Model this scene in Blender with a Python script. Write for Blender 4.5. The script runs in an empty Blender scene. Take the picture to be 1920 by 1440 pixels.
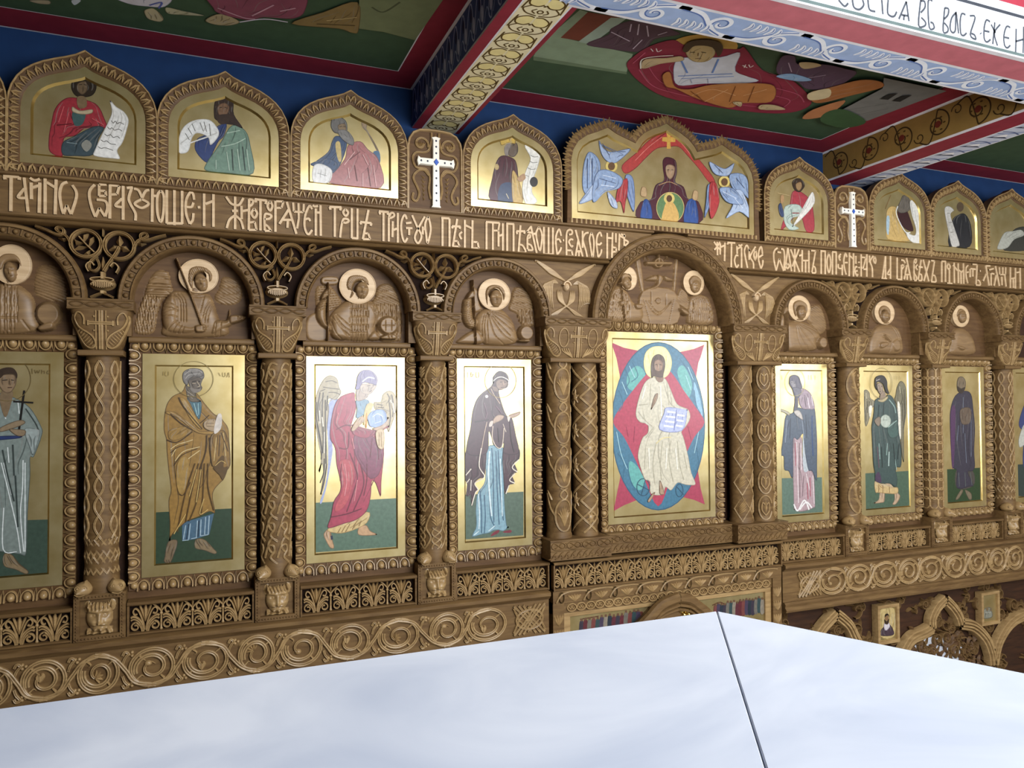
import bpy, math, random
import numpy as np
from mathutils import Matrix, Vector
from mathutils.geometry import tessellate_polygon

# ---------------------------------------------------------------- camera
Z0 = 3.4                      # height of the icon tier centre above the floor
F_PX, YAW, PIT, ROL = 1409.754, .387843, .0236562, -.0070991
CAM = np.array([-2.475836, -3.744932, .272147])
_cy, _sy, _cp, _sp = math.cos(YAW), math.sin(YAW), math.cos(PIT), math.sin(PIT)
FW = np.array([_sy*_cp, _cy*_cp, _sp]); _r = np.array([_cy, -_sy, 0.]); _u = np.cross(_r, FW)
_c, _s = math.cos(ROL), math.sin(ROL)
RT, UP = _c*_r + _s*_u, -_s*_r + _c*_u
sc = bpy.context.scene
COL = sc.collection
cam = bpy.data.cameras.new('camera'); cam.sensor_fit = 'HORIZONTAL'; cam.sensor_width = 36
cam.lens = F_PX*36/1920; cam.clip_start = .02
camo = bpy.data.objects.new('camera', cam); COL.objects.link(camo)
camo.matrix_world = Matrix(((RT[0], UP[0], -FW[0], CAM[0]), (RT[1], UP[1], -FW[1], CAM[1]),
                            (RT[2], UP[2], -FW[2], CAM[2]+Z0), (0, 0, 0, 1)))
sc.camera = camo

# ---------------------------------------------------------------- world, window light, exposure
wd = bpy.data.worlds.new('world'); sc.world = wd; wd.use_nodes = True
wd.node_tree.nodes['Background'].inputs[0].default_value = (.80, .90, 1, 1)
wd.node_tree.nodes['Background'].inputs[1].default_value = .15
def area(name, loc, rot, sx, sz, power, col=(.95, .975, 1)):
    l = bpy.data.lights.new(name, 'AREA'); l.shape = 'RECTANGLE'; l.size = sx; l.size_y = sz
    l.energy = power; l.color = col
    o = bpy.data.objects.new(name, l); o.location = loc; o.rotation_euler = rot; COL.objects.link(o); return o
# (centre, width, bottom, top) of the windows in the back wall and in the right wall
BACK_Y, RIGHT_X, LEFT_X, NAVE_Z = -4.9, 6.6, -6.2, 9.2
WIN_B = [(-.2, 2.6, 3.25, 6.5), (3.75, .9, 3.25, 5.0), (5.5, .7, 3.25, 5.0)]
WIN_R = []
POW = 48.                      # watts per square metre of window
for i, (c, w, a, b) in enumerate(WIN_B):
    area('daylight_back', (c, BACK_Y+.06, (a+b)/2), (math.pi/2, 0, 0), w, b-a, POW*w*(b-a))
for i, (c, w, a, b) in enumerate(WIN_R):
    area('daylight_right', (RIGHT_X-.06, c, (a+b)/2), (math.pi/2, 0, math.pi/2), w, b-a, POW*w*(b-a))
area('daylight_lantern', (2.3, -3.3, NAVE_Z-.1), (0, 0, 0), 3.0, 2.6, 200)      # lantern in the nave vault
sc.view_settings.view_transform = 'Standard'; sc.view_settings.look = 'None'
sc.view_settings.exposure = 0.0; sc.view_settings.gamma = 1.0; sc.view_settings.use_curve_mapping = False
# ---------------------------------------------------------------- helpers
PI = math.pi
def W(px, py, Y=0.):
    """point of the photograph -> (X, z) on the vertical plane y = Y of the place"""
    d = FW*F_PX + RT*(px-960) - UP*(py-720); t = (Y-CAM[1])/d[1]; q = CAM + d*t
    return (q[0], q[2])
def WH(px, py, Z):
    """point of the photograph -> (x, y) on the horizontal plane z = Z"""
    d = FW*F_PX + RT*(px-960) - UP*(py-720); t = (Z-CAM[2])/d[2]; q = CAM + d*t
    return (q[0], q[1])
def lin(c):
    return tuple((x/12.92 if x <= .04045 else ((x+.055)/1.055)**2.4) for x in c)
def hexc(h):
    return lin(tuple(int(h[i:i+2], 16)/255 for i in (0, 2, 4)))

PROF = {'round': [(-1, 0), (-.86, .65), (-.42, .98), (.42, .98), (.86, .65), (1, 0)],
        'groove': [(-1, 0), (-.92, .85), (-.55, 1), (-.14, .9), (0, .35), (.14, .9), (.55, 1), (.92, .85), (1, 0)],
        'ridge': [(-1, 0), (-.5, .62), (0, 1), (.5, .62), (1, 0)],
        'vee': [(-1, .0), (-.95, .9), (0, .35), (.95, .9), (1, 0)],
        'sq': [(-1, 0), (-.97, .85), (-.82, 1), (.82, 1), (.97, .85), (1, 0)],
        'flat': [(-1, 0), (1, 0)]}
PROF = {k: np.array(v, float) for k, v in PROF.items()}
def plane(Y):
    return lambda u, v, h: np.stack([u, Y-h, v], -1)
def cyl(cx, cy, R):
    return lambda u, v, h: np.stack([cx+(R+h)*np.sin(u/R), cy-(R+h)*np.cos(u/R), v], -1)

def spl(pts, n=6, closed=False):
    """Catmull-Rom through the points"""
    p = np.asarray(pts, float); N = len(p)
    if N < 3 and not closed: return np.stack([p[0]+(p[1]-p[0])*t for t in np.linspace(0, 1, n+1)])
    out = []
    t = np.linspace(0, 1, n, endpoint=False)[:, None]
    for i in range(N if closed else N-1):
        g = (lambda k: p[k % N]) if closed else (lambda k: p[min(max(k, 0), N-1)])
        a, b, c, d = g(i-1), g(i), g(i+1), g(i+2)
        out.append(.5*((2*b)+(c-a)*t+(2*a-5*b+4*c-d)*t*t+(3*b-a-3*c+d)*t**3))
    o = np.concatenate(out)
    return o if closed else np.concatenate([o, p[-1:]])
def arc(cx, cz, r, a0, a1, n=16, rz=None):
    t = np.radians(np.linspace(a0, a1, n+1)); rz = r if rz is None else rz
    return np.stack([cx+r*np.cos(t), cz+rz*np.sin(t)], -1)
def spiral(cx, cz, r0, r1, a0, a1, n=24):
    t = np.radians(np.linspace(a0, a1, n+1)); r = np.linspace(r0, r1, n+1)
    return np.stack([cx+r*np.cos(t), cz+r*np.sin(t)], -1)
def mir(path, x=0.):
    p = np.array(path, float); p[:, 0] = 2*x-p[:, 0]; return p
def off(path, dx, dz):
    return np.asarray(path, float)+np.array([dx, dz])

class MB:
    """collects shapes that become ONE mesh"""
    def __init__(s): s.v = []; s.f = []; s.c = []; s.n = 0
    def add(s, v, f, col=None):
        v = np.asarray(v, float).reshape(-1, 3)
        s.v.append(v); s.f += [tuple(int(i)+s.n for i in q) for q in f]
        if col is not None:
            c = np.asarray(col, float)
            if c.ndim == 1: c = np.tile(c[:3], (len(v), 1))
            s.c.append(c[:, :3])
        else: s.c.append(np.ones((len(v), 3)))
        s.n += len(v); return s
    def grid(s, g, col=None, wrap=False):
        """g: (N, K, 3) array of points"""
        N, K = g.shape[:2]; idx = np.arange(N*K).reshape(N, K)
        a, b, c, d = idx[:-1, :-1], idx[:-1, 1:], idx[1:, 1:], idx[1:, :-1]
        q = np.stack([a, b, c, d], -1).reshape(-1, 4)
        if wrap:
            q2 = np.stack([idx[:-1, -1], idx[:-1, 0], idx[1:, 0], idx[1:, -1]], -1); q = np.concatenate([q, q2])
        return s.add(g.reshape(-1, 3), q.tolist(), col)
    def rib(s, path, w, h, mp, prof='round', shape=None, col=None, closed=False, lift=0.):
        """a relief strip of half-width w and height h laid along a path"""
        p = np.asarray(path, float)
        if closed: p = np.concatenate([p, p[:1]])
        N = len(p)
        if N < 2: return s
        if closed: tg = np.roll(np.concatenate([p[:-1]]), -1, 0)-np.roll(p[:-1], 1, 0); tg = np.concatenate([tg, tg[:1]])
        else: tg = np.gradient(p, axis=0)
        ln = np.linalg.norm(tg, axis=1, keepdims=True); ln[ln < 1e-12] = 1; tg = tg/ln
        nm = np.stack([-tg[:, 1], tg[:, 0]], -1)
        t = np.linspace(0, 1, N)
        ww = np.full(N, float(w)) if np.isscalar(w) else np.asarray(w, float)
        hh = np.full(N, float(h)) if np.isscalar(h) else np.asarray(h, float)
        if shape == 'leaf': k = np.sin(PI*np.clip(t*.94+.03, 0, 1))**.8; ww = ww*k; hh = hh*(.3+.7*k)
        elif shape == 'drop': k = np.sin(PI*np.clip(t, 0, 1)**1.8)**.8*.85+.12; ww = ww*k
        elif shape == 'tip': k = 1-.85*t; ww = ww*k; hh = hh*(.4+.6*k)
        elif shape == 'ends':
            k = np.clip(np.minimum(t, 1-t)*N/1.5, .25, 1); ww = ww*k; hh = hh*np.clip(np.minimum(t, 1-t)*N, 0, 1)
        P = PROF[prof]
        uu = p[:, None, 0]+nm[:, None, 0]*ww[:, None]*P[None, :, 0]
        vv = p[:, None, 1]+nm[:, None, 1]*ww[:, None]*P[None, :, 0]
        zz = hh[:, None]*P[None, :, 1]+lift
        g = mp(uu, vv, zz+0*uu); i, j = N//2-1 if N > 2 else 0, P.shape[0]//2-1
        nv = np.cross(g[i, j+1]-g[i, j], g[i+1, j]-g[i, j]); b0 = mp(uu[i, j:j+1], vv[i, j:j+1], np.zeros(1))[0]; b1 = mp(uu[i, j:j+1], vv[i, j:j+1], np.full(1, .01))[0]
        if nv@(b1-b0) < 0: g = g[:, ::-1]
        return s.grid(g, col)
    def dome(s, c, rx, rz, h, mp, n=10, k=4, rot=0., col=None):
        a = np.linspace(0, 2*PI, n, endpoint=False); f = np.linspace(0, PI/2, k+1)[:-1]
        U = rx*np.cos(f)[:, None]*np.cos(a)[None]; V = rz*np.cos(f)[:, None]*np.sin(a)[None]; H = h*np.sin(f)[:, None]+0*U
        cr, sr = math.cos(rot), math.sin(rot)
        u = c[0]+U*cr-V*sr; v = c[1]+U*sr+V*cr
        s.grid(mp(u, v, H), col, wrap=True)
        top = mp(np.array([c[0]]), np.array([c[1]]), np.array([float(h)]))
        base = s.n-n; s.n += 0
        s.v.append(top.reshape(1, 3)); s.c.append(np.ones((1, 3)) if col is None else np.array(col, float)[None, :3])
        ti = s.n; s.n += 1
        for i in range(n): s.f.append((base+i, base+(i+1) % n, ti))
        return s
    def poly(s, pts, mp, h=0., inset=0., lift=0., col=None, edge=None):
        """filled outline, raised by h with a bevelled border; colours for painted shapes"""
        p = np.asarray(pts, float); N = len(p)
        if N < 3: return s
        a = .5*np.sum(p[:, 0]*np.roll(p[:, 1], -1)-np.roll(p[:, 0], -1)*p[:, 1])
        if a < 0: p = p[::-1]
        if h or inset:
            tg = np.roll(p, -1, 0)-np.roll(p, 1, 0); ln = np.linalg.norm(tg, axis=1, keepdims=True); ln[ln < 1e-12] = 1
            nm = np.stack([-tg[:, 1], tg[:, 0]], -1)/ln
            q = p+nm*inset
            V = np.concatenate([mp(p[:, 0], p[:, 1], np.full(N, lift)), mp(q[:, 0], q[:, 1], np.full(N, lift+h))])
            F = [(i, (i+1) % N, N+(i+1) % N, N+i) for i in range(N)]
            tri = tessellate_polygon([[Vector((x, y, 0)) for x, y in q]])
            F += [tuple(N+i for i in t) for t in tri]
            C = None
            if col is not None:
                e = np.array(edge if edge is not None else col, float)[:3]; C = np.concatenate([np.tile(e, (N, 1)), np.tile(np.array(col, float)[:3], (N, 1))])
        else:
            V = mp(p[:, 0], p[:, 1], np.full(N, lift)); C = col
            F = [tuple(t) for t in tessellate_polygon([[Vector((x, y, 0)) for x, y in p]])]
        return s.add(V, F, C)
    def box(s, x0, x1, y0, y1, z0, z1, col=None):
        v = [(x, y, z) for x in (x0, x1) for y in (y0, y1) for z in (z0, z1)]
        return s.add(v, [(0, 1, 3, 2), (4, 6, 7, 5), (0, 4, 5, 1), (2, 3, 7, 6), (0, 2, 6, 4), (1, 5, 7, 3)], col)
    def prism(s, pts, yf, yb, bev=0., col=None):
        """outline in (X, z) with thickness from yf (front) to yb (back)"""
        p = np.asarray(pts, float); N = len(p)
        a = .5*np.sum(p[:, 0]*np.roll(p[:, 1], -1)-np.roll(p[:, 0], -1)*p[:, 1])
        if a < 0: p = p[::-1]
        tg = np.roll(p, -1, 0)-np.roll(p, 1, 0); ln = np.linalg.norm(tg, axis=1, keepdims=True); ln[ln < 1e-12] = 1
        q = p+np.stack([-tg[:, 1], tg[:, 0]], -1)/ln*bev
        V = np.concatenate([np.stack([q[:, 0], np.full(N, yf), q[:, 1]], -1), np.stack([p[:, 0], np.full(N, yf+bev), p[:, 1]], -1),
                            np.stack([p[:, 0], np.full(N, yb), p[:, 1]], -1)])
        F = [(k*N+i, k*N+(i+1) % N, (k+1)*N+(i+1) % N, (k+1)*N+i) for k in (0, 1) for i in range(N)]
        tri = tessellate_polygon([[Vector((x, y, 0)) for x, y in p]])
        F += [tuple(t) for t in tri]+[tuple(2*N+i for i in t) for t in tri]
        return s.add(V, F, col)
    def mould(s, prof, x0, x1):
        """straight moulding: (y, z) outline run from x0 to x1, closed at the ends"""
        p = np.asarray(prof, float); N = len(p)
        V = np.concatenate([np.column_stack([np.full(N, x), p]) for x in (x0, x1)])
        F = [(i, (i+1) % N, N+(i+1) % N, N+i) for i in range(N)]
        tri = tessellate_polygon([[Vector((a, b, 0)) for a, b in p]])
        return s.add(V, F+[tuple(t) for t in tri]+[tuple(N+i for i in t) for t in tri])
    def rev(s, prof, cx, cy, n=28):
        a = np.linspace(0, 2*PI, n, endpoint=False); p = np.asarray(prof, float)
        g = np.stack([cx+p[:, :1]*np.sin(a), cy-p[:, :1]*np.cos(a), p[:, 1:2]+0*a], -1)
        return s.grid(g, wrap=True)
    def sweep(s, prof, cx, cz, a0, a1, n=40):
        """(r, y) outline swept round the centre in the X-z plane"""
        p = np.asarray(prof, float); t = np.radians(np.linspace(a0, a1, n+1))
        g = np.stack([cx+np.cos(t)[:, None]*p[None, :, 0], np.zeros(n+1)[:, None]+p[None, :, 1], cz+np.sin(t)[:, None]*p[None, :, 0]], -1)
        return s.grid(g)
    def along(s, outer, inner, yf, yb, yi=None):
        """picture frame: band between two outlines with equal point counts (closed)"""
        o = np.asarray(outer, float); i = np.asarray(inner, float); N = len(o); yi = yf if yi is None else yi
        st = lambda q, y: np.column_stack([q[:, 0], np.full(N, y), q[:, 1]])
        g = np.stack([st(o, yb), st(o, yf+.003), st(o+(i-o)*.06, yf), st(i+(o-i)*.06, yi), st(i, yi+.003), st(i, yb)], 1)
        g = np.concatenate([g, g[:1]]); return s.grid(g)
    def put(s, other, fn):
        """bake a copy of another collector through a point map"""
        v = np.concatenate(other.v); s.v.append(fn(v)); s.c.append(np.concatenate(other.c))
        s.f += [tuple(i+s.n for i in q) for q in other.f]; s.n += len(v); return s

MATS = {}
def link(o, parent, loc):
    COL.objects.link(o); o.location = loc
    if parent is not None: o.parent = parent
    return o
ORG = {}
def mesh_of(name, mb, org, mat, smooth=38):
    me = bpy.data.meshes.new(name)
    v = np.concatenate(mb.v)-np.array(org)
    me.from_pydata(v.tolist(), [], mb.f); me.update()
    if mat in ('paint', 'fresco', 'enamel'):
        ca = me.color_attributes.new('Col', 'FLOAT_COLOR', 'POINT')
        c = np.concatenate(mb.c); c = np.column_stack([c, np.ones(len(c))]).astype(np.float32)
        ca.data.foreach_set('color', c.ravel())
    if smooth:
        me.polygons.foreach_set('use_smooth', [True]*len(me.polygons))
        me.set_sharp_from_angle(angle=math.radians(smooth))
    me.materials.append(MATS[mat]); return me
def thing(name, label, cat, loc, group=None):
    """an Empty at the thing's base; loc in the iconostasis frame (z measured from the icon tier centre)"""
    o = bpy.data.objects.new(name, None); o.empty_display_size = .05
    link(o, None, (loc[0], loc[1], loc[2]+Z0)); ORG[o.name] = tuple(loc)
    o['label'] = label; o['category'] = cat
    if group: o['group'] = group
    return o
def part(name, mb, mat, parent, label=None, kind=None, smooth=38):
    """mesh child of a thing (or of a part, for a sub-part)"""
    org = ORG[parent.name]
    o = bpy.data.objects.new(name, mesh_of(name, mb, org, mat, smooth)); link(o, parent, (0, 0, 0)); ORG[o.name] = org
    if kind is None and (name.endswith('_carving') or name in ('leaf_crest', 'bead_border', 'painted_letters')): kind = 'stuff'
    if label: o['label'] = label
    if kind: o['kind'] = kind
    return o
def piece(name, me, parent, loc, label=None):
    """child that shares mesh data; loc in the iconostasis frame"""
    org = ORG[parent.name]
    o = bpy.data.objects.new(name, me); link(o, parent, tuple(np.array(loc)-np.array(org)))
    ORG[o.name] = tuple(loc)
    if label: o['label'] = label
    return o
def solo(name, mb, mat, loc, label, cat, group=None, kind=None, smooth=38):
    """a thing that is one mesh"""
    o = bpy.data.objects.new(name, mesh_of(name, mb, loc, mat, smooth)); link(o, None, (loc[0], loc[1], loc[2]+Z0)); ORG[o.name] = tuple(loc)
    if label: o['label'] = label
    if cat: o['category'] = cat
    if group: o['group'] = group
    if kind: o['kind'] = kind
    return o
def struct(name, mb, mat, loc=(0, 0, 0), smooth=38):
    return solo(name, mb, mat, loc, None, None, kind='structure', smooth=smooth)

# ---------------------------------------------------------------- materials
def mat(name, col, rough=.5, metal=0., spec=.5, coat=0.):
    m = bpy.data.materials.new(name); m.use_nodes = True; nt = m.node_tree; b = nt.nodes['Principled BSDF']
    b.inputs['Base Color'].default_value = (*col, 1); b.inputs['Roughness'].default_value = rough
    b.inputs['Metallic'].default_value = metal; b.inputs['Specular IOR Level'].default_value = spec
    b.inputs['Coat Weight'].default_value = coat; b.inputs['Coat Roughness'].default_value = .25
    MATS[name] = m; return m, nt, b
def noise_mix(nt, b, c1, c2, scale, sx=(1, 1, 1), detail=4, lo=.3, hi=.7, dist=0., attr=None, amount=1.):
    N = nt.nodes; L = nt.links
    tc = N.new('ShaderNodeTexCoord'); mp = N.new('ShaderNodeMapping'); mp.inputs['Scale'].default_value = sx
    nz = N.new('ShaderNodeTexNoise'); nz.inputs['Scale'].default_value = scale; nz.inputs['Detail'].default_value = detail
    nz.inputs['Distortion'].default_value = dist
    rp = N.new('ShaderNodeValToRGB'); rp.color_ramp.elements[0].position = lo; rp.color_ramp.elements[1].position = hi
    rp.color_ramp.elements[0].color = (*c1, 1); rp.color_ramp.elements[1].color = (*c2, 1)
    L.new(tc.outputs['Object'], mp.inputs[0]); L.new(mp.outputs[0], nz.inputs[0]); L.new(nz.outputs[0], rp.inputs[0])
    if attr:
        at = N.new('ShaderNodeAttribute'); at.attribute_name = attr
        mx = N.new('ShaderNodeMix'); mx.data_type = 'RGBA'; mx.blend_type = 'MULTIPLY'; mx.inputs[0].default_value = amount
        L.new(at.outputs['Color'], mx.inputs['A']); L.new(rp.outputs[0], mx.inputs['B']); L.new(mx.outputs['Result'], b.inputs['Base Color'])
    else: L.new(rp.outputs[0], b.inputs['Base Color'])
    return nz
def bump(nt, b, nz, s, d=.002):
    bp = nt.nodes.new('ShaderNodeBump'); bp.inputs['Strength'].default_value = s; bp.inputs['Distance'].default_value = d
    nt.links.new(nz.outputs[0], bp.inputs['Height']); nt.links.new(bp.outputs[0], b.inputs['Normal'])
for n, a, c, r in (('wood', '563f25', '765c39', .55), ('wood_dark', '2c1c13', '432a1a', .6), ('wood_lit', '856a44', 'a98c60', .42),
                   ('wood_mid', '6b5236', '8b6f4b', .45), ('wood_pale', 'b0946f', 'caaf8b', .5), ('wood_red', '4c3520', '63492d', .55)):  # raised carving paler, ground darker: rubbed patina plus shading contrast put into the colour
    m, nt, b = mat(n, (.3, .2, .1), r, spec=.22 if n in ('wood', 'wood_dark', 'wood_red') else .4, coat=.2 if n == 'wood_lit' else 0)
    nz = noise_mix(nt, b, hexc(a), hexc(c), 5.5, (1.2, 6, 9), 6, .28, .74, .6); bump(nt, b, nz, .12)
m, nt, b = mat('gold', (.8, .6, .25), .28, .8)
nz = noise_mix(nt, b, hexc('bfa970'), hexc('d8c794'), 9, (1, 1, 1), 5, .3, .7, 0); bump(nt, b, nz, .05, .004)
m, nt, b = mat('gold_rim', (.8, .6, .25), .28, 1.)
noise_mix(nt, b, hexc('c0a35c'), hexc('dcc482'), 12)
m, nt, b = mat('paint', (1, 1, 1), .34, 0, .5, .3)
noise_mix(nt, b, (.62, .62, .62), (.95, .95, .95), 60, (1, 1, 1), 5, .25, .75, 0, 'Col')
m, nt, b = mat('fresco', (1, 1, 1), .75, 0, .25)
noise_mix(nt, b, (.84, .84, .84), (1.06, 1.06, 1.06), 14, (1, 1, 1), 6, .25, .75, 0, 'Col')
m, nt, b = mat('enamel', (1, 1, 1), .22, 0, .6)
noise_mix(nt, b, (.95, .95, .95), (1.03, 1.03, 1.03), 40, (1, 1, 1), 2, .25, .75, 0, 'Col')
m, nt, b = mat('marble', (.85, .87, .9), .55, 0, .25)
noise_mix(nt, b, hexc('a9b2c2'), hexc('c6ccd6'), 2.6, (1, 1.6, 1), 7, .3, .68, 1.2)
m, nt, b = mat('shade_dark', (.01, .007, .006), .9, 0, .1)  # near-black colour holds the shade of the openings behind pierced carving
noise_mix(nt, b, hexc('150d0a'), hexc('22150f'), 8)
m, nt, b = mat('plaster', (.7, .68, .63), .9, 0, .2)
noise_mix(nt, b, hexc('7d6f5e'), hexc('938471'), 3)
m, nt, b = mat('stone_floor', (.4, .35, .3), .35, 0, .5)
noise_mix(nt, b, hexc('b4afa5'), hexc('cfcac0'), 2)
m, nt, b = mat('glass', (1, 1, 1), .1)
b.inputs['Transmission Weight'].default_value = 1.0
m, nt, b = mat('white_frame', (.8, .8, .8), .5)
noise_mix(nt, b, hexc('d8d8d6'), hexc('e6e6e4'), 8)
# ---------------------------------------------------------------- painting with outlines (flat pictures: icons, frescoes)
EPS = .00005
def folds(mb, w, mp, px, lift, eps, col, k):
    """painted drapery strokes that follow the outline from top to bottom"""
    x0, x1 = w[:, 0].min(), w[:, 0].max(); z0, z1 = w[:, 1].min(), w[:, 1].max(); H = z1-z0
    if H < 22*px or x1-x0 < 7*px: return k
    n = int(min(9, max(2, (x1-x0)/(4.5*px)))); zs = np.linspace(z1-.04*H, z0+.04*H, 15); ex = []
    A, B = w, np.roll(w, -1, 0)
    for z in zs:
        c = (A[:, 1] > z) != (B[:, 1] > z); xs = A[c, 0]+(z-A[c, 1])/(B[c, 1]-A[c, 1])*(B[c, 0]-A[c, 0])
        ex.append((xs.min(), xs.max()) if len(xs) == 2 else None)
    b, e = np.array(col[0]), np.array(col[1])
    for i in range(n):
        f = (i+.5+random.uniform(-.3, .3))/n; a = random.randint(0, 5); l = random.randint(4, 10); wob = random.uniform(-.1, .1); ph = random.random()*6
        pts = [(ex[j][0]+(ex[j][1]-ex[j][0])*min(.93, max(.07, f+wob*math.sin(j*.5+ph))), zs[j]) for j in range(a, min(15, a+l)) if ex[j]]
        if len(pts) < 3: continue
        cc = b*.3+e*.7 if i % 2 else b*.62+.38*np.array((.85, .82, .74))*max(.25, b.max()); k += 1
        p = spl(pts, 3); t = np.linspace(0, 1, len(p)); mb.rib(p, (.35+.65*np.sin(PI*t))*px*random.uniform(.55, 1.25), 0, mp, 'flat', col=cc, lift=lift+eps*(1+i*.1))
    return k+1
def paint(mb, text, tr, mp, px=1., eps=EPS, lift0=.0002):
    """each line: kind colour[-edge] [width] points.  P/p filled outline (smooth/straight), L/l brush line, E ellipse, C ring, @ x y scale"""
    k = getattr(mb, 'lay', 0); o = (0., 0., 1.)
    for ln in text.strip().splitlines():
        t = ln.split()
        if not t: continue
        if t[0] == '@': o = tuple(map(float, t[1:4])); continue
        k += 1; lift = lift0+k*eps
        col = [hexc(c) for c in t[1].split('-')]; q = t[2:]
        if t[0] in 'LlC': wd = float(q[0]); q = q[1:]
        pts = [tuple(float(a) for a in s.split(',')) for s in q]
        if t[0] == 'E':
            c, r = pts[0], pts[1]; ro = pts[2][0] if len(pts) > 2 else 0
            e = arc(0, 0, r[0], 0, 360, 28, r[1])[:-1]; co, si = math.cos(math.radians(ro)), math.sin(math.radians(ro))
            pts = np.column_stack([c[0]+e[:, 0]*co-e[:, 1]*si, c[1]+e[:, 0]*si+e[:, 1]*co])
        elif t[0] == 'C': pts = arc(pts[0][0], pts[0][1], pts[1][0], 0, 360, 44, pts[1][1])
        elif t[0] == 'P': pts = spl(pts, 4, True)
        elif t[0] == 'L': pts = spl(pts, 5)
        w = np.array([tr(o[0]+x/o[2], o[1]+y/o[2]) for x, y in pts])
        if t[0] in 'LlC': mb.rib(w, wd*px/2, 0, mp, 'flat', col=col[0], lift=lift)
        elif len(col) > 1:
            mb.poly(w, mp, 0, 1.9*px, lift, col[0], col[1]); k = folds(mb, w, mp, px, lift, eps, col, k)
        else: mb.poly(w, mp, 0, 0, lift, col[0])
    mb.lay = k
    return mb

# ---------------------------------------------------------------- room shell
FLOOR, CEIL, BEAM, WALL_Y = -Z0, 1.935, 1.73, .12
def quad(mb, x0, x1, y0, y1, z, col): return mb.add([(x0, y0, z), (x1, y0, z), (x1, y1, z), (x0, y1, z)], [(0, 1, 2, 3)], col)
BLUE, RED, WHITE, GREEN = hexc('14345f'), hexc('8c2838'), hexc('e9e6ea'), hexc('40573f')
m = MB().box(LEFT_X, RIGHT_X, BACK_Y, .4, FLOOR-.1, FLOOR); struct('floor', m, 'stone_floor')
m = MB().box(LEFT_X, RIGHT_X, WALL_Y, .4, FLOOR, NAVE_Z-Z0, BLUE); struct('wall_front', m, 'fresco')
def holed(mb, axis, pos, th, a0, a1, wins):
    """wall with window openings; axis 0: wall runs along x at y=pos, axis 1: along y at x=pos"""
    cuts = sorted((c-w/2, c+w/2, b-Z0, t-Z0) for c, w, b, t in wins); x = a0; top = NAVE_Z-Z0
    def bx(u0, u1, z0, z1):
        if axis == 0: mb.box(u0, u1, pos-th, pos, z0, z1)
        else: mb.box(pos, pos+th, u0, u1, z0, z1)
    for u0, u1, z0, z1 in cuts: bx(x, u0, FLOOR, top); bx(u0, u1, FLOOR, z0); bx(u0, u1, z1, top); x = u1
    bx(x, a1, FLOOR, top)
    return mb
struct('wall_back', holed(MB(), 0, BACK_Y, .3, LEFT_X, RIGHT_X, WIN_B), 'plaster')
struct('wall_right', holed(MB(), 1, RIGHT_X, .3, BACK_Y, .4, WIN_R), 'plaster')
m = MB().box(LEFT_X-.3, LEFT_X, BACK_Y, .4, FLOOR, NAVE_Z-Z0); struct('wall_left', m, 'plaster')
k = 0
for axis, wins in ((0, WIN_B), (1, WIN_R)):
    for c, w, b_, t_ in wins:
        k += 1; m = MB()
        for i in range(4):
            u = c-w/2+w*i/3
            if axis == 0: m.box(u-.03, u+.03, BACK_Y-.2, BACK_Y-.14, b_-Z0, t_-Z0)
            else: m.box(RIGHT_X+.14, RIGHT_X+.2, u-.03, u+.03, b_-Z0, t_-Z0)
        for i in range(5):
            z = b_+(t_-b_)*i/4-Z0
            if axis == 0: m.box(c-w/2, c+w/2, BACK_Y-.2, BACK_Y-.15, z-.03, z+.03)
            else: m.box(RIGHT_X+.15, RIGHT_X+.2, c-w/2, c+w/2, z-.03, z+.03)
        struct('window_%d' % k, m, 'white_frame')
m = MB()
for x0, x1, y0, y1 in ((LEFT_X, .8, BACK_Y, -1.62), (3.8, RIGHT_X, BACK_Y, -1.62), (.8, 3.8, BACK_Y, -4.6), (.8, 3.8, -2.0, -1.62)): m.box(x0, x1, y0, y1, NAVE_Z-Z0, NAVE_Z-Z0+.2)
struct('trim_1', m, 'plaster')      # nave vault round the lantern opening
B1 = (-1.46, -1.2); B2 = (1.38, 1.70); XB = (-1.29, -1.62)
# ceiling slab: painted coffers
cl = MB().box(LEFT_X, RIGHT_X, -1.6, .4, CEIL+.002, CEIL+.3, GREEN)
ceil = struct('ceiling', cl, 'fresco')
def coffer(x0, x1, rl, rr):
    """green field, thin white line, red border, white line of one coffer"""
    m = MB(); y0, y1 = XB[0], WALL_Y; z = CEIL
    quad(m, x0, x1, y0, y1, z, WHITE); quad(m, x0+.012, x1-.012, y0+.012, y1-.012, z-.0004, RED)
    quad(m, x0+rl, x1-rr, y0+.10, y1-.195, z-.0008, WHITE); quad(m, x0+rl+.006, x1-rr-.006, y0+.106, y1-.201, z-.0012, GREEN)
    return part('painted_border', m, 'fresco', ceil, smooth=0)
coffer(LEFT_X, B1[0], .2, .12); coffer(B1[1], B2[0], .12, .21); coffer(B2[1], RIGHT_X, .12, .2)
# ---------------------------------------------------------------- painted ceiling beams
def beam(name, label, x0, x1, y0, y1, z0, z1):
    t = thing(name, label, 'beam', ((x0+x1)/2, (y0+y1)/2, z0))
    m = MB().box(x0, x1, y0, y1, z0, z1, RED); part('beam_body', m, 'fresco', t, smooth=0); return t
def strip(mb, mp, u0, u1, v0, v1, col, lift): return mb.add(mp(np.array([u0, u1, u1, u0]), np.array([v0, v0, v1, v1]), np.full(4, lift)), [(0, 1, 2, 3)], col)
OCH, PALE, DARK = hexc('94763e'), hexc('f2e6bd'), hexc('5a4418')
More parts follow.
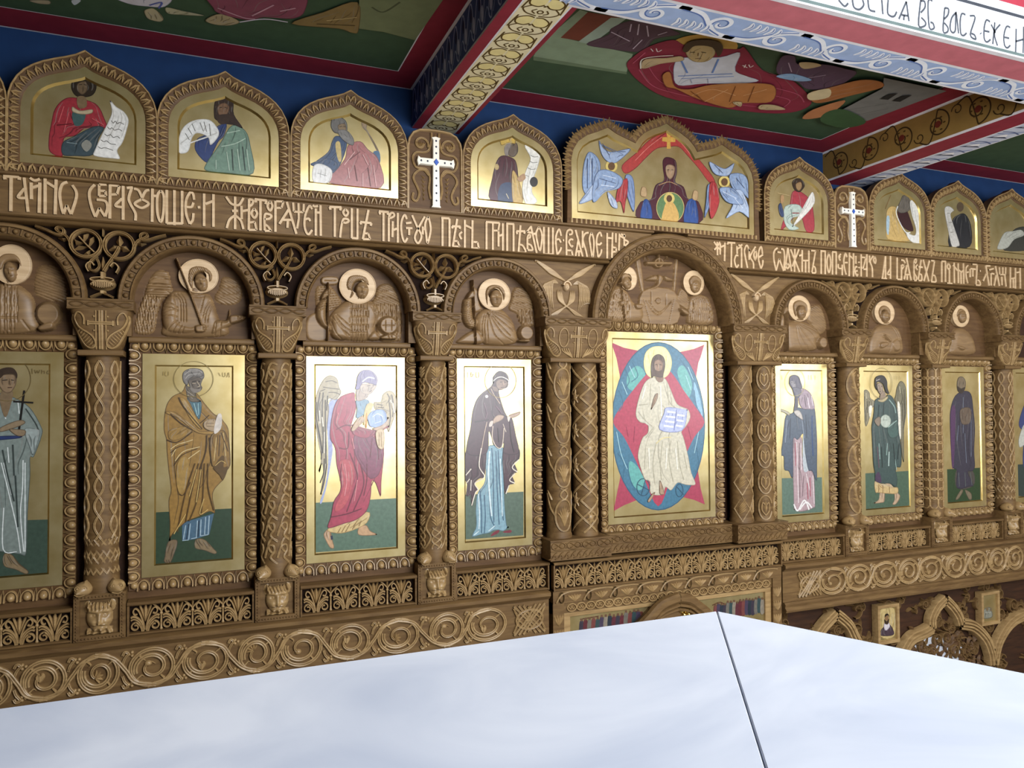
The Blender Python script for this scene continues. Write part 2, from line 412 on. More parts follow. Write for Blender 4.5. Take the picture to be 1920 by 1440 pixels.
# beam 1: blue scroll side, pale gold palmettes underneath
b1 = beam('ceiling_beam', 'painted ceiling beam with blue scroll side and pale gold palmette underside', B1[0], B1[1], XB[0], WALL_Y, BEAM, CEIL)
side = lambda u, v, h: np.stack([B1[0]-h, u, v], -1)
m = MB(); strip(m, side, XB[0], WALL_Y, BEAM, CEIL, WHITE, .0004); strip(m, side, XB[0], WALL_Y, BEAM+.009, CEIL-.007, hexc('43598f'), .0008)
zm = (BEAM+CEIL)/2
for i in range(14):
    y = WALL_Y-.05-i*.1
    m.rib(spl([(y+.05, zm-.085), (y+.02, zm+.06), (y-.01, zm+.085), (y-.03, zm+.03), (y-.02, zm-.05), (y-.045, zm-.085)], 6), .0035, 0, side, 'flat', col=hexc('b7c3e4'), lift=.0012)
    m.poly(arc(y-.012, zm+.035, .014, 0, 360, 12, .03)[:-1], side, lift=.0014, col=hexc('26305c'))
    m.poly(arc(y-.045, zm-.02, .012, 0, 360, 12, .035)[:-1], side, lift=.0015, col=hexc('c4cdea'))
    m.rib(spl([(y+.03, zm-.07), (y, zm-.02), (y-.03, zm-.065)], 6), .003, 0, side, 'flat', col=hexc('9fb0dc'), lift=.0016)
part('scroll_band', m, 'fresco', b1, 'blue band with pale painted scrolls', smooth=0)
bot = lambda u, v, h: np.stack([u, v, BEAM-h], -1)
m = MB(); strip(m, bot, B1[0]+.048, B1[0]+.238, XB[0], WALL_Y, WHITE, .0004); strip(m, bot, B1[0]+.056, B1[0]+.230, XB[0], WALL_Y, PALE, .0008)
cx = B1[0]+.143
for i in range(10):
    y = WALL_Y-.02-i*.142
    q = lambda a, b: (cx+a*.165, y-b*.142)
    for sgn in (1, -1):
        lobe = spl([q(.02*sgn, .95), q(.2*sgn, .98), q(.4*sgn, .80), q(.36*sgn, .55), q(.16*sgn, .5), q(.03*sgn, .62)], 5)
        m.poly(lobe, bot, lift=.0011, col=hexc('f4e4a0'))
        m.rib(lobe, .0034, 0, bot, 'flat', col=DARK, lift=.0013)
        m.rib(spl([q(.03*sgn, .05), q(.3*sgn, .12), q(.44*sgn, .32), q(.3*sgn, .5)], 5), 0.0032, 0, bot, 'flat', col=DARK, lift=.0014)
        m.rib(spl([q(.48*sgn, .3), q(.46*sgn, .55), q(.42*sgn, .95)], 5), .0032, 0, bot, 'flat', col=DARK, lift=.0015)
        m.rib(spl([q(.1*sgn, .15), q(.2*sgn, .25), q(.12*sgn, .38)], 4), .003, 0, bot, 'flat', col=DARK, lift=.0016)
    m.rib(arc(cx, y-.26*.142, .011, 0, 360, 12), .003, 0, bot, 'flat', col=DARK, lift=.0016)
    m.poly(arc(cx, y-.56*.142, .006, 0, 360, 8)[:-1], bot, lift=.0017, col=DARK)
part('palmette_band', m, 'fresco', b1, 'pale gold band with dark drawn palmettes', smooth=0)
# beam 2: ochre scroll side, blue and white zigzag leaves underneath
b2 = beam('ceiling_beam', 'painted ceiling beam with ochre scroll side and white zigzag underside', B2[0], B2[1], XB[0], WALL_Y, BEAM, CEIL)
side = lambda u, v, h: np.stack([B2[0]-h, u, v], -1)
m = MB(); strip(m, side, XB[0], WALL_Y, BEAM, CEIL, WHITE, .0004); strip(m, side, XB[0], WALL_Y, BEAM+.014, CEIL-.011, OCH, .0008)
zm = (BEAM+CEIL)/2
for i in range(6):
    y = WALL_Y-.14-i*.24; s = 1 if i % 2 else -1
    m.rib(spiral(y, zm, .082, .02, 90*s, 90*s+470*s, 40), .0042, 0, side, 'flat', col=hexc('3a2a10'), lift=.0012)
    m.rib(spl([(y+.12, zm-.07*s), (y+.05, zm-.085*s), (y, zm+.082*s)], 6), .004, 0, side, 'flat', col=hexc('3a2a10'), lift=.0013)
    m.poly(arc(y, zm, .02, 0, 360, 10)[:-1], side, lift=.0014, col=hexc('6b2a1c'))
    for a in range(0, 360, 60):
        m.poly(arc(y+.04*math.cos(a/57.3), zm+.04*math.sin(a/57.3), .009, 0, 360, 8, .005)[:-1], side, lift=.0015, col=hexc('4d3814'))
    m.rib(spiral(y-.12, zm+.04*s, .035, .008, 0, 400*s, 24), .003, 0, side, 'flat', col=hexc('3a2a10'), lift=.0016)
part('scroll_band', m, 'fresco', b2, 'ochre band with brown vine scrolls', smooth=0)
bot2 = lambda u, v, h: np.stack([u, v, BEAM-h], -1)
m = MB(); strip(m, bot2, B2[0]+.165, B2[1], XB[0], WALL_Y, hexc('f0eef2'), .0004); strip(m, bot2, B2[0]+.175, B2[1]-.01, XB[0], WALL_Y, hexc('cfd5e6'), .0008)
for i in range(9):
    y = WALL_Y-.05-i*.16; x0, x1 = B2[0]+.178, B2[1]-.013
    m.poly([(x0, y), (x1, y-.035), (x0+.05, y-.06)], bot2, lift=.0012, col=hexc('26304e'))
    m.poly([(x0+.03, y-.02), (x1-.03, y-.05), (x0+.06, y-.09)], bot2, lift=.0014, col=hexc('f2f1f5'))
    m.rib(spl([(x0, y-.07), ((x0+x1)/2, y-.09), (x1, y-.15)], 5), .007, 0, bot2, 'flat', col=hexc('8d9ac2'), lift=.0016)
    m.rib(spl([(x0, y-.10), ((x0+x1)/2, y-.115), (x1, y-.10)], 5), .005, 0, bot2, 'flat', col=hexc('5f6c95'), lift=.0018)
part('zigzag_band', m, 'fresco', b2, 'white band with dark blue zigzag leaves', smooth=0)
# cross beam with the painted inscription on its front
b3 = beam('ceiling_beam', 'long cross beam with blue acanthus underside and painted inscription on its front', LEFT_X, RIGHT_X, XB[1], XB[0], BEAM, CEIL+.5)
m = MB(); LB = hexc('a3b8de'); strip(m, bot, LEFT_X, RIGHT_X, XB[1], XB[0], hexc('c8707a'), .0002)  # underside rose and blue lightened: bounce from below put into the colour
strip(m, bot, LEFT_X, RIGHT_X, XB[0]-.175, XB[0], WHITE, .0004); strip(m, bot, LEFT_X, RIGHT_X, XB[0]-.16, XB[0]-.014, LB, .0008)
strip(m, bot, LEFT_X, RIGHT_X, XB[1], XB[1]+.022, WHITE, .0006)
ym = XB[0]-.087
for i in range(20):
    x = -3.0+i*.29; s = 1 if i % 2 else -1; wv = hexc('f1f4fb'); bl = hexc('5d78b4')
    m.rib(spl([(x-.17, ym+.064*s), (x-.07, ym+.052*s), (x+.0, ym+.0), (x+.07, ym-.052*s), (x+.17, ym-.064*s)], 7), .013, 0, bot, 'flat', col=wv, lift=.0012)
    m.rib(spl([(x-.15, ym+.05*s), (x-.06, ym+.036*s), (x+.02, ym-.03*s), (x+.10, ym-.066*s)], 7), .0035, 0, bot, 'flat', col=bl, lift=.00125)
    m.rib(spiral(x+.055, ym+.012*s, .052, .010, 200*s, -190*s, 24), .0105, 0, bot, 'flat', col=wv, lift=.0014)
    m.rib(spiral(x+.055, ym+.012*s, .038, .008, 200*s, -190*s, 24), .003, 0, bot, 'flat', col=bl, lift=.00145)
    for j in range(5):
        a = -.13+j*.034
        m.rib(spl([(x+a, ym-.004*s), (x+a+.016, ym-.034*s), (x+a+.004, ym-.066*s)], 4), .011, 0, bot, 'flat', shape='leaf', col=wv, lift=.0016+.00002*j)
        m.rib(spl([(x+a+.008, ym-.01*s), (x+a+.02, ym-.036*s), (x+a+.010, ym-.06*s)], 4), .0026, 0, bot, 'flat', shape='leaf', col=bl, lift=.00175+.00002*j)
part('acanthus_band', m, 'fresco', b3, 'pale blue band with white acanthus scrolls', smooth=0)
fr = lambda u, v, h: np.stack([u, XB[1]-h, v], -1)
z1 = W(1700, 50, XB[1])[1]; z2 = W(1800, 0, XB[1])[1]
m = MB(); strip(m, fr, LEFT_X, RIGHT_X, BEAM, z2+.045, hexc('c3c9d1'), .0004)
strip(m, fr, LEFT_X, RIGHT_X, z1-.005, z1+.008, hexc('4f5d5c'), .0008); strip(m, fr, LEFT_X, RIGHT_X, z2-.006, z2+.008, hexc('30343c'), .0008)
part('inscription_ground', m, 'fresco', b3, 'white band between dark lines', smooth=0)
BEAM_TEXT = '''
l 1 1572,0 1583,12 1590,6
l 1 1598,0 1601,14 1611,18 1619,10 1617,0
l 1 1627,0 1630,18 1641,22
l 1 1653,0 1655,27
l 1 1665,0 1664,24 1671,31 1677,30 1681,22
l 1 1699,3 1685,36
l 1 1699,3 1704,40
l 1 1690,28 1702,30
l 1 1695,29 1694,38
l 1 1726,0 1722,47 1733,49 1735,42 1727,33
l 1 1726,2 1733,3 1734,14 1726,24
l 1 1748,2 1740,3 1742,51 1751,53 1749,44 1744,42
l 1 1771,15 1768,58 1776,60 1777,52 1770,43
l 1 1771,15 1778,17 1777,28 1770,36
l 1 1792,24 1784,34 1781,52 1785,61 1791,56 1792,22 1797,63
l 1 1810,28 1803,26 1800,40 1801,62 1806,67 1812,62
l 1 1818,30 1828,33 1819,65 1829,74 1827,66 1821,63
l 1.6 1838,62 1839,64
l 1 1856,41 1849,38 1845,52 1845,72 1850,79 1857,74
l 1 1846,58 1855,60
l 1 1865,42 1861,83
l 1 1875,46 1864,62 1870,86
l 1 1858,46 1866,62
l 1 1894,52 1887,50 1882,66 1883,84 1888,90 1894,85
l 1 1883,70 1892,72
l 1 1905,54 1904,98
l 1 1904,78 1918,74
l 1 1919,50 1918,100
'''
m = MB()
for ln in BEAM_TEXT.strip().splitlines():
    q = [tuple(map(float, s.split(','))) for s in ln.split()[2:]]
    m.rib(spl([W(x, y, XB[1]) for x, y in q], 4), .0042*float(ln.split()[1]), 0, fr, 'flat', col=hexc('3c4048'), lift=.0012)
part('painted_letters', m, 'fresco', b3, 'dark painted letters on the white band', smooth=0)

# ---------------------------------------------------------------- marble parapet in the foreground
MZ = CAM[2]-.30
e0 = np.array(WH(0, 1320, MZ)); e1 = np.array(WH(1355, 1150, MZ)); e2 = np.array(WH(1920, 1262, MZ))
YE = (e0[1]+e1[1])/2; cn = np.array([e1[0], YE]); dr = e2-cn; dr /= np.linalg.norm(dr); nr = np.array([dr[1], -dr[0]])
WD = .62
bis = np.array([-1., 0])+dr; bis /= np.linalg.norm(bis); mi = cn+bis*(WD/(-bis[1]))
jx = WH(690, 1238, MZ)[0]
pr = thing('marble_parapet', 'white marble parapet coping with a mitred corner in the foreground', 'parapet', (cn[0], cn[1], -1.33))
def slab(poly, mode=2, name='coping_slab'):
    p = np.array(poly); a = .5*np.sum(p[:, 0]*np.roll(p[:, 1], -1)-np.roll(p[:, 0], -1)*p[:, 1])
    if a < 0: p = p[::-1]
    N = len(p); cs = []
    for ins, z in ((0, MZ-.06), (0, MZ-.008), (.0006, MZ-.001), (.0014, MZ)):
        e = np.roll(p, -1, 0)-p; e /= np.linalg.norm(e, axis=1, keepdims=True); n1 = np.stack([-e[:, 1], e[:, 0]], -1); n0 = np.roll(n1, 1, 0)
        b = n0+n1; b /= np.sum(b*n1, 1, keepdims=True)*1.
        if mode < 2: b = np.where((np.abs(p[:, :1]-jx) < 1e-6), b*np.array([0, 1.]), b)      # flush butt joint
        cs.append(np.column_stack([p+b*ins, np.full(N, z)]))
    V = np.concatenate(cs); F = [(k*N+i, k*N+(i+1) % N, (k+1)*N+(i+1) % N, (k+1)*N+i) for k in range(3) for i in range(N)]
    F += [tuple(3*N+i for i in range(N)), tuple(reversed(range(N)))]
    return part(name, MB().add(V, F), 'marble', pr, smooth=30)
gap = .0003; far = cn+dr*2.2
slab([(-6.0, YE), (jx, YE), (jx, YE-WD), (-6.0, YE-WD)], 0)
slab([(jx, YE), tuple(cn-np.array([gap*2, 0])), tuple(mi-np.array([gap*2, 0])), (jx, YE-WD)], 1)
slab([tuple(cn+np.array([gap, 0])), tuple(far), tuple(far-WD*np.array([-nr[0], -nr[1]]) if (mi-cn)@nr > 0 and False else far+nr*WD*np.sign((mi-cn)@nr)), tuple(mi+np.array([gap, 0]))])
sg = np.sign((mi-cn)@nr)
def wall_poly(o0, o1):
    a0, a1 = cn+bis*(o0/(-bis[1])), cn+bis*(o1/(-bis[1]))
    return [(-6.0, YE-o0), tuple(a0), tuple(far+nr*o0*sg), tuple(far+nr*o1*sg), tuple(a1), (-6.0, YE-o1)]
p = np.array(wall_poly(.1, .5)); N = len(p)
V = np.concatenate([np.column_stack([p, np.full(N, z)]) for z in (-1.33, MZ-.06)])
part('parapet_wall', MB().add(V, [(i, (i+1) % N, N+(i+1) % N, N+i) for i in range(N)]), 'marble', pr, smooth=0)
m = MB().box(LEFT_X, -1.0, BACK_Y, YE-.1, -1.6, -1.33); struct('trim_2', m, 'stone_floor')       # gallery floor
# ---------------------------------------------------------------- carved icon screen: back board
COLS = [-2.888, -2.163, -1.398]; ENDX = 3.62; SPRING = .725
bb = MB().box(-3.7, 3.7, .04, WALL_Y-.005, -1.05, 1.24)  # board coloured dark to stand for shade behind the openwork
solo('backing_board', bb, 'wood_dark', (0, .08, -1.05), 'dark stained back board of the carved icon screen behind columns and icons', 'panel')

def hfield(mb, u0, u1, v0, v1, nu, nv, fn, mp, keep=None, col=None):
    """carved relief: height field fn(U, V) over a rectangle"""
    U, V = np.meshgrid(np.linspace(u0, u1, nu), np.linspace(v0, v1, nv)); H = fn(U, V)
    g = mp(U, V, H); idx = np.arange(nu*nv).reshape(nv, nu)
    q = np.stack([idx[:-1, :-1], idx[:-1, 1:], idx[1:, 1:], idx[1:, :-1]], -1)
    if keep is not None:
        k = keep(U, V); q = q[k[:-1, :-1] & k[1:, 1:] & k[:-1, 1:] & k[1:, :-1]]
    return mb.add(g.reshape(-1, 3), q.reshape(-1, 4).tolist(), col)
def sine(u0, u1, v, amp, pitch, ph=0., n=8):
    k = max(2, int((u1-u0)/pitch*n*2)); u = np.linspace(u0, u1, k)
    return np.stack([u, v+amp*np.sin(2*PI*(u-u0)/pitch+ph)], -1)
def braid(mb, u0, u1, v, amp, pitch, w, h, mp, prof='groove'):
    mb.rib(sine(u0, u1, v, amp, pitch), w, h, mp, prof, 'ends'); mb.rib(sine(u0, u1, v, amp, pitch, PI), w, h*.82, mp, prof, 'ends')
def rail(mb, x0, x1, z0, z1, yf, yb=.04, r=.006):
    return mb.mould([(yb, z0), (yf+r, z0), (yf, z0+r), (yf, z1-r), (yf+r, z1), (yb, z1)], x0, x1)

# ---------------------------------------------------------------- inscription frieze
TOPM = [(.04, 1.222), (-.105, 1.222), (-.118, 1.227), (-.118, 1.236), (-.105, 1.241), (.04, 1.241)]
BOTM = [(.04, 1.034), (-.10, 1.034), (-.112, 1.037), (-.118, 1.043), (-.108, 1.05), (-.122, 1.054), (-.112, 1.062), (-.10, 1.064), (.04, 1.064)]
tf = thing('inscription_frieze', 'carved wooden inscription frieze with tall raised pale letters above the arches', 'frieze', (0, -.04, 1.03))
for s in (-1, 1):
    ca = arc(0, SPRING-.01, .516, 90, 139, 14); ca = ca[(ca[:, 1] > 1.055) & (ca[:, 1] < 1.222)]
    m = MB().prism(([(s*3.7, 1.055), (s*3.7, 1.223), (-.12*-s, 1.223)])+[(-s*x, z) for x, z in ca] + [(s*.396, 1.055)], -.10, .04, 0)
    x0, x1 = sorted((s*3.7, s*.405)); m.mould(BOTM, x0, x1)
    x0, x1 = sorted((s*3.7, s*.115)); m.mould(TOPM, x0, x1); part('frieze_board', m, 'wood', tf)

# ---------------------------------------------------------------- round arches with bead ornament
def arch_mesh(r0, r1, yf, n=44, beads=19, oval=False):
    m = MB(); w = r1-r0
    m.sweep([(r0, .03), (r0, yf+.02), (r0+.1*w, yf+.004), (r0+.17*w, yf), (r0+.24*w, yf+.012), (r0+.66*w, yf+.012), (r0+.72*w, yf), (r0+.9*w, yf), (r1, yf+.01), (r1, .03)], 0, 0, 0, 180, n)
    for s in (0, 180):
        q = math.radians(s); c = math.cos(q)
        m.add([(c*r0, .03, 0), (c*r0, yf+.01, 0), (c*r1, yf+.01, 0), (c*r1, .03, 0)], [(0, 1, 2, 3)])
    rm = r0+.45*w; hh = .19*w
    mp = lambda u, v, h: np.stack([(rm+v)*np.cos(u/rm), (yf+.012)-h, (rm+v)*np.sin(u/rm)], -1)
    L = PI*rm; p = L/beads
    for i in range(beads):
        u = p*(i+.5)
        if oval:
            m.rib(arc(u, 0, p*.46, 0, 360, 14, hh*1.0), .0032, .009, mp, 'round')
            m.rib([(u-p*.3, 0), (u, 0), (u+p*.3, 0)], .004, .006, mp, 'ridge', 'leaf')
            for s in (-1, 1): m.rib(spl([(u-p*.1, 0), (u+p*.1, hh*.4*s), (u+p*.28, hh*.45*s)], 3), .004, .007, mp, 'ridge', 'leaf')
        else:
            m.dome((u, 0), hh*1.0, hh*1.02, .0145, mp, 10, 4)
            m.dome((u, 0), hh*.22, hh*.22, .0165, mp, 6, 2)
    if not oval:
        for i in range(beads+1): m.rib([(p*i, -hh*1.15), (p*i, hh*1.15)], .0036, .009, mp, 'sq')
    else:
        for s in (-1, 1): m.rib(np.stack([np.linspace(0, L, 60), np.full(60, s*hh*1.12)], -1), .0022, .007, mp, 'round')
    return m
ARCH = MB().put(arch_mesh(.245, .305, -.10), lambda v: v)
BAYS = [(-3.25, 'leftmost, cut by the picture edge'), (-2.525, 'over the ochre-robed apostle icon'), (-1.78, 'over the red-robed angel icon'), (-1.055, 'over the dark-robed woman icon'),
        (1.055, 'over the icon of a man in a blue-grey cloak'), (1.78, 'over the dark green angel icon'), (2.525, 'over the shadowed icon of a man in a dark mantle'), (3.25, 'rightmost, in deep shade')]
me_arch = mesh_of('archivolt', ARCH, (0, 0, 0), 'wood')
for x, lab in BAYS:
    t = thing('carved_arch', 'beaded round wooden arch '+lab, 'arch', (x, 0, SPRING), 'beaded arches of the icon tier')
    piece('archivolt', me_arch, t, (x, 0, SPRING))
    m = MB(); rail(m, x-.262, x+.262, .546, .572, -.05)
    # side jambs of the lunette below the springing
    m.box(x-.30, x-.25, -.06, .04, .572, SPRING); m.box(x+.25, x+.30, -.06, .04, .572, SPRING)
    part('lunette_sill', m, 'wood', t)
t = thing('carved_arch', 'large central round arch with a band of ovals breaking the inscription', 'arch', (0, 0, SPRING-.01))
m = MB().put(arch_mesh(.412, .515, -.125, 60, 27, True), lambda v: v+np.array([0, 0, SPRING-.01])); part('archivolt', m, 'wood', t)

# ---------------------------------------------------------------- columns
def shaft_pattern(kind, mb, mp, R, z0, z1):
    U = PI*R*.62
    if kind == 'twist':
        for c in (-.124, -.066, -.006, .054, .114):
            for ph in (0, PI):
                z = np.linspace(z0+.17, z1-.02, 150); a = .0165
                mb.rib(np.stack([c+a*np.sin((z-z1+.02)/.083*PI+ph), z], -1), .0044, .0062 if ph else .0055, mp, 'groove')
        for i in range(-6, 8):
            for s in (1, -1): mb.rib([(i*.026, z0+.02), (i*.026+s*.05, z0+.095), (i*.026+s*.1, z0+.17)], .0036, .005, mp, 'groove')
    elif kind == 'knot':
        n = 9; p = (z1-z0-.04)/n
        for i in range(n):
            z = z0+.02+p*i
            for c in (-.088, -.03, .028, .086):
                s = 1 if (i % 2) else -1
                mb.rib(spl([(c-.029, z+p*.1), (c-.012, z+p*.62), (c+.012, z+p*.66), (c+.016, z+p*.4), (c+.0, z+p*.12), (c+.03, z-p*.16)], 5), .0042, .006, mp, 'groove')
                mb.rib(spl([(c+.029, z+p*.9), (c+.004, z+p*.98), (c-.012, z+p*.7), (c-.002, z+p*.42), (c+.014, z+p*.32)], 5), .0042, .005, mp, 'groove')
    elif kind == 'palmbraid':
        n = 5; p = (z1-z0-.02)/n
        for i in range(n):
            z = z0+.01+p*i
            for c in (-.085, .0, .085):
                for ph in (0, 2.1, 4.2):
                    zz = np.linspace(z, z+p*.58, 34); mb.rib(np.stack([c+.024*np.sin((zz-z)/(p*.29)*PI+ph), zz], -1), .0035, .0055, mp, 'groove')
                for s in (-1, 0, 1):
                    for k in (.64, .72, .8):
                        mb.rib(spl([(c, z+p*(k-.04)), (c+s*.012, z+p*(k+.04)), (c+s*.026, z+p*(k+.1))], 4), .0055, .006, mp, 'ridge', 'leaf')
            for c in (-.0425, .0425):
                mb.rib(spl([(c-.02, z), (c+.012, z+p*.3), (c-.012, z+p*.6), (c+.02, z+p)], 5), .004, .005, mp, 'groove')
    elif kind == 'rinceau':
        n = 4; p = (z1-z0)/n
        for c in (-.075, .075):
            pass
        for i in range(n):
            z = z0+p*(i+.5)
            mb.rib(arc(0, z, .048, 0, 360, 26, p*.36), .0042, .006, mp, 'groove')
            for a in range(-3, 4): mb.rib(spl([(0, z-p*.26), (a*.006, z-.01), (a*.0125, z+p*.24-abs(a)*.014)], 4), .0065, .0065, mp, 'ridge', 'leaf')
            for s in (-1, 1):
                mb.rib(spl([(0, z+p*.36), (s*.02, z+p*.45), (s*.01, z+p*.55), (-s*.02, z+p*.62)], 4), .004, .006, mp, 'groove')
                mb.rib(spl([(s*.05, z), (s*.08, z+p*.2), (s*.1, z+p*.5)], 5), .004, .005, mp, 'groove')
                for a in range(4): mb.rib(spl([(s*.065, z+p*.35), (s*(.08+a*.006), z+p*(.38+a*.06))], 4), .006, .006, mp, 'ridge', 'leaf')
    elif kind == 'lattice':
        n = 5; p = (z1-z0)/n
        for k in range(-2, n+2):
            for c in (-.045, .045):
                for s in (1, -1):
                    pa = np.array([(c+s*.1*(t-.5)*2, z0+p*(k+.0)+p*2*t*.5) for t in np.linspace(0, 1, 14)]); pa = pa[(pa[:, 1] > z0) & (pa[:, 1] < z1)]
                    if len(pa) > 2: mb.rib(pa, .0052, .006, mp, 'groove')
        for i in range(n+1):
            z = z0+p*i+p*.0
            for c in (0., .09, -.09):
                zz = z+(p*.5 if c == 0 else 0)
                if z0+.02 < zz < z1-.03:
                    mb.dome((c, zz), .017, .022, .008, mp, 8, 3)
                    for a in range(6): mb.rib(spl([(c, zz), (c+.03*math.cos(a*1.05+.3), zz+.045*math.sin(a*1.05+.3))], 4), .007, .006, mp, 'ridge', 'leaf')
    elif kind == 'diamond':
        n = 6; p = (z1-z0)/n
        for i in range(n):
            z = z0+p*(i+.5)
            for c in (-.04, .055):
                mb.rib(np.array([(c, z-p*.48), (c+.046, z), (c, z+p*.48), (c-.046, z), (c, z-p*.48)]), .004, .006, mp, 'groove')
                for a in range(5): mb.rib(spl([(c-.02, z-p*.2+a*.01), (c+.005, z-p*.1+a*.014), (c+.024, z+a*.016)], 4), .005, .006, mp, 'ridge', 'leaf')
    elif kind == 'heart':
        n = 6; p = (z1-z0)/n
        for i in range(n):
            z = z0+p*(i+.5)
            for c in (-.03, .065):
                mb.rib(arc(c, z, .04, 20, 340, 22, p*.46), .004, .006, mp, 'groove')
                for s in (-1, 1):
                    mb.rib(spl([(c, z-p*.3), (c+s*.022, z-p*.1), (c+s*.018, z+p*.18), (c+s*.004, z+p*.1)], 4), .0042, .006, mp, 'round')
                mb.rib([(c, z-p*.2), (c, z), (c, z+p*.3)], .009, .007, mp, 'ridge', 'leaf')
    elif kind == 'scroll':
        n = 4; p = (z1-z0)/n
        for i in range(n):
            z = z0+p*(i+.5); s = 1 if i % 2 else -1
            mb.rib(arc(.012, z, .062, 60, 330, 26, p*.44), .005, .007, mp, 'groove')
            mb.rib(spl([(-.05, z-p*.5), (.02, z-p*.42), (.075, z-p*.1)], 5), .0045, .006, mp, 'groove')
            for a in range(6): mb.rib(spl([(.03, z-p*.25), (.0-.006*a+.012, z-p*.12+a*.02), (-.03+a*.012, z-p*.02+a*.024)], 4), .0075, .0075, mp, 'ridge', 'leaf')
    elif kind == 'rings':
        n = 15; p = (z1-z0-.01)/n
        for i in range(n):
            z = z0+.005+p*(i+.5)
            for c in (-.10, -.05, .0, .05, .10):
                mb.rib(arc(c, z, .0275, 0, 360, 16, p*.62), .005, .006 if i % 2 else .0052, mp, 'round')
def column_mesh(kind, R=.066, z0=-.472, z1=.482):
    s = MB(); s.rev([(R*1.06, z0-.06), (R*1.06, z0+.012), (R*1.0, z0+.02), (R, z0+.03), (R, z1-.02), (R*.98, z1)], 0, 0, 40)
    o = MB(); shaft_pattern(kind, o, cyl(0, 0, R*.995), R, z0, z1); return s, o
PAIS = np.array([(320, 400), (310, 470), (350, 580), (420, 720), (500, 830), (580, 870), (640, 850), (660, 790), (620, 710), (540, 650), (430, 590), (370, 520), (345, 440), (390, 372), (450, 385), (490, 450), (488, 540)], float)
PAIS = np.column_stack([(PAIS[:, 0]-745)/440*.11, (900-PAIS[:, 1])/550*.165])
def capital(mb, crv, hwT, hwB, dT, dB, z0, z1, wide=False):
    def hw(t): return hwB+(hwT-hwB)*np.clip(t, 0, 1)**.75
    def dd(t): return dB+(dT-dB)*np.clip(t, 0, 1)**.75
    zs = np.linspace(z0, z1, 13); a = np.linspace(0, 2*PI, 48, endpoint=False); g = []
    for z in zs:
        t = (z-z0)/(z1-z0); n = 2.3+(0 if not wide else 3)+4*t; c, s_ = np.cos(a), np.sin(a)
        g.append(np.stack([hw(t)*np.sign(c)*np.abs(c)**(2/n), dd(t)*np.sign(s_)*np.abs(s_)**(2/n), np.full(48, z)], -1))
    g = np.array(g); g[..., 1] = np.minimum(g[..., 1], .06); mb.grid(g, wrap=True)
    def mp(u, v, h):
        t = np.clip((v-z0)/(z1-z0), 0, 1); n = 2.3+(0 if not wide else 3)+4*t; q = np.clip(np.abs(u)/hw(t), 0, .985)
        return np.stack([u, -(dd(t)+h)*(1-q**n)**(1/n), v], -1)
    H = z1-z0
    crv.rib(np.stack([np.zeros(9), np.linspace(z0+.004, z1-.006, 9)], -1), .009, .009, mp, 'groove')
    for q in (-.019, .019): crv.rib(np.stack([np.full(9, q), np.linspace(z0+.004, z1-.006, 9)], -1), .003, .005, mp, 'round')
    crv.rib(np.stack([np.linspace(-.045, .045, 9), np.full(9, z0+H*.66)], -1), .0075, .0105, mp, 'groove')
    for s in (-1, 1):
        crv.rib([(s*.047, z0+H*.60), (s*.047, z0+H*.66), (s*.047, z0+H*.72)], .004, .009, mp, 'sq')
        for zz in (.48, .82): crv.dome((s*.026, z0+H*zz), .005, .005, .007, mp, 8, 3)
        sh = (hwT-.11) if wide else 0
        pa = PAIS.copy(); pa[:, 0] -= sh; pa[:, 1] += z0
        pa = pa if s > 0 else mir(pa)
        crv.rib(spl(pa, 4), .0042, .0075, mp, 'round')
        for k in range(8):
            t = k/7; cx = -.085+.055*t-sh; cz = z0+.082-.062*t; L = .006+.012*math.sin(PI*(.25+.6*t))
            seg = np.array([(cx+L*.8, cz+L*.9), (cx, cz), (cx-L*.8, cz-L*.7)]); seg = seg if s > 0 else mir(seg)
            crv.rib(seg, .003, .006, mp, 'round', 'leaf')
        if wide:
            crv.rib(arc(s*.087, z0+H*.62, .028, 0, 360, 18, .05), .0035, .007, mp, 'round')
            for k in range(6):
                crv.rib([(s*.087-.016, z0+H*(.42+k*.08)), (s*.087+.016, z0+H*(.45+k*.08))], .006, .006, mp, 'ridge', 'leaf')
            for k in range(4): crv.rib(spl([(s*.03, z0+.004), (s*(.05+k*.012), z0+H*.2), (s*(.06+k*.012), z0+H*.3)], 4), .004, .006, mp, 'round')
def neck(hw, d):
    m = MB(); m.box(-hw, hw, -d, .05, .482, .506); m.rib([(-hw, .494), (0, .494), (hw, .494)], .012, .006, plane(-d), 'round'); return m
def abacus(hw, d):
    m = MB(); m.box(-hw, hw, -d, .035, .677, SPRING)
    for z in (.682, .719): m.rib([(-hw, z), (0, z), (hw, z)], .0045, .006, plane(-d), 'round')
    braid(m, -hw+.006, hw-.006, .7005, .0105, .124, .0034, .0065, plane(-d)); return m
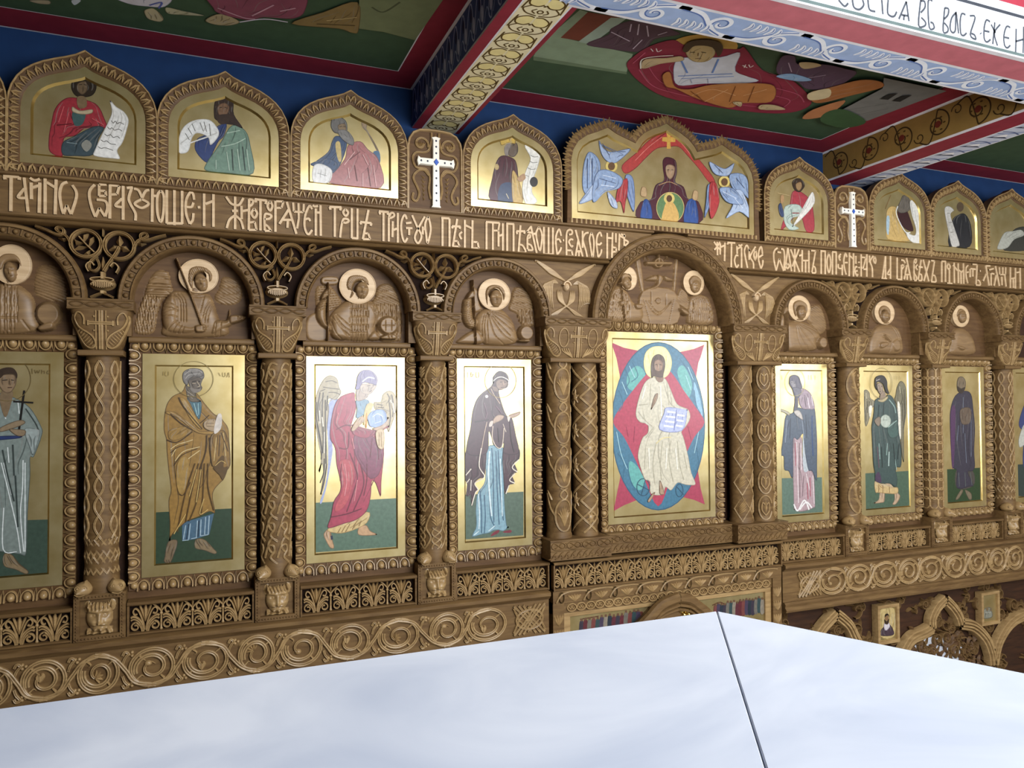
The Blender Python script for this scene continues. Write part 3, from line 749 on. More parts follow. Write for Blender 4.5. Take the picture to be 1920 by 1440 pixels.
def lion_h(U, V, var):
    x, z = U, V; r = 1-(x/.052)**2-(z/.062)**2
    h = .030*np.sqrt(np.clip(r, 0, 1)); g = lambda cx, cz, sx, sz, a: a*np.exp(-((x-cx)/sx)**2-((z-cz)/sz)**2)
    for s in (-1, 1):
        h += g(s*.021, .010, .011, .008, -.010)+g(s*.021, .010, .005, .004, .006)+g(s*.024, -.020, .013, .012, .006)
        h += g(s*.045, .045, .009, .014, .018)+g(s*.022, .025, .018, .004, .007)+g(s*.016, -.031, .012, .004, .006)
    h += np.exp(-(x/.0075)**2)*np.clip((.022-z)/.045, 0, 1)*(z > -.026)*.014+g(0, -.024, .011, .006, .006)
    h += g(0, -.037, .018, .003, -.006)+g(0, -.047, .014, .005, .004)
    top = np.clip((z-.026)/.02, 0, 1)*(np.abs(x) < .046)*(z < .062+.004*np.sin(x*500)); h += top*(.010+.005*np.sin(x*420+z*160*var))
    bd = np.clip((-.044-z)/.012, 0, 1)*(np.abs(x) < .05)*(z > -.072); h += bd*(.012+.006*np.sin(x*(380+z*2500)))
    return np.maximum(h, 0)
def lion_block(var, mir_=1):
    b = MB(); hw = .099; z0, z1 = -.729, -.531; yf = -.10
    b.box(-hw, hw, yf+.02, .04, z0, z1); zc = (z0+z1)/2
    # raised border
    o = np.array([(-hw, z0), (hw, z0), (hw, z1), (-hw, z1)]); i = np.array([(-hw+.024, z0+.024), (hw-.024, z0+.024), (hw-.024, z1-.024), (-hw+.024, z1-.024)])
    b.along(o, i, yf, yf+.02)
    be = MB(); n = 15
    for k in range(n):
        t = (k+.5)/n
        for u, v in ((-hw+2*hw*t, z0+.012), (-hw+2*hw*t, z1-.012), (-hw+.012, z0+(z1-z0)*t), (hw-.012, z0+(z1-z0)*t)): be.dome((u, v), .0042, .0042, .005, plane(yf), 7, 3)
    k = MB(); hfield(k, -.07, .07, -.077, .072, 64, 68, lambda U, V: lion_h(U*mir_, V, var), lambda u, v, h: np.stack([u, yf+.0195-h*1.15, v+zc], -1), lambda U, V: lion_h(U*mir_, V, var) > .0006)
    return b, be, k
def beast(s):
    """small crouching beast head beside the column foot"""
    m = MB(); c = np.array([s*.062, -.088, -.508]); n, k = 16, 10
    th = np.linspace(.0, PI, k); ph = np.linspace(0, 2*PI, n, endpoint=False)
    T, P_ = np.meshgrid(th, ph, indexing='ij'); d = np.stack([np.sin(T)*np.sin(P_), -np.sin(T)*np.cos(P_), np.cos(T)], -1)
    r = np.stack([.036+0*T, .045+0*T, .030+0*T], -1)*(1+.0*T)[..., None]
    p = d*r
    sn = np.exp(-((d[..., 0]-s*.45)**2+(d[..., 1]+.85)**2+(d[..., 2]+.25)**2)/.12); p += sn[..., None]*np.array([s*.008, -.016, -.006])
    ea = np.exp(-((d[..., 0]+s*.3)**2+(d[..., 2]-.85)**2)/.05); p += ea[..., None]*np.array([0, 0, .010])
    m.grid(p+c, wrap=True)
    for q in (-.35, .75):
        e = np.array([s*q*.026, -.036, .009])+c; mp = lambda u, v, h: np.stack([u+e[0], e[1]-h, v+e[2]], -1)
        m.dome((0, 0), .0055, .0055, .006, mp, 8, 3); m.rib(arc(0, 0, .009, 0, 360, 12), .002, .003, mp, 'round')
    mp = lambda u, v, h: np.stack([u+c[0], c[1]-.047-h, v+c[2]], -1)
    m.rib(spl([(s*-.012, -.016), (s*.012, -.021), (s*.028, -.012)], 4), .002, .004, mp, 'round')
    return m
CAPC = []
def make_column(x, kind, label, var, sh_label=None):
    t = thing('carved_column', label, 'column', (x, -.03, -.729), 'single carved columns of the icon tier')
    L = lambda mb: MB().put(mb, lambda v: v+np.array([x, 0, 0]))
    LC = lambda mb: MB().put(mb, lambda v: v+np.array([x, -.03, 0]))
    s, o = column_mesh(kind); sh = part('shaft', LC(s), 'wood', t); part('shaft_carving', LC(o), 'wood_lit', sh)
    part('necking', LC(neck(.086, .082)), 'wood', t)
    c, cr = MB(), MB(); capital(c, cr, .118, .072, .10, .066, .505, .679); cp = part('capital', LC(c), 'wood', t); part('capital_carving', LC(cr), 'wood_lit', cp)
    part('abacus', L(abacus(.126, .125)), 'wood', t)
    b, be, k = lion_block(var, 1 if x < 0 else -1); bk = part('base_block', L(b), 'wood', t); part('bead_border', L(be), 'wood', bk); part('lion_mask', L(k), 'wood_lit', bk, 'carved lion mask')
    for q in (-1, 1): part('beast_head', L(beast(q)), 'wood_lit', t, 'small carved beast head')
for x, kind, lab, var in ((-2.888, 'twist', 'carved wooden column with vertical twisted cords, left of the ochre-robed apostle icon', 0),
                          (-2.163, 'knot', 'carved column with looped knotwork between the ochre-robed apostle and the red-robed angel', 1),
                          (-1.398, 'palmbraid', 'carved column of braids and palmettes between red-robed angel and dark-robed woman', 1),
                          (1.398, 'scroll', 'carved column with big leaf scrolls left of the dark green angel icon', 1),
                          (2.163, 'rings', 'carved column covered in linked rings right of the dark green angel icon', 1),
                          (2.888, 'twist', 'carved column with twisted cords at the dim right end of the screen', 1)):
    make_column(x, kind, lab, var)
for sx in (-1, 1):
    x = sx*.612
    t = thing('double_column', 'pair of carved columns sharing one capital '+('left' if sx < 0 else 'right')+' of the central enthroned figure', 'column', (x, -.04, -.463), 'double columns of the centre')
    for dx, kind in ((-.081, 'rinceau' if sx < 0 else 'diamond'), (.081, 'lattice' if sx < 0 else 'heart')):
        s, o = column_mesh(kind, .067, -.455, .482)
        LC = lambda mb: MB().put(mb, lambda v: v+np.array([x+dx, -.04, 0]))
        sh = part('shaft', LC(s), 'wood', t); part('shaft_carving', LC(o), 'wood_lit', sh)
    LC = lambda mb: MB().put(mb, lambda v: v+np.array([x, -.04, 0]))
    part('necking', LC(neck(.165, .085)), 'wood', t)
    c, cr = MB(), MB(); capital(c, cr, .193, .155, .10, .072, .505, .679, True); cp = part('capital', LC(c), 'wood', t); part('capital_carving', LC(cr), 'wood_lit', cp)
    part('abacus', LC(abacus(.198, .105)) if False else MB().put(abacus(.198, .14), lambda v: v+np.array([x, 0, 0])), 'wood', t)

# ---------------------------------------------------------------- palmette friezes and rails under the icons
def palmette_mesh(w=.133, h=.122):
    m = MB(); mp = plane(0); R = lambda p, a=.0042, hh=.012, sh=None, pr='round': m.rib(spl(p, 5), a, hh, mp, pr, sh)
    R([(0, .045), (0, .075), (0, .118)], .010, .014, 'leaf', 'ridge')
    for s in (-1, 1):
        R([(0, .04), (s*.010, .075), (s*.020, .105), (s*.024, .112)], .006, .012, 'leaf', 'ridge')
        R([(s*.003, .012), (s*.010, .045), (s*.026, .088), (s*.040, .100), (s*.048, .088), (s*.042, .074), (s*.030, .076)], .0040)
        R([(s*.003, .006), (s*.014, .040), (s*.030, .058), (s*.046, .066), (s*.056, .062)], .0048, .013)
        R([(s*.006, .0), (s*.016, .028), (s*.028, .046), (s*.044, .054), (s*.056, .050)], .0040, .011)
        m.rib(spiral(s*.038, .021, .019, .006, 100 if s > 0 else 80, -300 if s > 0 else 480, 22), .0042, .012, mp, 'round')
        R([(s*.012, .0), (s*.018, .020), (s*.030, .036), (s*.038, .040)], .0042, .012)
    return m
def colonnette_mesh(h=.085):
    m = MB(); m.rev([(.0055, 0), (.0075, .004), (.0045, .01), (.0042, h-.02), (.0075, h-.014), (.0045, h-.008), (.007, h)], 0, 0, 10)
    for s in (-1, 1): m.rib(spl([(0, h-.004), (s*.018, h+.016), (s*.040, h+.034), (s*.062, h+.042)], 5), .0040, .010, plane(.004), 'round')
    m.rib([(0, h), (0, h+.02), (0, h+.036)], .006, .009, plane(.004), 'ridge', 'leaf'); return m
ME_PALM = mesh_of('palmette', palmette_mesh(), (0, 0, 0), 'wood_lit'); ME_COLN = mesh_of('colonnette', colonnette_mesh(), (0, 0, 0), 'wood_lit')
def palmette_frieze(x0, x1, n, label, yf=-.085, zt=-.588, zb=-.729, group='palmette friezes under the icons'):
    t = thing('palmette_frieze', label, 'frieze', ((x0+x1)/2, 0, zb), group)
    m = MB(); rail(m, x0, x1, zt-.012, zt+.004, yf-.012); rail(m, x0, x1, zb, zb+.010, yf-.006)
    m.box(x0, x0+.008, yf-.004, .04, zb, zt); m.box(x1-.008, x1, yf-.004, .04, zb, zt)
    part('frame', m, 'wood', t)
    part('ground', MB().box(x0, x1, yf+.03, .04, zb, zt), 'shade_dark', t, 'recessed ground painted dark as shade')
    p = (x1-x0-.012)/n
    for i in range(n):
        xc = x0+.006+p*(i+.5); piece('palmette', ME_PALM, t, (xc, yf+.026, zb+.010))
        if i: piece('colonnette', ME_COLN, t, (x0+.006+p*i, yf+.022, zb+.010))
    return t
seg = [(-3.51, -2.99, 4, 'leftmost palmette frieze, cut by the picture edge'), (-2.785, -2.265, 4, 'palmette frieze under the ochre-robed apostle icon'), (-2.06, -1.50, 4, 'palmette frieze under the red-robed angel icon'),
       (-1.297, -.775, 4, 'palmette frieze under the dark-robed woman icon'), (.775, 1.297, 4, 'palmette frieze under the blue-grey cloaked man icon'), (1.50, 2.06, 4, 'palmette frieze under the dark green angel icon'),
       (2.265, 2.785, 4, 'dim palmette frieze under the icon of a man in dark mantle'), (2.99, 3.51, 4, 'palmette frieze at the dark right end')]
for s_ in seg: palmette_frieze(*s_)
palmette_frieze(-.765, .765, 12, 'long palmette frieze below the central enthroned figure', -.118, -.586, -.735)
for x0, x1, lab in ((-3.68, -.78, 'left'), (.78, 3.68, 'right')):
    m = MB().box(x0, x1, -.012, .04, -.59, -.548)
    solo('icon_sill', m, 'wood_red', ((x0+x1)/2, 0, -.59), 'plain dark brown sill board under the %s row of icons' % lab, 'panel')
# centre ledge carrying the double columns
t = thing('carved_ledge', 'projecting carved ledge with ovals and running scrolls below the central icon', 'ledge', (0, 0, -.57))
m = MB()
for x0, x1, yf in ((-.79, -.425, -.14), (.425, .79, -.14), (-.425, .425, -.085)): m.box(x0, x1, yf, .04, -.57, -.463); m.box(x0-.004, x1+.004, yf-.006, .04, -.469, -.461)
part('ledge_body', m, 'wood', t)
m = MB()
for x0, x1, yf, n in ((-.79, -.425, -.14, 4), (.425, .79, -.14, 4), (-.425, .425, -.085, 9)):
    mp = plane(yf); p = (x1-x0)/n
    for i in range(n):
        c = x0+p*(i+.5); m.rib(arc(c, -.493, p*.44, 0, 360, 20, .020), .0032, .006, mp, 'round')
        for s in (-1, 1):
            m.rib([(c, -.493), (c+s*p*.3, -.493)], .005, .006, mp, 'ridge', 'leaf')
            for q in (-1, 1): m.rib(spl([(c, -.493), (c+s*p*.15, -.493+q*.009), (c+s*p*.26, -.493+q*.010)], 3), .004, .006, mp, 'ridge', 'leaf')
        m.rib(arc(c+p*.5, -.493, .006, 0, 360, 10, .012), .0022, .005, mp, 'round')
    m.rib([(x0, -.519), (x1, -.519)], .002, .005, mp, 'round')
    nn = int((x1-x0)/.036); p = (x1-x0)/nn
    for i in range(nn):
        c = x0+p*(i+.5); m.rib(spl([(c-p*.9, -.560), (c-p*.3, -.556), (c-.002, -.542), (c+p*.3, -.530), (c+p*.6, -.527)], 4), .0036, .007, mp, 'round', 'ends')
        m.dome((c+p*.28, -.546), .006, .006, .005, mp, 8, 3)
part('ledge_carving', m, 'wood', t)
# bands under the central palmettes
t = thing('carved_lintel', 'carved lintel with knotted leaves and a row of rings above the gold feast panel', 'lintel', (0, 0, -.86))
m = MB(); m.box(-.765, .765, -.112, .04, -.803, -.735); m.box(-.765, .765, -.10, .04, -.86, -.803); m.box(-.765, -.70, -.11, .04, -1.35, -.80); m.box(.70, .765, -.11, .04, -1.35, -.80)
part('lintel_body', m, 'wood', t)
m = MB(); mp = plane(-.112); n = 9; p = 1.46/n
for i in range(n):
    c = -.73+p*(i+.5)
    m.rib(spl([(c-p*.62, -.798), (c-p*.45, -.76), (c-p*.2, -.745), (c+p*.2, -.743), (c+p*.5, -.748)], 5), .0042, .009, mp, 'groove')
    for s in (-1, 1): m.rib(arc(c-p*.42, -.772, .014, 0, 360, 14, .027), .0036, .008, mp, 'round')
    for a in range(-2, 3): m.rib(spl([(c+.01, -.798), (c+.01+a*.012, -.778), (c+.01+a*.02, -.758-abs(a)*.004)], 4), .0085, .009, mp, 'ridge', 'leaf')
mp = plane(-.10); n = 24; p = 1.36/n
for i in range(n):
    c = -.68+p*(i+.5); m.rib(arc(c, -.833, p*.47, 0, 360, 18, .020), .0042, .009, mp, 'round')
    for s in (-1, 1): m.rib(spiral(c+s*.009, -.833, .009, .003, 90, 90+s*330, 12), .0026, .007, mp, 'round')
    m.rib([(c+p*.4, -.833), (c+p*.6, -.833)], .003, .011, mp, 'round')
mp = plane(-.11)
for s in (-1, 1):
    for k in range(6):
        z = -.86-k*.08
        for a in range(4): m.rib(spl([(s*.733, z-.06), (s*.733+(a-1.5)*.012, z-.03), (s*.733+(a-1.5)*.018, z)], 4), .007, .008, mp, 'ridge', 'leaf')
part('lintel_carving', m, 'wood_lit', t)
# ---------------------------------------------------------------- icons: gilt panels in carved frames
def egg_unit(p):
    m = MB(); mp = lambda u, v, h: np.stack([u, v, h], -1)
    m.dome((0, .019), .0165, .019, .021, mp, 12, 5)
    m.dome((.0035, .026), .0026, .0026, .0235, mp, 6, 2)
    e = arc(0, .014, .0228, 180, 0, 12, .029); m.rib(np.concatenate([[(-.0228, 0)], e, [(.0228, 0)]]), .0034, .0135, mp, 'round')
    for s in (-1, 1): m.rib([(s*p*.5-.0045, 0), (s*p*.5-.0042, .03), (s*p*.5, .050)] if s > 0 else [(s*p*.5+.0045, 0), (s*p*.5+.0042, .03), (s*p*.5, .050)], .0026, .012, mp, 'round', 'tip')
    return m
def egg_frame(x0, x1, z0, z1, w=.052, yf=-.012, yb=.035):
    """frame round the opening x0..x1, z0..z1"""
    body = MB(); o = np.array([(x0-w, z0-w), (x1+w, z0-w), (x1+w, z1+w), (x0-w, z1+w)]); i = np.array([(x0, z0), (x1, z0), (x1, z1), (x0, z1)])
    body.along(o, i, yf-.008, yb, yf+.010)
    c = MB()
    for (ax, az), (bx, bz) in (((x0-w, z0-w), (x1+w, z0-w)), ((x1+w, z0-w), (x1+w, z1+w)), ((x1+w, z1+w), (x0-w, z1+w)), ((x0-w, z1+w), (x0-w, z0-w))):
        L = math.hypot(bx-ax, bz-az); n = max(3, round((L-2*w*.6)/.060)); p = (L-2*w*.6)/n; un = egg_unit(p); d = np.array([(bx-ax)/L, (bz-az)/L]); nn = np.array([-d[1], d[0]])
        for k in range(n):
            s0 = w*.6+p*(k+.5)
            def fn(v, s0=s0, d=d, nn=nn, ax=ax, az=az):
                u = s0+v[:, 0]; q = v[:, 1]
                return np.stack([ax+d[0]*u+nn[0]*q, (yf-.006+q*.30)-v[:, 2], az+d[1]*u+nn[1]*q], -1)
            c.put(un, fn)
        # corner leaf
        q = np.array([ax, az])+(d+nn)*w*.45
        c.dome(tuple(q), .017, .017, .018, plane(yf-.004), 8, 3)
    return body, c
def rect_panel(x0, x1, z0, z1, bw, yf=-.006, yfield=0., yb=.03):
    """gilt board: raised margin, bevel and sunk field"""
    R = lambda d: np.array([(x0+d, z0+d), (x1-d, z0+d), (x1-d, z1-d), (x0+d, z1-d)])
    st = lambda q, y: np.column_stack([q[:, 0], np.full(4, y), q[:, 1]])
    a = MB(); g = np.stack([st(R(0), yb), st(R(0), yf), st(R(bw), yf)], 1); a.grid(np.concatenate([g, g[:1]]))
    b = MB(); g = np.stack([st(R(bw), yf), st(R(bw+.007), yfield)], 1); b.grid(np.concatenate([g, g[:1]]))
    a.add(st(R(bw+.007), yfield), [(0, 1, 2, 3)]); return a, b
MAIN = {}
def main_icon(key, name, label, x0, x1, zt=.5, zb=-.5, bw=.042, group='large gilt icons of the icon tier'):
    t = thing(name, label, 'icon', ((x0+x1)/2, 0, zb-.05), group)
    body, c = egg_frame(x0, x1, zb, zt); f = part('frame', body, 'wood_red', t); part('egg_and_dart_carving', c, 'wood_lit', f)
    a, b = rect_panel(x0, x1, zb, zt, bw); g = part('gilt_panel', a, 'gold', t, smooth=0); part('panel_bevel', b, 'gold_rim', g, smooth=0)
    MAIN[key] = (t, g, x0, x1, zt, zb, bw); return t
for key, lab, x0, x1 in ((0, 'gilt icon of a deacon in grey-white robe with dark cross, at left edge', -3.471, -3.041),
                         (1, 'gilt icon of an apostle in an ochre robe over blue, walking barefoot', -2.735, -2.303),
                         (2, 'gilt icon of an angel in a red robe holding a pale blue orb', -2.0225, -1.537),
                         (3, 'gilt icon of a woman in dark purple veil over a blue gown, hands raised', -1.258, -.836),
                         (5, 'gilt icon of a bearded man in blue-grey cloak over pink, bowing left', .836, 1.258),
                         (6, 'gilt icon of a winged angel in dark green robe holding a pale orb', 1.537, 2.0225),
                         (7, 'shadowed gilt icon of a bald bearded man in a dark purple mantle', 2.303, 2.735),
                         (8, 'gilt icon at the right picture edge, only its left margin in view', 3.041, 3.471)):
    main_icon(key, 'saint_icon', lab, x0, x1, bw=.05 if key in (1, 0) else .038)
main_icon(4, 'saint_icon', 'large central gilt icon of a figure in white before blue oval and red star', -.367, .367, .668, -.426, .036)

OG = [(1, 0), (1, .27), (1, .53), (.985, .60), (.95, .665), (.88, .735), (.79, .79), (.68, .835), (.55, .873), (.4, .905), (.25, .932), (.12, .96), (0, 1)]
OG = np.array(OG+[(-a, b) for a, b in OG[-2::-1]], float)
def ogee(cx, hw, zb, zt): return np.column_stack([cx+OG[:, 0]*hw, zb+OG[:, 1]*(zt-zb)])
def outline_frame(outer, inner, yf, yb, skip_bottom=False):
    m = MB().along(outer, inner, yf, yb, yf+.006); return m
def resample(path, step):
    d = np.concatenate([[0], np.cumsum(np.linalg.norm(np.diff(path, axis=0), axis=1))]); n = max(2, round(d[-1]/step))
    s = np.linspace(0, d[-1], n+1); return np.column_stack([np.interp(s, d, path[:, 0]), np.interp(s, d, path[:, 1])])
def leaf_band(mb, mid, w, yf, step=.030, h=.012):
    """zigzag acanthus band along a line"""
    p = resample(mid, step); tg = np.gradient(p, axis=0); tg /= np.linalg.norm(tg, axis=1, keepdims=True); nm = np.stack([-tg[:, 1], tg[:, 0]], -1); mp = plane(yf)
    for i in range(len(p)):
        c, t, n = p[i], tg[i], nm[i]; s = 1
        mb.rib([c-n*w*.95-t*.002, c-n*w*.2+t*step*.22, c+n*w*.95+t*step*.42], w*.30, h, mp, 'round', 'leaf')
        mb.rib([c-n*w*.95+t*.002, c-n*w*.1-t*step*.18, c+n*w*.9-t*step*.30], w*.27, h*.9, mp, 'round', 'leaf')
        mb.rib([c+n*w*.9+t*step*.1, c+n*w*.1+t*step*.05, c-n*w*.4+t*step*.5], w*.2, h*.8, mp, 'ridge', 'leaf')
def fill_panel(outer, yb, yf, bw, yfield, cz):
    """ogee gilt board: margin from outline to inset outline, bevel, sunk field"""
    cx = outer[:, 0].mean(); N = len(outer)
    st = lambda q, y: np.column_stack([q[:, 0], np.full(len(q), y), q[:, 1]])
    def inset(d):
        p = outer; a = .5*np.sum(p[:, 0]*np.roll(p[:, 1], -1)-np.roll(p[:, 0], -1)*p[:, 1]); sg = 1 if a > 0 else -1
        e = np.roll(p, -1, 0)-p; e /= np.linalg.norm(e, axis=1, keepdims=True); n1 = np.stack([-e[:, 1], e[:, 0]], -1)*sg; n0 = np.roll(n1, 1, 0); b = n0+n1
        b /= np.maximum(np.sum(b*n1, 1, keepdims=True), .35); return p+b*d
    i1, i2 = inset(bw), inset(bw+.009)
    a = MB(); g = np.stack([st(outer, yb), st(outer, yf), st(i1, yf)], 1); a.grid(np.concatenate([g, g[:1]]))
    b = MB(); g = np.stack([st(i1, yf), st(i2, yfield)], 1); b.grid(np.concatenate([g, g[:1]]))
    tri = tessellate_polygon([[Vector((x, y, 0)) for x, y in i2]]); a.add(st(i2, yfield), [tuple(t) for t in tri])
    return a, b
TOPI = {}
def top_icon(key, label, cx):
    t = thing('prophet_icon', label, 'icon', (cx, -.06, 1.241), 'arched half-length icons on the cornice')
    o = ogee(cx, .281, 1.242, 1.793); i = ogee(cx, .236, 1.288, 1.728)
    f = part('frame', outline_frame(o, i, -.095, -.03), 'wood_red', t)
    m = MB(); mid = (o+i)/2; leaf_band(m, mid, .021, -.094, .034); leaf_band(m, np.array([(cx+.265, 1.264), (cx-.265, 1.264)]), .020, -.094, .038)
    part('leaf_carving', m, 'wood_lit', f)
    r = MB(); r.rib(np.concatenate([o[0:1], o[1:-1], o[-1:]])*1.0, .004, .006, plane(-.094), 'round'); part('outer_bead', r, 'wood_lit', f)
    a, b = fill_panel(i, -.02, -.085, .036, -.075, 1.5); g = part('gilt_panel', a, 'gold', t, smooth=0); part('panel_bevel', b, 'gold_rim', g, smooth=30)
    TOPI[key] = (t, g); return t
for key, cx, lab in (('A', -2.957, 'arched icon of a dark-haired prophet in red cloak with lettered scroll, upper left'),
                     ('B', -2.393, 'arched icon of a bearded prophet in green over blue with a curled scroll'),
                     ('C', -1.822, 'arched icon of a grey-bearded prophet in rose robe raising one hand'),
                     ('D', -.967, 'arched icon of a crowned king in dark red holding an unrolled scroll'),
                     ('E', .975, 'arched icon of a youth in red with white sash right of the triple icon'),
                     ('F', 1.836, 'arched icon of a bearded prophet in yellow with a hanging white scroll'),
                     ('G', 2.392, 'dim arched icon of a prophet in black holding a long pale scroll'),
                     ('H', 2.95, 'arched icon in deep shade at the right picture edge, only a pale scroll showing'),
                     ('Z', -3.523, 'arched icon at the left picture edge, only its right frame in view')):
    top_icon(key, lab, cx)
# triple-lobed central icon
tl = [(-.62, 1.276), (-.62, 1.44), (-.62, 1.60), (-.607, 1.655), (-.575, 1.705), (-.52, 1.745), (-.455, 1.772), (-.39, 1.803), (-.335, 1.775), (-.27, 1.755), (-.211, 1.737), (-.19, 1.768), (-.15, 1.805), (-.095, 1.835), (-.045, 1.855), (0, 1.878)]
TRI = np.array(tl+[(-x, z) for x, z in tl[-2::-1]], float)
p = TRI; e = np.roll(p, -1, 0)-p; e /= np.linalg.norm(e, axis=1, keepdims=True); n1 = np.stack([-e[:, 1], e[:, 0]], -1); b = np.roll(n1, 1, 0)+n1; b /= np.maximum(np.linalg.norm(b, axis=1, keepdims=True), .01)
TRO = p+b*.03; TRO[0] = (-.655, 1.243); TRO[-1] = (.655, 1.243)
TRO[:, 1] = np.minimum(TRO[:, 1], CEIL-.02)
t = thing('triple_icon', 'wide three-lobed gilt icon of a woman praying between two blue six-winged seraphs', 'icon', (0, -.06, 1.241))
f = part('frame', outline_frame(TRO, TRI, -.095, -.03), 'wood_red', t)
m = MB(); mp = plane(-.09); q = resample(TRO[1:-1], .030); tg = np.gradient(q, axis=0); tg /= np.linalg.norm(tg, axis=1, keepdims=True); nm = np.stack([-tg[:, 1], tg[:, 0]], -1)
for i in range(len(q)):
    c, tt, n = q[i], tg[i], nm[i]; L = .030
    if c[1]+n[1]*L > CEIL-.006: L = max(.008, (CEIL-.006-c[1])/max(n[1], .1))
    m.rib([c-n*.026, c-n*.004, c+n*L], .009, .016, mp, 'ridge', 'leaf')
    for s in (-1, 1): m.rib([c-n*.020, c-n*.002+tt*s*.008, c+n*L*.55+tt*s*.014], .0065, .013, mp, 'ridge', 'leaf')
for i in range(44):
    x = -.64+1.28*(i+.5)/44; m.rib([(x, 1.247), (x, 1.272)], .008, .010, mp, 'round')
part('leaf_crest', m, 'wood_lit', f)
a, b = fill_panel(TRI, -.02, -.085, .034, -.075, 1.5); g = part('gilt_panel', a, 'gold', t, smooth=0); part('panel_bevel', b, 'gold_rim', g, smooth=30)
TOPI['T'] = (t, g)
# white crosses between the prophets
def cross_panel(cx, label):
    t = thing('cross_panel', label, 'cross', (cx, -.06, 1.241), 'cross panels on the cornice')
    o = np.array([(-.14, 1.242), (.14, 1.242), (.14, 1.40), (.14, 1.565), (.133, 1.60), (.112, 1.632), (.08, 1.648), (.04, 1.652), (0, 1.653), (-.04, 1.652), (-.08, 1.648), (-.112, 1.632), (-.133, 1.60), (-.14, 1.565), (-.14, 1.40)])
    o[:, 0] += cx
    m = MB().prism(o, -.085, -.02, .004); part('board', m, 'wood_red', t)
    m = MB(); m.rib(np.concatenate([o[1:], o[:2]]), .007, .012, plane(-.083), 'round'); part('rim', m, 'wood_lit', t)
    m = MB(); mp = plane(-.0848); zc = 1.487
    for s in (-1, 1):
        X = lambda pts: [(cx+s*x, z) for x, z in pts]
        m.rib(np.array(X(spiral(.075, 1.575, .040, .010, 200, -190, 26))), .0055, .010, mp, 'groove')
        for a in range(5): m.rib(X([(.075, 1.562), (.075+(a-2)*.009, 1.578), (.075+(a-2)*.013, 1.592-abs(a-2)*.004)]), .006, .010, mp, 'ridge', 'leaf')
        m.rib(spl(X([(.02, 1.64), (.02, 1.60), (.035, 1.55), (.06, 1.535), (.10, 1.53), (.118, 1.50), (.10, 1.455), (.05, 1.45), (.03, 1.41), (.035, 1.35), (.025, 1.30)]), 5), .0052, .010, mp, 'groove')
        m.rib(spl(X([(.035, 1.42), (.06, 1.445), (.095, 1.435), (.115, 1.40), (.095, 1.355), (.085, 1.32), (.10, 1.285), (.12, 1.295), (.115, 1.325)]), 5), .0055, .010, mp, 'groove')
        for a in range(6): m.rib(X([(.075-a*.002, 1.42-a*.022), (.06, 1.405-a*.022), (.052, 1.412-a*.022)]), .007, .010, mp, 'ridge', 'leaf')
        m.rib(X([(0, 1.600), (.006, 1.615), (0, 1.64)]), .006, .009, mp, 'ridge', 'leaf')
    part('vine_carving', m, 'wood_lit', t)
    ar = .0165; L = .093; tp, bt = 1.612, 1.257; fl = .024
    cr = [(-ar, zc-ar), (-L+.012, zc-ar), (-L, zc-fl), (-L-.006, zc), (-L, zc+fl), (-L+.012, zc+ar), (-ar, zc+ar), (-ar, tp-.012), (-fl, tp), (0, tp+.006), (fl, tp), (ar, tp-.012), (ar, zc+ar),
          (L-.012, zc+ar), (L, zc+fl), (L+.006, zc), (L, zc-fl), (L-.012, zc-ar), (ar, zc-ar), (ar+.003, bt+.01), (fl, bt), (-fl, bt), (-ar-.003, bt+.01)]
    m = MB().prism([(cx+x, z) for x, z in cr], -.108, -.08, .003, hexc('efe9da')); c = part('cross', m, 'enamel', t, 'white enamel cross')
    m = MB(); mp = plane(-.1078)
    m.poly([(cx, zc+.019), (cx+.015, zc), (cx, zc-.019), (cx-.015, zc)], mp, .004, .004, 0, hexc('3f62b8'), hexc('25407e'))
    for x, z in [(.045, 0), (.078, 0), (-.045, 0), (-.078, 0)]+[(0, k) for k in (.045, .078, .108, -.045, -.082, -.12, -.158, -.196)]: m.dome((cx+x, zc+z), .0052, .0058, .005, mp, 8, 3, col=hexc('3c4254'))
    part('gem', m, 'enamel', c, 'blue and dark gems'); return t
cross_panel(-1.395, 'white enamel cross on carved panel between rose-robed prophet and crowned king')
cross_panel(1.405, 'white enamel cross on carved panel under the ochre ceiling beam')

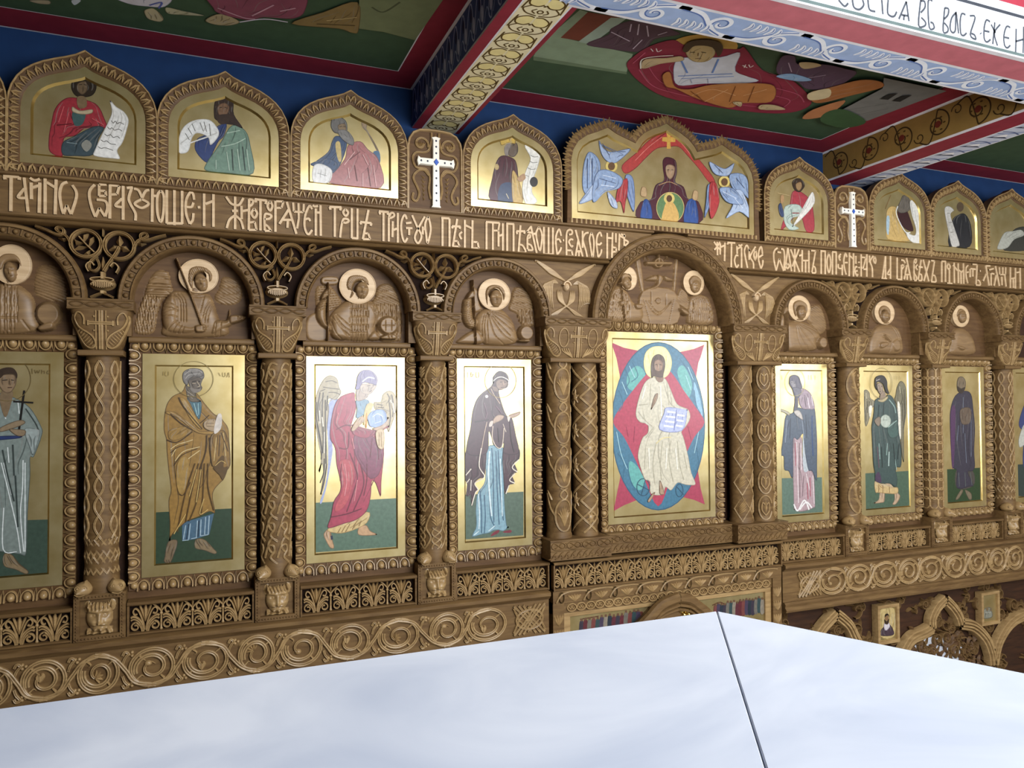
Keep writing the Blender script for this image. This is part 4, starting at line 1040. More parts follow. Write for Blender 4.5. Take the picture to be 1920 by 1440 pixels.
# ---------------------------------------------------------------- pierced spandrels between the arches
def spandrel(cx, xl, xr, label):
    t = thing('vine_spandrel', label, 'spandrel', (cx, -.05, SPRING), 'pierced vine spandrels')
    la = arc(xl, SPRING, .3045, 0, 89, 16); ra = arc(xr, SPRING, .3045, 91, 180, 16)
    g = MB().prism(np.concatenate([la, [(xl+.01, 1.033), (xr-.01, 1.033)], ra]), -.045, .04); part('ground', g, 'shade_dark', t, 'ground painted dark as the shade behind the vines')
    m = MB(); mp = plane(-.045); H = .042
    for s, kind in ((-1, 0), (1, 1)):
        X = lambda pts: [(cx+s*x, z) for x, z in pts]
        m.rib(arc(cx+s*.064, .966, .058, 0, 360, 30), .0075, H, mp, 'groove')
        if kind:
            for a in (90, 205, 335): m.rib([(cx+s*.064, .966), (cx+s*.064+.02*math.cos(a/57.3), .966+.02*math.sin(a/57.3)), (cx+s*.064+.046*math.cos(a/57.3), .966+.046*math.sin(a/57.3))], .015, H, mp, 'ridge', 'leaf')
            m.rib(spl(X([(.064, .96), (.05, .93), (.02, .88), (.004, .85)]), 5), .006, H, mp, 'groove')
        else:
            m.rib(spl(X([(.03, .93), (.06, .96), (.09, .995)]), 5), .004, H*.9, mp, 'round')
            for q in (((.055, .955), (.045, .985), (.035, 1.0)), ((.075, .975), (.07, 1.0), (.055, 1.012)), ((.06, .955), (.09, .95), (.108, .94)), ((.07, .97), (.1, .97), (.11, .985)), ((.045, .945), (.06, .925), (.075, .918))): m.rib(X(q), .011, H, mp, 'ridge', 'leaf')
            m.rib(spl(X([(.02, .915), (.045, .89), (.05, .86), (.03, .85), (.012, .87), (.02, .9)]), 5), .005, H, mp, 'groove')
        m.rib(spl(X([(.118, .955), (.135, .99), (.16, 1.005), (.175, 1.018), (.165, 1.028), (.148, 1.02), (.15, 1.0), (.175, .998), (.215, 1.015), (.25, 1.026)]), 5), .0055, H, mp, 'groove')
        m.rib(X([(.12, .985), (.15, .98), (.17, .985)]), .008, H, mp, 'ridge', 'leaf')
        m.rib(spl(X([(.052, .845), (.062, .87), (.045, .888), (.03, .872)]), 4), .0045, H, mp, 'round')
        m.rib(spl(X([(0, .755), (.02, .748), (.045, .735)]), 4), .005, H, mp, 'groove')
    m.rib([(cx, .845), (cx, .875), (cx, .915)], .012, H, mp, 'ridge', 'leaf'); m.rib([(cx, 1.0), (cx, 1.035)], .005, H, mp, 'ridge')
    part('vine_carving', m, 'wood_lit', t)
    v = MB(); mp = plane(-.048)
    v.poly(arc(cx, .795, .052, 0, 360, 28, .028)[:-1], mp, .04, .012); v.rib(arc(cx, .812, .045, 0, 360, 24, .010), .004, .046, mp, 'round')
    for k in range(-5, 6): v.rib([(cx+k*.0085, .803-.0004*k*k), (cx+k*.0078, .775+.0004*k*k)], .003, .047, mp, 'round')
    v.rib([(cx, .815), (cx, .845)], .011, .045, mp, 'round'); v.rib([(cx, .765), (cx, .752)], .014, .04, mp, 'round')
    part('vase', v, 'wood_lit', t, 'fluted vase'); return t
for x, xl, xr, lab in ((-2.888, -3.25, -2.525, 'pierced vine and vase spandrel left of the staff-bearing angel relief'), (-2.163, -2.525, -1.78, 'pierced vine spandrel with vase left of the banner-bearing angel relief'), (-1.398, -1.78, -1.055, 'pierced vine spandrel with vase left of the draped spear angel relief'),
                   (1.398, 1.055, 1.78, 'pierced vine spandrel, first right of the right seraph panel'), (2.163, 1.78, 2.525, 'shaded pierced vine spandrel, second right of the right seraph panel'), (2.888, 2.525, 3.25, 'darkest pierced vine spandrel at the right end')): spandrel(x, xl, xr, lab)
# six-winged seraphs beside the large arch
for sx in (-1, 1):
    cx = sx*.645
    t = thing('seraph_panel', 'carved six-winged seraph spandrel '+('left' if sx < 0 else 'right')+' of the large central arch', 'carving', (cx, -.05, SPRING), 'seraph spandrels')
    la = arc(sx*1.055, SPRING, .3045, 0, 89, 16); ra = arc(0, SPRING-.01, .5155, 145, 178.8, 16); la = la if sx < 0 else mir(la, sx*1.055); ra = ra if sx < 0 else mir(ra)
    part('board', MB().prism(np.concatenate([la, [(sx*1.045, 1.033), (sx*.408, 1.033)], ra[ra[:, 1] < 1.03]]), -.06, .04), 'wood', t)
    m = MB(); mp = plane(-.06); c = (cx-.005, .885)
    def fan(root, tips, w, h=.014):
        for a, b in tips: m.rib(spl([root, a, b], 6), w, h, mp, 'ridge', 'leaf')
    for s in (-1, 1):
        K = lambda x, z: (c[0]+s*x, c[1]+z)
        for tier in range(3):
            m = MB()
            for k in range(7):
                if tier == 0: q = [K(-.03+k*.004, .03), K(.03+k*.006, .055+k*.006), K(.10+k*.012, .085+k*.010), K(.145+k*.006, .125+.002*k)]
                elif tier == 1: q = [K(.045, .03), K(.075+k*.009, .045-k*.004), K(.085+k*.010, -.03-k*.006), K(.075+k*.009, -.115+k*.008)]
                else: q = [K(.052-k*.004, -.005), K(.045-k*.006, -.06-k*.004), K(-.01-k*.008, -.10-k*.004), K(-.06-k*.008, -.145-k*.001)]
                m.rib(spl(q, 6), .0062, (.010, .009, .012)[tier], mp, 'round', 'leaf')
            part('wing', m, 'wood_lit', t)
    m = MB(); m.dome((c[0], c[1]+.012), .019, .024, .030, mp, 14, 6); m.rib(arc(c[0], c[1]+.014, .022, 10, 170, 14, .026), .006, .028, mp, 'round')
    for s in (-1, 1): m.dome((c[0]+s*.007, c[1]+.016), .003, .0025, .0315, mp, 6, 2)
    m.rib([(c[0], c[1]+.018), (c[0], c[1]+.004)], .003, .033, mp, 'round'); part('face', m, 'wood_pale', t)
# ---------------------------------------------------------------- raised letters of the inscription (points as read from the photograph, 8 px grid per pixel)
LETTERS = '''
@0,310
50,165 290,175 / 165,170 160,690 / 65,170 75,215 / 290,175 285,220
360,185 385,400 420,700 / ~365,350 275,460 300,490 390,490
465,260 470,510 / 595,260 585,715 / 470,340 595,300 / ~450,190 520,230 600,205
675,200 675,725 / 840,215 825,735 / 700,255 820,330
~1010,250 930,290 895,420 915,600 950,730 / 950,730 1000,600 1065,735 / ~1065,735 1140,500 1140,390 1085,300
~1420,290 1350,370 1340,480 1380,650 1430,775 / 1430,775 1490,640 1575,770 / ~1575,770 1610,640 1580,540 1450,515
1485,460 1485,290 1600,290 / 1485,380 1580,390 1590,460 1485,460
1650,290 1645,800 / 1650,300 1790,310 1755,435 1660,440
1845,310 1845,820 / ~1830,500 1735,590 1760,620 1845,630
@220,330
140,180 235,175 / ~215,180 170,330 200,430 270,560 270,670
~250,190 320,220 370,330 / ~480,210 420,230 370,330 / ~365,350 470,415 365,480 260,415 365,350
525,190 520,690 / 540,300 600,300 / ~650,220 600,300 600,550 650,690 690,550 695,300 650,220
740,210 740,715 / 855,215 855,740 / 970,225 970,720 / 740,710 980,715
~1150,360 1135,270 1090,250 1030,370 1030,560 1085,720 / ~1085,720 1130,660 1140,560 / ~1140,400 1110,465 1030,465
1205,470 1245,470
1300,265 1300,755 / 1440,275 1440,765 / 1320,420 1440,375
1765,310 1765,800 / ~1630,310 1700,410 1765,440 / ~1890,330 1830,430 1765,440 / 1720,525 1810,525 / ~1640,785 1680,660 1765,590 / ~1890,800 1850,670 1765,590
@410,350
340,290 345,490 / 345,370 450,350
455,185 450,650 / ~455,190 515,210 500,265 455,300 / 450,540 540,530 565,650 450,650
~530,330 575,400 535,470 490,400 530,330
540,190 720,210 / 625,200 625,660 / 550,190 560,240 / 715,210 700,265
~770,220 805,290 770,360 730,290 770,220
~690,660 690,430 750,415 790,440 760,480 690,490 / 690,560 740,600 785,665 690,665
850,215 850,680 / 860,220 970,225 940,320 865,320
1020,230 1165,710 / 1050,340 910,560 / 960,500 1090,500 / 1035,500 1030,620
1115,240 1125,375 1270,385 1275,260 / 1195,250 1200,480 1175,630
~1400,340 1360,290 1300,420 1285,570 1310,680 1350,715 1400,650 / ~1370,520 1350,480 1300,490
1455,330 1455,735 / 1525,280 1530,740 / 1465,390 1525,390 / ~1410,280 1440,300 1490,290
1660,305 1840,310 / 1740,305 1740,755 / 1665,305 1675,350 / 1830,310 1820,360
@600,370
~380,180 420,230 385,280 345,225 380,180
~300,605 320,430 350,330 410,330 430,360 380,385 340,370
475,165 475,615 / 560,170 560,640 590,660 / 475,610 560,620
725,190 640,630 / 600,370 770,390 / 605,370 615,410 / 770,390 755,430 / 650,540 720,545 750,630 640,630
880,210 1030,225 / 950,215 950,660 / 890,215 900,260 / 1025,225 1010,265
1030,665 1030,300 / ~1030,300 1060,240 1100,240 1110,280 1060,310 1030,310
1090,360 1085,600 / 1100,490 1150,470
1165,235 1165,680
~1300,330 1270,265 1230,330 1215,450 1235,600 1270,670 1310,610
1285,390 1370,380 / 1285,460 1385,465 / 1335,460 1335,570
~1380,270 1450,430 1520,580 1470,690 1420,600 1480,450 1570,290
1540,440 1540,560 / 1545,480 1590,470 / ~1620,290 1575,400 1590,560 1610,690 1655,520 1650,400 1620,290
@800,390
235,150 235,580 / 340,160 340,585 / 215,150 340,158
455,165 390,580 / 375,275 505,280 / 380,275 385,310 / 500,280 490,315 / 400,495 460,500 490,580 380,580
~530,360 490,400 520,470
570,180 570,600 / 685,185 680,610 / 580,260 680,310
700,510 760,515 780,605 680,610
895,210 895,630 / 990,215 990,640 / 885,210 1090,225
1090,225 1070,340 1000,340
1075,350 1075,580 / 1080,420 1140,400
1140,230 1140,650
1205,235 1205,655 / 1300,245 1300,660 / 1190,235 1310,245
1405,260 1375,665 / 1340,350 1475,350 / 1345,350 1355,395 / 1470,350 1460,390 / ~1390,550 1440,570 1480,665 1370,665
1560,270 1650,690 / 1560,280 1500,360 1590,375
~1510,620 1510,440 1545,400 1550,440 1520,450 / ~1510,540 1560,560 1585,630 1510,630
1600,390 1650,380 / ~1680,285 1640,370 1650,480 1695,640 1725,480 1720,370 1680,285
1755,285 1755,695 / 1825,290 1825,730 / 1890,295 1890,695 / 1750,695 1895,695
@980,400
~575,340 545,240 500,330 495,450 515,620 / ~515,620 560,560 575,510 / ~500,400 540,390 570,440
598,405 618,405
~655,640 655,320 690,250 735,260 735,310 690,320 / 660,555 730,560 750,645 655,640
~755,400 720,390 690,430 730,500 750,480
790,250 900,660 / 830,400 790,650 / 800,570 880,570 / 840,570 840,650
895,265 895,520 / ~985,290 930,310 900,400 945,560 965,665
~1030,290 1000,370 1010,470 1045,660 1065,500 1060,380 1030,290
~1180,350 1160,290 1120,330 1105,450 1130,660 / ~1130,660 1170,600 1180,540 / ~1110,460 1150,470 1180,440
1265,295 1265,690 / 1345,290 1335,670 / 1270,370 1345,375
1350,510 1400,520 1400,575 1345,580
1395,300 1395,440
1450,305 1440,560 / 1520,310 1520,490 / 1455,340 1520,375
~1530,400 1570,420 1575,445 1530,490 / 1470,310 1540,350
@1320,440
195,110 200,310 / 145,105 195,180 250,240 / 235,110 195,180 150,230
240,130 240,300 / 240,190 310,160 / 310,120 305,400
345,120 465,125 / 410,125 405,490 / 350,120 355,150
~510,320 480,310 455,380 470,460 490,490 515,450
490,170 495,290 / 500,210 560,180 / 560,190 560,500 / ~510,155 540,165 570,150
~680,250 640,160 605,230 615,330 650,500
675,210 675,380 / ~770,180 710,280 690,340 735,420 740,510
~770,230 785,300 765,380 745,300 770,230
~875,290 855,180 820,250 815,370 850,510 / ~850,510 875,450 880,380 / 820,340 880,300
~1100,200 1050,250 1045,370 1080,540 / 1080,540 1125,360 1190,545 / ~1190,545 1205,350 1190,230 1150,215 / 1095,260 1150,270
1255,200 1210,540 / 1255,200 1310,550
~1250,430 1230,470 1250,510 1275,470 1250,430
1360,215 1355,560 / 1295,220 1430,560 / 1420,220 1320,480
1470,230 1470,560 / 1570,240 1570,570 / 1420,320 1470,300 / 1475,390 1570,390 / 1520,395 1520,570
1600,240 1670,245 1615,570 / ~1630,480 1660,490 1670,570 1610,570
1755,245 1755,590 / 1815,250 1815,595 / 1740,245 1820,250
@1500,450
~430,190 400,330 430,490 460,340 430,190
485,180 485,520 / 540,185 540,520 / 475,180 545,183
~610,210 580,250 600,310 / 575,250 605,255 / ~570,360 575,420 630,430 / 630,370 630,530
~700,260 680,200 655,290 660,400 690,520 / 665,340 710,340
740,190 735,545 / 800,200 800,550 / 745,240 800,290
835,240 835,360
~855,410 835,400 820,460 850,540 865,510 / 825,470 860,460
880,325 882,345 / 882,405 882,425
915,215 915,550
1000,215 1000,555 / 920,260 985,265 940,440 1000,440
1040,235 1040,340 / ~1095,240 1050,320 1080,420 1085,560
~1120,250 1100,300 1125,350 1135,300 1120,250
1280,245 1235,575 / 1280,245 1280,580 / 1215,580 1300,585
1355,240 1355,585 / ~1350,430 1310,510 1355,520
1455,265 1455,590 / 1520,370 1520,610 / 1455,590 1525,595
1520,370 1565,385 1525,440 / ~1510,300 1550,310 1575,350
1595,270 1665,605 / 1600,380 1560,595 / 1560,520 1640,520 / 1605,520 1605,600
~1710,600 1710,330 1740,290 1740,330 1710,360 / ~1710,500 1745,560 1740,605 1705,605
~1760,370 1735,410 1760,450
1815,300 1770,600 / 1770,400 1835,410 / ~1790,510 1820,530 1820,605 1770,605
@1680,460
405,215 490,540 / 500,230 415,540
520,230 575,235 530,545 / ~545,450 580,460 595,545 520,545
685,240 685,555 / 740,245 740,550 / 675,240 745,243
~785,270 765,320 790,360 810,320 785,270
800,370 800,560 / 760,570 840,575
870,260 875,570 / 930,270 935,570 / 850,290 920,380
1010,270 1015,580 / 940,370 970,400 / 970,410 975,580 / 970,410 1010,370
~1080,300 1050,340 1050,460 1075,570 / 1055,410 1085,400
1110,350 1110,480 / 1110,350 1190,360 / 1150,355 1150,470
1140,285 1215,290 1200,590 / ~1215,520 1250,540 1260,595 1190,595
1250,385 1268,385
1345,300 1395,605 / 1350,430 1305,540 / 1345,310 1410,310
1425,420 1425,605 / 1425,420 1470,430 / 1390,370 1460,350
1490,310 1550,610 / 1500,450 1470,610
1550,330 1555,440 1640,440 1645,330 / 1600,330 1600,440
1585,470 1590,600 / 1630,450 1650,620
1715,330 1715,640 / 1790,340 1790,650 / 1720,500 1790,490 / 1755,500 1760,640
1860,340 1865,650 / 1800,410 1860,400
'''
mp = plane(-.0995)
for ln in LETTERS.strip().splitlines():
    if ln[0] == '@': ox, oy = map(float, ln[1:].split(',')); continue
    m = MB()
    for k, st in enumerate(ln.split('/')):
        st = st.strip(); sm = st[0] == '~'; q = [tuple(map(float, s.split(','))) for s in st.lstrip('~').split()]
        w = [W(ox+x/8, oy+y/8, -.104) for x, y in q]
        path = spl(w, 5) if sm else np.array(w) if len(w) > 2 else spl(w, 2)
        if not sm and len(w) > 2:
            for a, b in zip(w[:-1], w[1:]): m.rib([a, b], .0056, .0075+.0002*k, mp, 'sq')
        else: m.rib(path, .0062 if len(w) == 2 else .0058, .0075+.0002*k, mp, 'sq')
    part('letter', m, 'wood_pale', tf)
# ---------------------------------------------------------------- carved angels in the lunettes (height-field relief)
def seg_dist(U, V, P, closed):
    """distance to a polyline and (closed) inside test"""
    d = np.full(U.shape, 1e9); ins = np.zeros(U.shape, bool); n = len(P)
    for i in range(n if closed else n-1):
        a, b = P[i], P[(i+1) % n]; e = b-a; L = e@e+1e-18
        t = np.clip(((U-a[0])*e[0]+(V-a[1])*e[1])/L, 0, 1)
        d = np.minimum(d, (U-a[0]-t*e[0])**2+(V-a[1]-t*e[1])**2)
        if closed:
            c = ((a[1] > V) != (b[1] > V)); xx = a[0]+(V-a[1])*(e[0]/(e[1] if abs(e[1]) > 1e-12 else 1e-12)); ins ^= c & (U < xx)
    return np.sqrt(d), ins
def relief(text, U, V, H):
    """B h r pts: rounded body; G w d pts: carved line; S w h pts: raised bar; O h c r: disc; F c r tilt: face; A c r: halo (returned); T depth pitch angle pts: parallel carved lines"""
    halos = []; Y = -.02
    for ln in text.strip().splitlines():
        t = ln.split()
        if t[0] == '@': ox, oy, sc_ = map(float, t[1:4]); continue
        T = lambda s: np.array(W(ox+float(s.split(',')[0])/sc_, oy+float(s.split(',')[1])/sc_, Y))
        k = t[0]; nums = [float(x) for x in t[1:3]] if k in 'BGS' else []
        if k == 'B':
            P = spl([T(s) for s in t[3:]], 4, True); d, ins = seg_dist(U, V, P, True); r = nums[1]
            q = np.clip(d/r, 0, 1); h = nums[0]*np.sqrt(1-(1-q)**2); H = np.where(ins, np.maximum(H, h), H)
        elif k in 'GS':
            P = spl([T(s) for s in t[3:]], 5); d, _ = seg_dist(U, V, P, False); q = np.clip(1-(d/nums[0])**2, 0, 1)
            H = H-nums[1]*q if k == 'G' else np.where(d < nums[0], np.maximum(H, nums[1]*np.sqrt(q)), H)
        elif k == 'T':
            P = spl([T(s) for s in t[4:]], 4, True); _, ins = seg_dist(U, V, P, True); am, pe, an = [float(x) for x in t[1:4]]; an = math.radians(an)
            w = np.abs(np.sin(PI*((U*math.cos(an)+V*math.sin(an))/pe+.12*np.sin(V*90)))); H = np.where(ins, H-am*(1-w)**2, H)
        elif k in 'OFA':
            c = T(t[2] if k == 'O' else t[1]); rr = (t[3] if k == 'O' else t[2]).split(','); cc = (t[2] if k == 'O' else t[1]).split(',')
            ex = T('%f,%f' % (float(cc[0])+float(rr[0]), float(cc[1]))); ez = T('%f,%f' % (float(cc[0]), float(cc[1])-float(rr[1])))
            rx, rz = abs(ex[0]-c[0]), abs(ez[1]-c[1])
            if k == 'A': halos.append((c, rx, rz)); continue
            if k == 'O':
                q = ((U-c[0])/rx)**2+((V-c[1])/rz)**2; h = float(t[1])*np.clip((1-q)*2.2, 0, 1)**.5; H = np.where(q < 1, np.maximum(H, h), H)
                H = H-.004*np.exp(-((np.sqrt(q)-.86)/.06)**2)
            else:
                ro = math.radians(float(t[3])); x = (U-c[0])*math.cos(ro)+(V-c[1])*math.sin(ro); z = -(U-c[0])*math.sin(ro)+(V-c[1])*math.cos(ro); x, z = x/rx, z/rz
                q = x*x+z*z; h = .030+.020*np.sqrt(np.clip(1-q, 0, 1)); g = lambda a, b, sa, sb, am: am*np.exp(-((x-a)/sa)**2-((z-b)/sb)**2)
                for s in (-1, 1): h = h+g(s*.4, .18, .24, .13, -.007)+g(s*.4, .17, .12, .07, .004)+g(s*.4, .36, .3, .06, .004)
                h = h+np.exp(-(x/.13)**2)*np.clip((.3-z)/.55, 0, 1)*(z > -.27)*.009+g(0, -.48, .28, .05, -.005)+g(0, -.58, .22, .07, .003)
                H = np.where(q < 1, np.maximum(H, h), H)
    return H, halos
REL = {}
REL[-3.25] = '''@ 0 450 8
B .010 .03 560,400 800,380 950,520 1000,700 1000,900 700,890 500,760
B .026 .05 -250,760 -100,660 100,640 300,690 480,860 520,1100 500,1370 -400,1370 -380,1000
O .036 720,1110 205,200
B .042 .012 560,1300 720,1220 820,1240 800,1340 600,1370
B .030 .012 40,200 200,190 300,260 340,380 300,420 250,330 100,330 40,450 -40,440 -60,300
B .026 .02 60,560 200,600 220,680 40,690
F 160,480 95,150 10
G .004 .004 60,700 60,1350
G .004 .004 130,700 130,1350
G .004 .004 240,700 240,1100
G .004 .005 0,1160 240,1160
G .004 .005 330,1200 430,1340
A 175,365 295,295
T .006 .012 70 560,400 800,380 950,520 1000,700 1000,900 700,890 500,760
T .005 .013 0 -60,700 240,700 240,1340 -60,1340'''
REL[-2.525] = '''@ 245 460 8
B .012 .02 430,360 330,420 250,560 200,740 100,1000 60,1300 330,1300 400,1000 480,800 620,680 600,560 560,400
B .010 .02 1380,470 1560,500 1660,640 1660,800 1540,880 1330,860 1260,760 1330,640
B .026 .05 600,700 700,670 900,690 1150,720 1240,840 1330,1110 1400,1130 1420,1350 540,1360 480,1180 470,980 510,820
B .036 .03 620,720 700,800 730,950 720,1130 900,1200 980,1190 970,1310 700,1330 520,1280 470,1120 470,940 520,800
B .032 .02 1250,1130 1340,1110 1440,1110 1480,960 1500,1000 1500,1080 1520,1180 1420,1250 1230,1340 1200,1260
B .038 .010 1480,1060 1600,1040 1730,1060 1700,1120 1560,1170 1480,1170
B .044 .010 960,1210 1080,1185 1150,1210 1130,1290 1050,1315 970,1300
B .026 .02 890,620 980,600 1060,680 1080,720 900,740
B .032 .012 850,440 880,340 1000,295 1150,330 1230,420 1230,520 1170,560 1150,440 1050,400 970,450 950,560 940,680 880,620 850,540
F 1060,560 98,135 15
S .005 .046 690,200 800,480 930,820 1060,1180
G .003 .005 480,1010 620,960 700,985
G .003 .005 480,1060 600,1050 690,1070
G .003 .005 500,930 600,940 700,970
G .003 .005 520,870 620,880 700,930
G .003 .005 560,1260 620,1180 690,1130
G .003 .005 630,1290 680,1200 720,1160
G .003 .005 700,1310 760,1200
G .003 .005 770,1310 800,1220
G .003 .005 640,740 740,840 750,1130
G .003 .005 690,720 780,850 790,1140
G .003 .005 740,710 820,850 830,1140
G .003 .004 1220,830 1130,1000 1110,1150
G .003 .004 1180,830 1110,950 1080,1080
G .003 .004 1240,880 1170,1030 1150,1150
G .003 .004 900,760 1000,775 1100,760
G .003 .004 1100,770 1040,1000
G .003 .005 1280,1160 1260,1340
G .003 .005 1360,1140 1340,1340
G .0025 .006 1600,1080 1720,1062
G .0025 .006 1600,1110 1710,1092
G .0025 .006 1080,1220 1150,1215
G .0025 .006 1080,1245 1140,1240
G .0025 .006 1080,1275 1130,1270
G .003 .005 160,1280 200,1000 240,760
G .003 .005 230,1280 260,1000 310,780
G .003 .005 290,1280 330,1000 380,760
G .004 .004 300,500 400,470 560,500
G .004 .004 260,600 400,560 580,600
G .004 .004 230,700 400,650 560,690
G .004 .004 1300,700 1450,720 1640,700
G .004 .004 1330,600 1480,620 1620,600
A 1020,460 292,250
T .006 .012 90 430,360 330,420 250,560 200,740 480,800 620,680 600,560 560,400
T .006 .011 8 200,740 100,1000 60,1300 330,1300 400,1000 480,800
T .005 .012 60 1380,470 1560,500 1660,640 1660,800 1540,880 1330,860 1260,760 1330,640
T .006 .008 30 850,440 880,340 1000,295 1150,330 1230,420 1150,440 1050,400 970,450 950,560 880,620'''
REL[-1.78] = '''@ 565 480 5.2875
B .014 .015 760,310 820,270 900,280 960,380 990,500 1000,800 960,840 780,830 740,600 700,480 740,400
B .010 .015 150,320 210,290 300,300 380,400 400,460 290,540 160,520
B .008 .012 70,600 260,560 270,820 70,820
B .028 .05 400,470 520,420 640,430 760,480 800,580 760,640 740,740 780,830 420,830 400,800 300,780 280,690 290,590
B .034 .03 300,600 360,590 480,800 380,830 300,780
B .036 .025 190,440 280,400 260,470 250,560 260,660 300,690 290,740 200,690 150,610 150,510
B .042 .010 190,410 230,340 280,310 300,350 270,400 200,440
B .016 .006 215,205 360,205 360,275 215,275
S .005 .046 265,270 265,560 262,830
O .040 862,690 105,100
B .034 .02 660,830 680,760 730,735 760,760 780,830
B .050 .010 780,800 860,770 930,780 930,830 790,830
B .028 .02 540,400 640,400 650,440 520,440
B .034 .012 440,280 470,200 560,180 650,210 680,290 650,290 600,250 540,260 510,330 530,370 500,420 470,420 490,350 460,340
F 602,340 64,84 -4
G .003 .005 310,610 400,720 480,790
G .003 .005 330,590 420,700 490,740
G .003 .005 350,580 430,650 490,700
G .003 .005 300,650 340,760 400,820
G .003 .004 490,450 490,830
G .003 .004 540,450 540,830
G .003 .004 600,450 600,830
G .003 .004 650,440 650,830
G .003 .004 490,520 650,520
G .003 .004 490,600 650,600
G .003 .004 490,680 650,680
G .003 .004 490,760 650,760
G .003 .004 700,500 740,620 720,700
G .003 .005 860,480 860,590
G .003 .005 900,480 905,600
G .003 .005 945,480 955,820
G .0045 .004 760,360 860,340 940,370
G .0045 .004 740,430 850,400 970,450
G .0025 .006 850,790 860,825
G .0025 .006 880,785 890,825
G .0025 .004 800,690 920,690
G .0025 .004 830,640 830,740
G .0025 .004 890,640 890,740
G .002 .006 230,240 345,240
A 560,300 178,170
T .006 .012 70 760,310 820,270 900,280 960,380 970,470 700,480 740,400
T .006 .010 0 700,480 990,500 1000,800 960,840 900,600 780,600
T .006 .012 100 150,320 210,290 300,300 380,400 400,460 290,540 160,520
T .006 .008 40 440,280 470,200 560,180 650,210 680,290 600,250 540,260 510,330 500,420 470,420
T .005 .014 0 490,440 650,440 650,830 490,830'''
REL[-1.055] = '''@ 840 490 5.2875
B .013 .015 660,280 720,250 800,300 850,400 860,560 860,640 740,620 700,520 620,470 640,380
B .010 .012 260,260 320,300 330,420 350,470 280,500 260,400
B .022 .02 120,770 220,700 300,680 350,740 340,815 110,810
B .030 .05 320,500 400,460 520,460 640,570 690,700 690,800 560,830 380,820 330,740 290,650 280,580
B .036 .025 170,370 240,360 250,470 260,560 300,570 280,660 200,650 150,560 150,440
B .044 .010 175,380 210,310 260,280 270,340 240,370
S .005 .048 240,190 258,500 275,820
O .040 775,710 78,82
B .048 .010 690,780 760,770 800,770 800,805 700,800
B .028 .02 420,430 510,430 520,470 400,470
B .036 .012 365,320 390,250 460,225 540,250 575,330 550,400 530,320 480,270 420,300 400,360 400,440 380,420
F 475,368 60,84 0
O .040 402,520 16,16
G .003 .005 400,530 430,640 470,740 560,820
G .003 .005 410,525 480,640 560,740 640,790
G .003 .005 420,520 520,640 620,740
G .003 .005 430,515 560,620 650,690
G .003 .005 440,505 560,560 650,620
G .003 .005 430,495 540,520 620,550
G .003 .004 395,530 390,640 400,800
G .003 .004 375,530 360,640 370,800
G .003 .004 355,530 335,640 345,740
G .003 .005 740,480 740,610
G .003 .005 780,480 785,620
G .003 .005 820,490 830,630
G .004 .004 650,350 740,340 820,360
G .004 .004 650,420 740,410 840,430
A 463,328 155,155
T .006 .012 70 660,280 720,250 800,300 850,400 860,470 640,470
T .006 .010 0 700,480 860,480 860,640 740,620
T .005 .010 80 160,420 260,420 290,640 200,650 150,560
T .006 .008 40 365,320 390,250 460,225 540,250 575,330 530,320 480,270 420,300 400,360 380,420'''
REL[1.055] = '''@ 1420 510 5.2875
B .012 .015 560,350 640,330 690,430 710,560 640,620 560,520 520,460
B .030 .05 300,510 380,480 480,490 600,560 640,640 600,700 600,770 440,785 330,780 300,680 290,590
B .034 .025 235,440 270,430 280,560 290,660 240,650 215,560
B .044 .010 240,400 260,350 290,345 285,400 250,430
S .005 .046 285,370 290,560 295,780
O .040 645,700 45,65
B .028 .02 390,450 460,450 470,490 380,490
B .036 .012 350,340 370,290 430,275 490,320 495,400 470,420 460,360 410,345 385,380 390,450 365,420
F 432,405 43,64 0
G .004 .005 390,535 400,640 440,760
G .004 .005 400,530 440,640 510,770
G .004 .005 410,525 490,640 570,750
G .004 .005 420,520 540,600 590,690
G .004 .005 430,515 560,570 600,600
A 420,360 106,125
T .006 .014 60 560,350 640,330 690,430 710,560 640,620 560,520'''
REL[1.78] = '''@ 1590 520 5.2875
B .028 .05 290,500 340,470 440,465 520,510 550,590 550,750 310,755 230,750 230,640 260,560
B .036 .02 430,640 480,600 520,640 520,720 470,740 430,690
B .044 .010 340,560 380,570 425,620 410,645 360,600
B .044 .010 310,650 370,640 400,660 350,700 310,700
B .028 .02 350,440 410,430 430,470 340,470
B .036 .012 300,350 320,290 370,275 415,320 420,400 405,440 395,370 360,330 330,350 325,420
F 365,392 40,58 -10
G .004 .005 440,480 500,600
G .004 .005 470,490 530,620
G .004 .005 420,740 430,660
G .0025 .006 350,575 395,625
G .0025 .006 340,590 385,630
A 365,350 96,115'''
REL[2.525] = '''@ 1700 520 5.77
B .026 .05 520,600 560,550 640,550 720,620 760,720 750,830 500,830 500,700
B .040 .012 540,740 590,740 630,760 620,790 570,785
B .032 .012 540,400 560,345 600,335 640,370 645,440 620,380 570,380 550,440
F 595,430 40,66 0
A 590,420 87,115'''
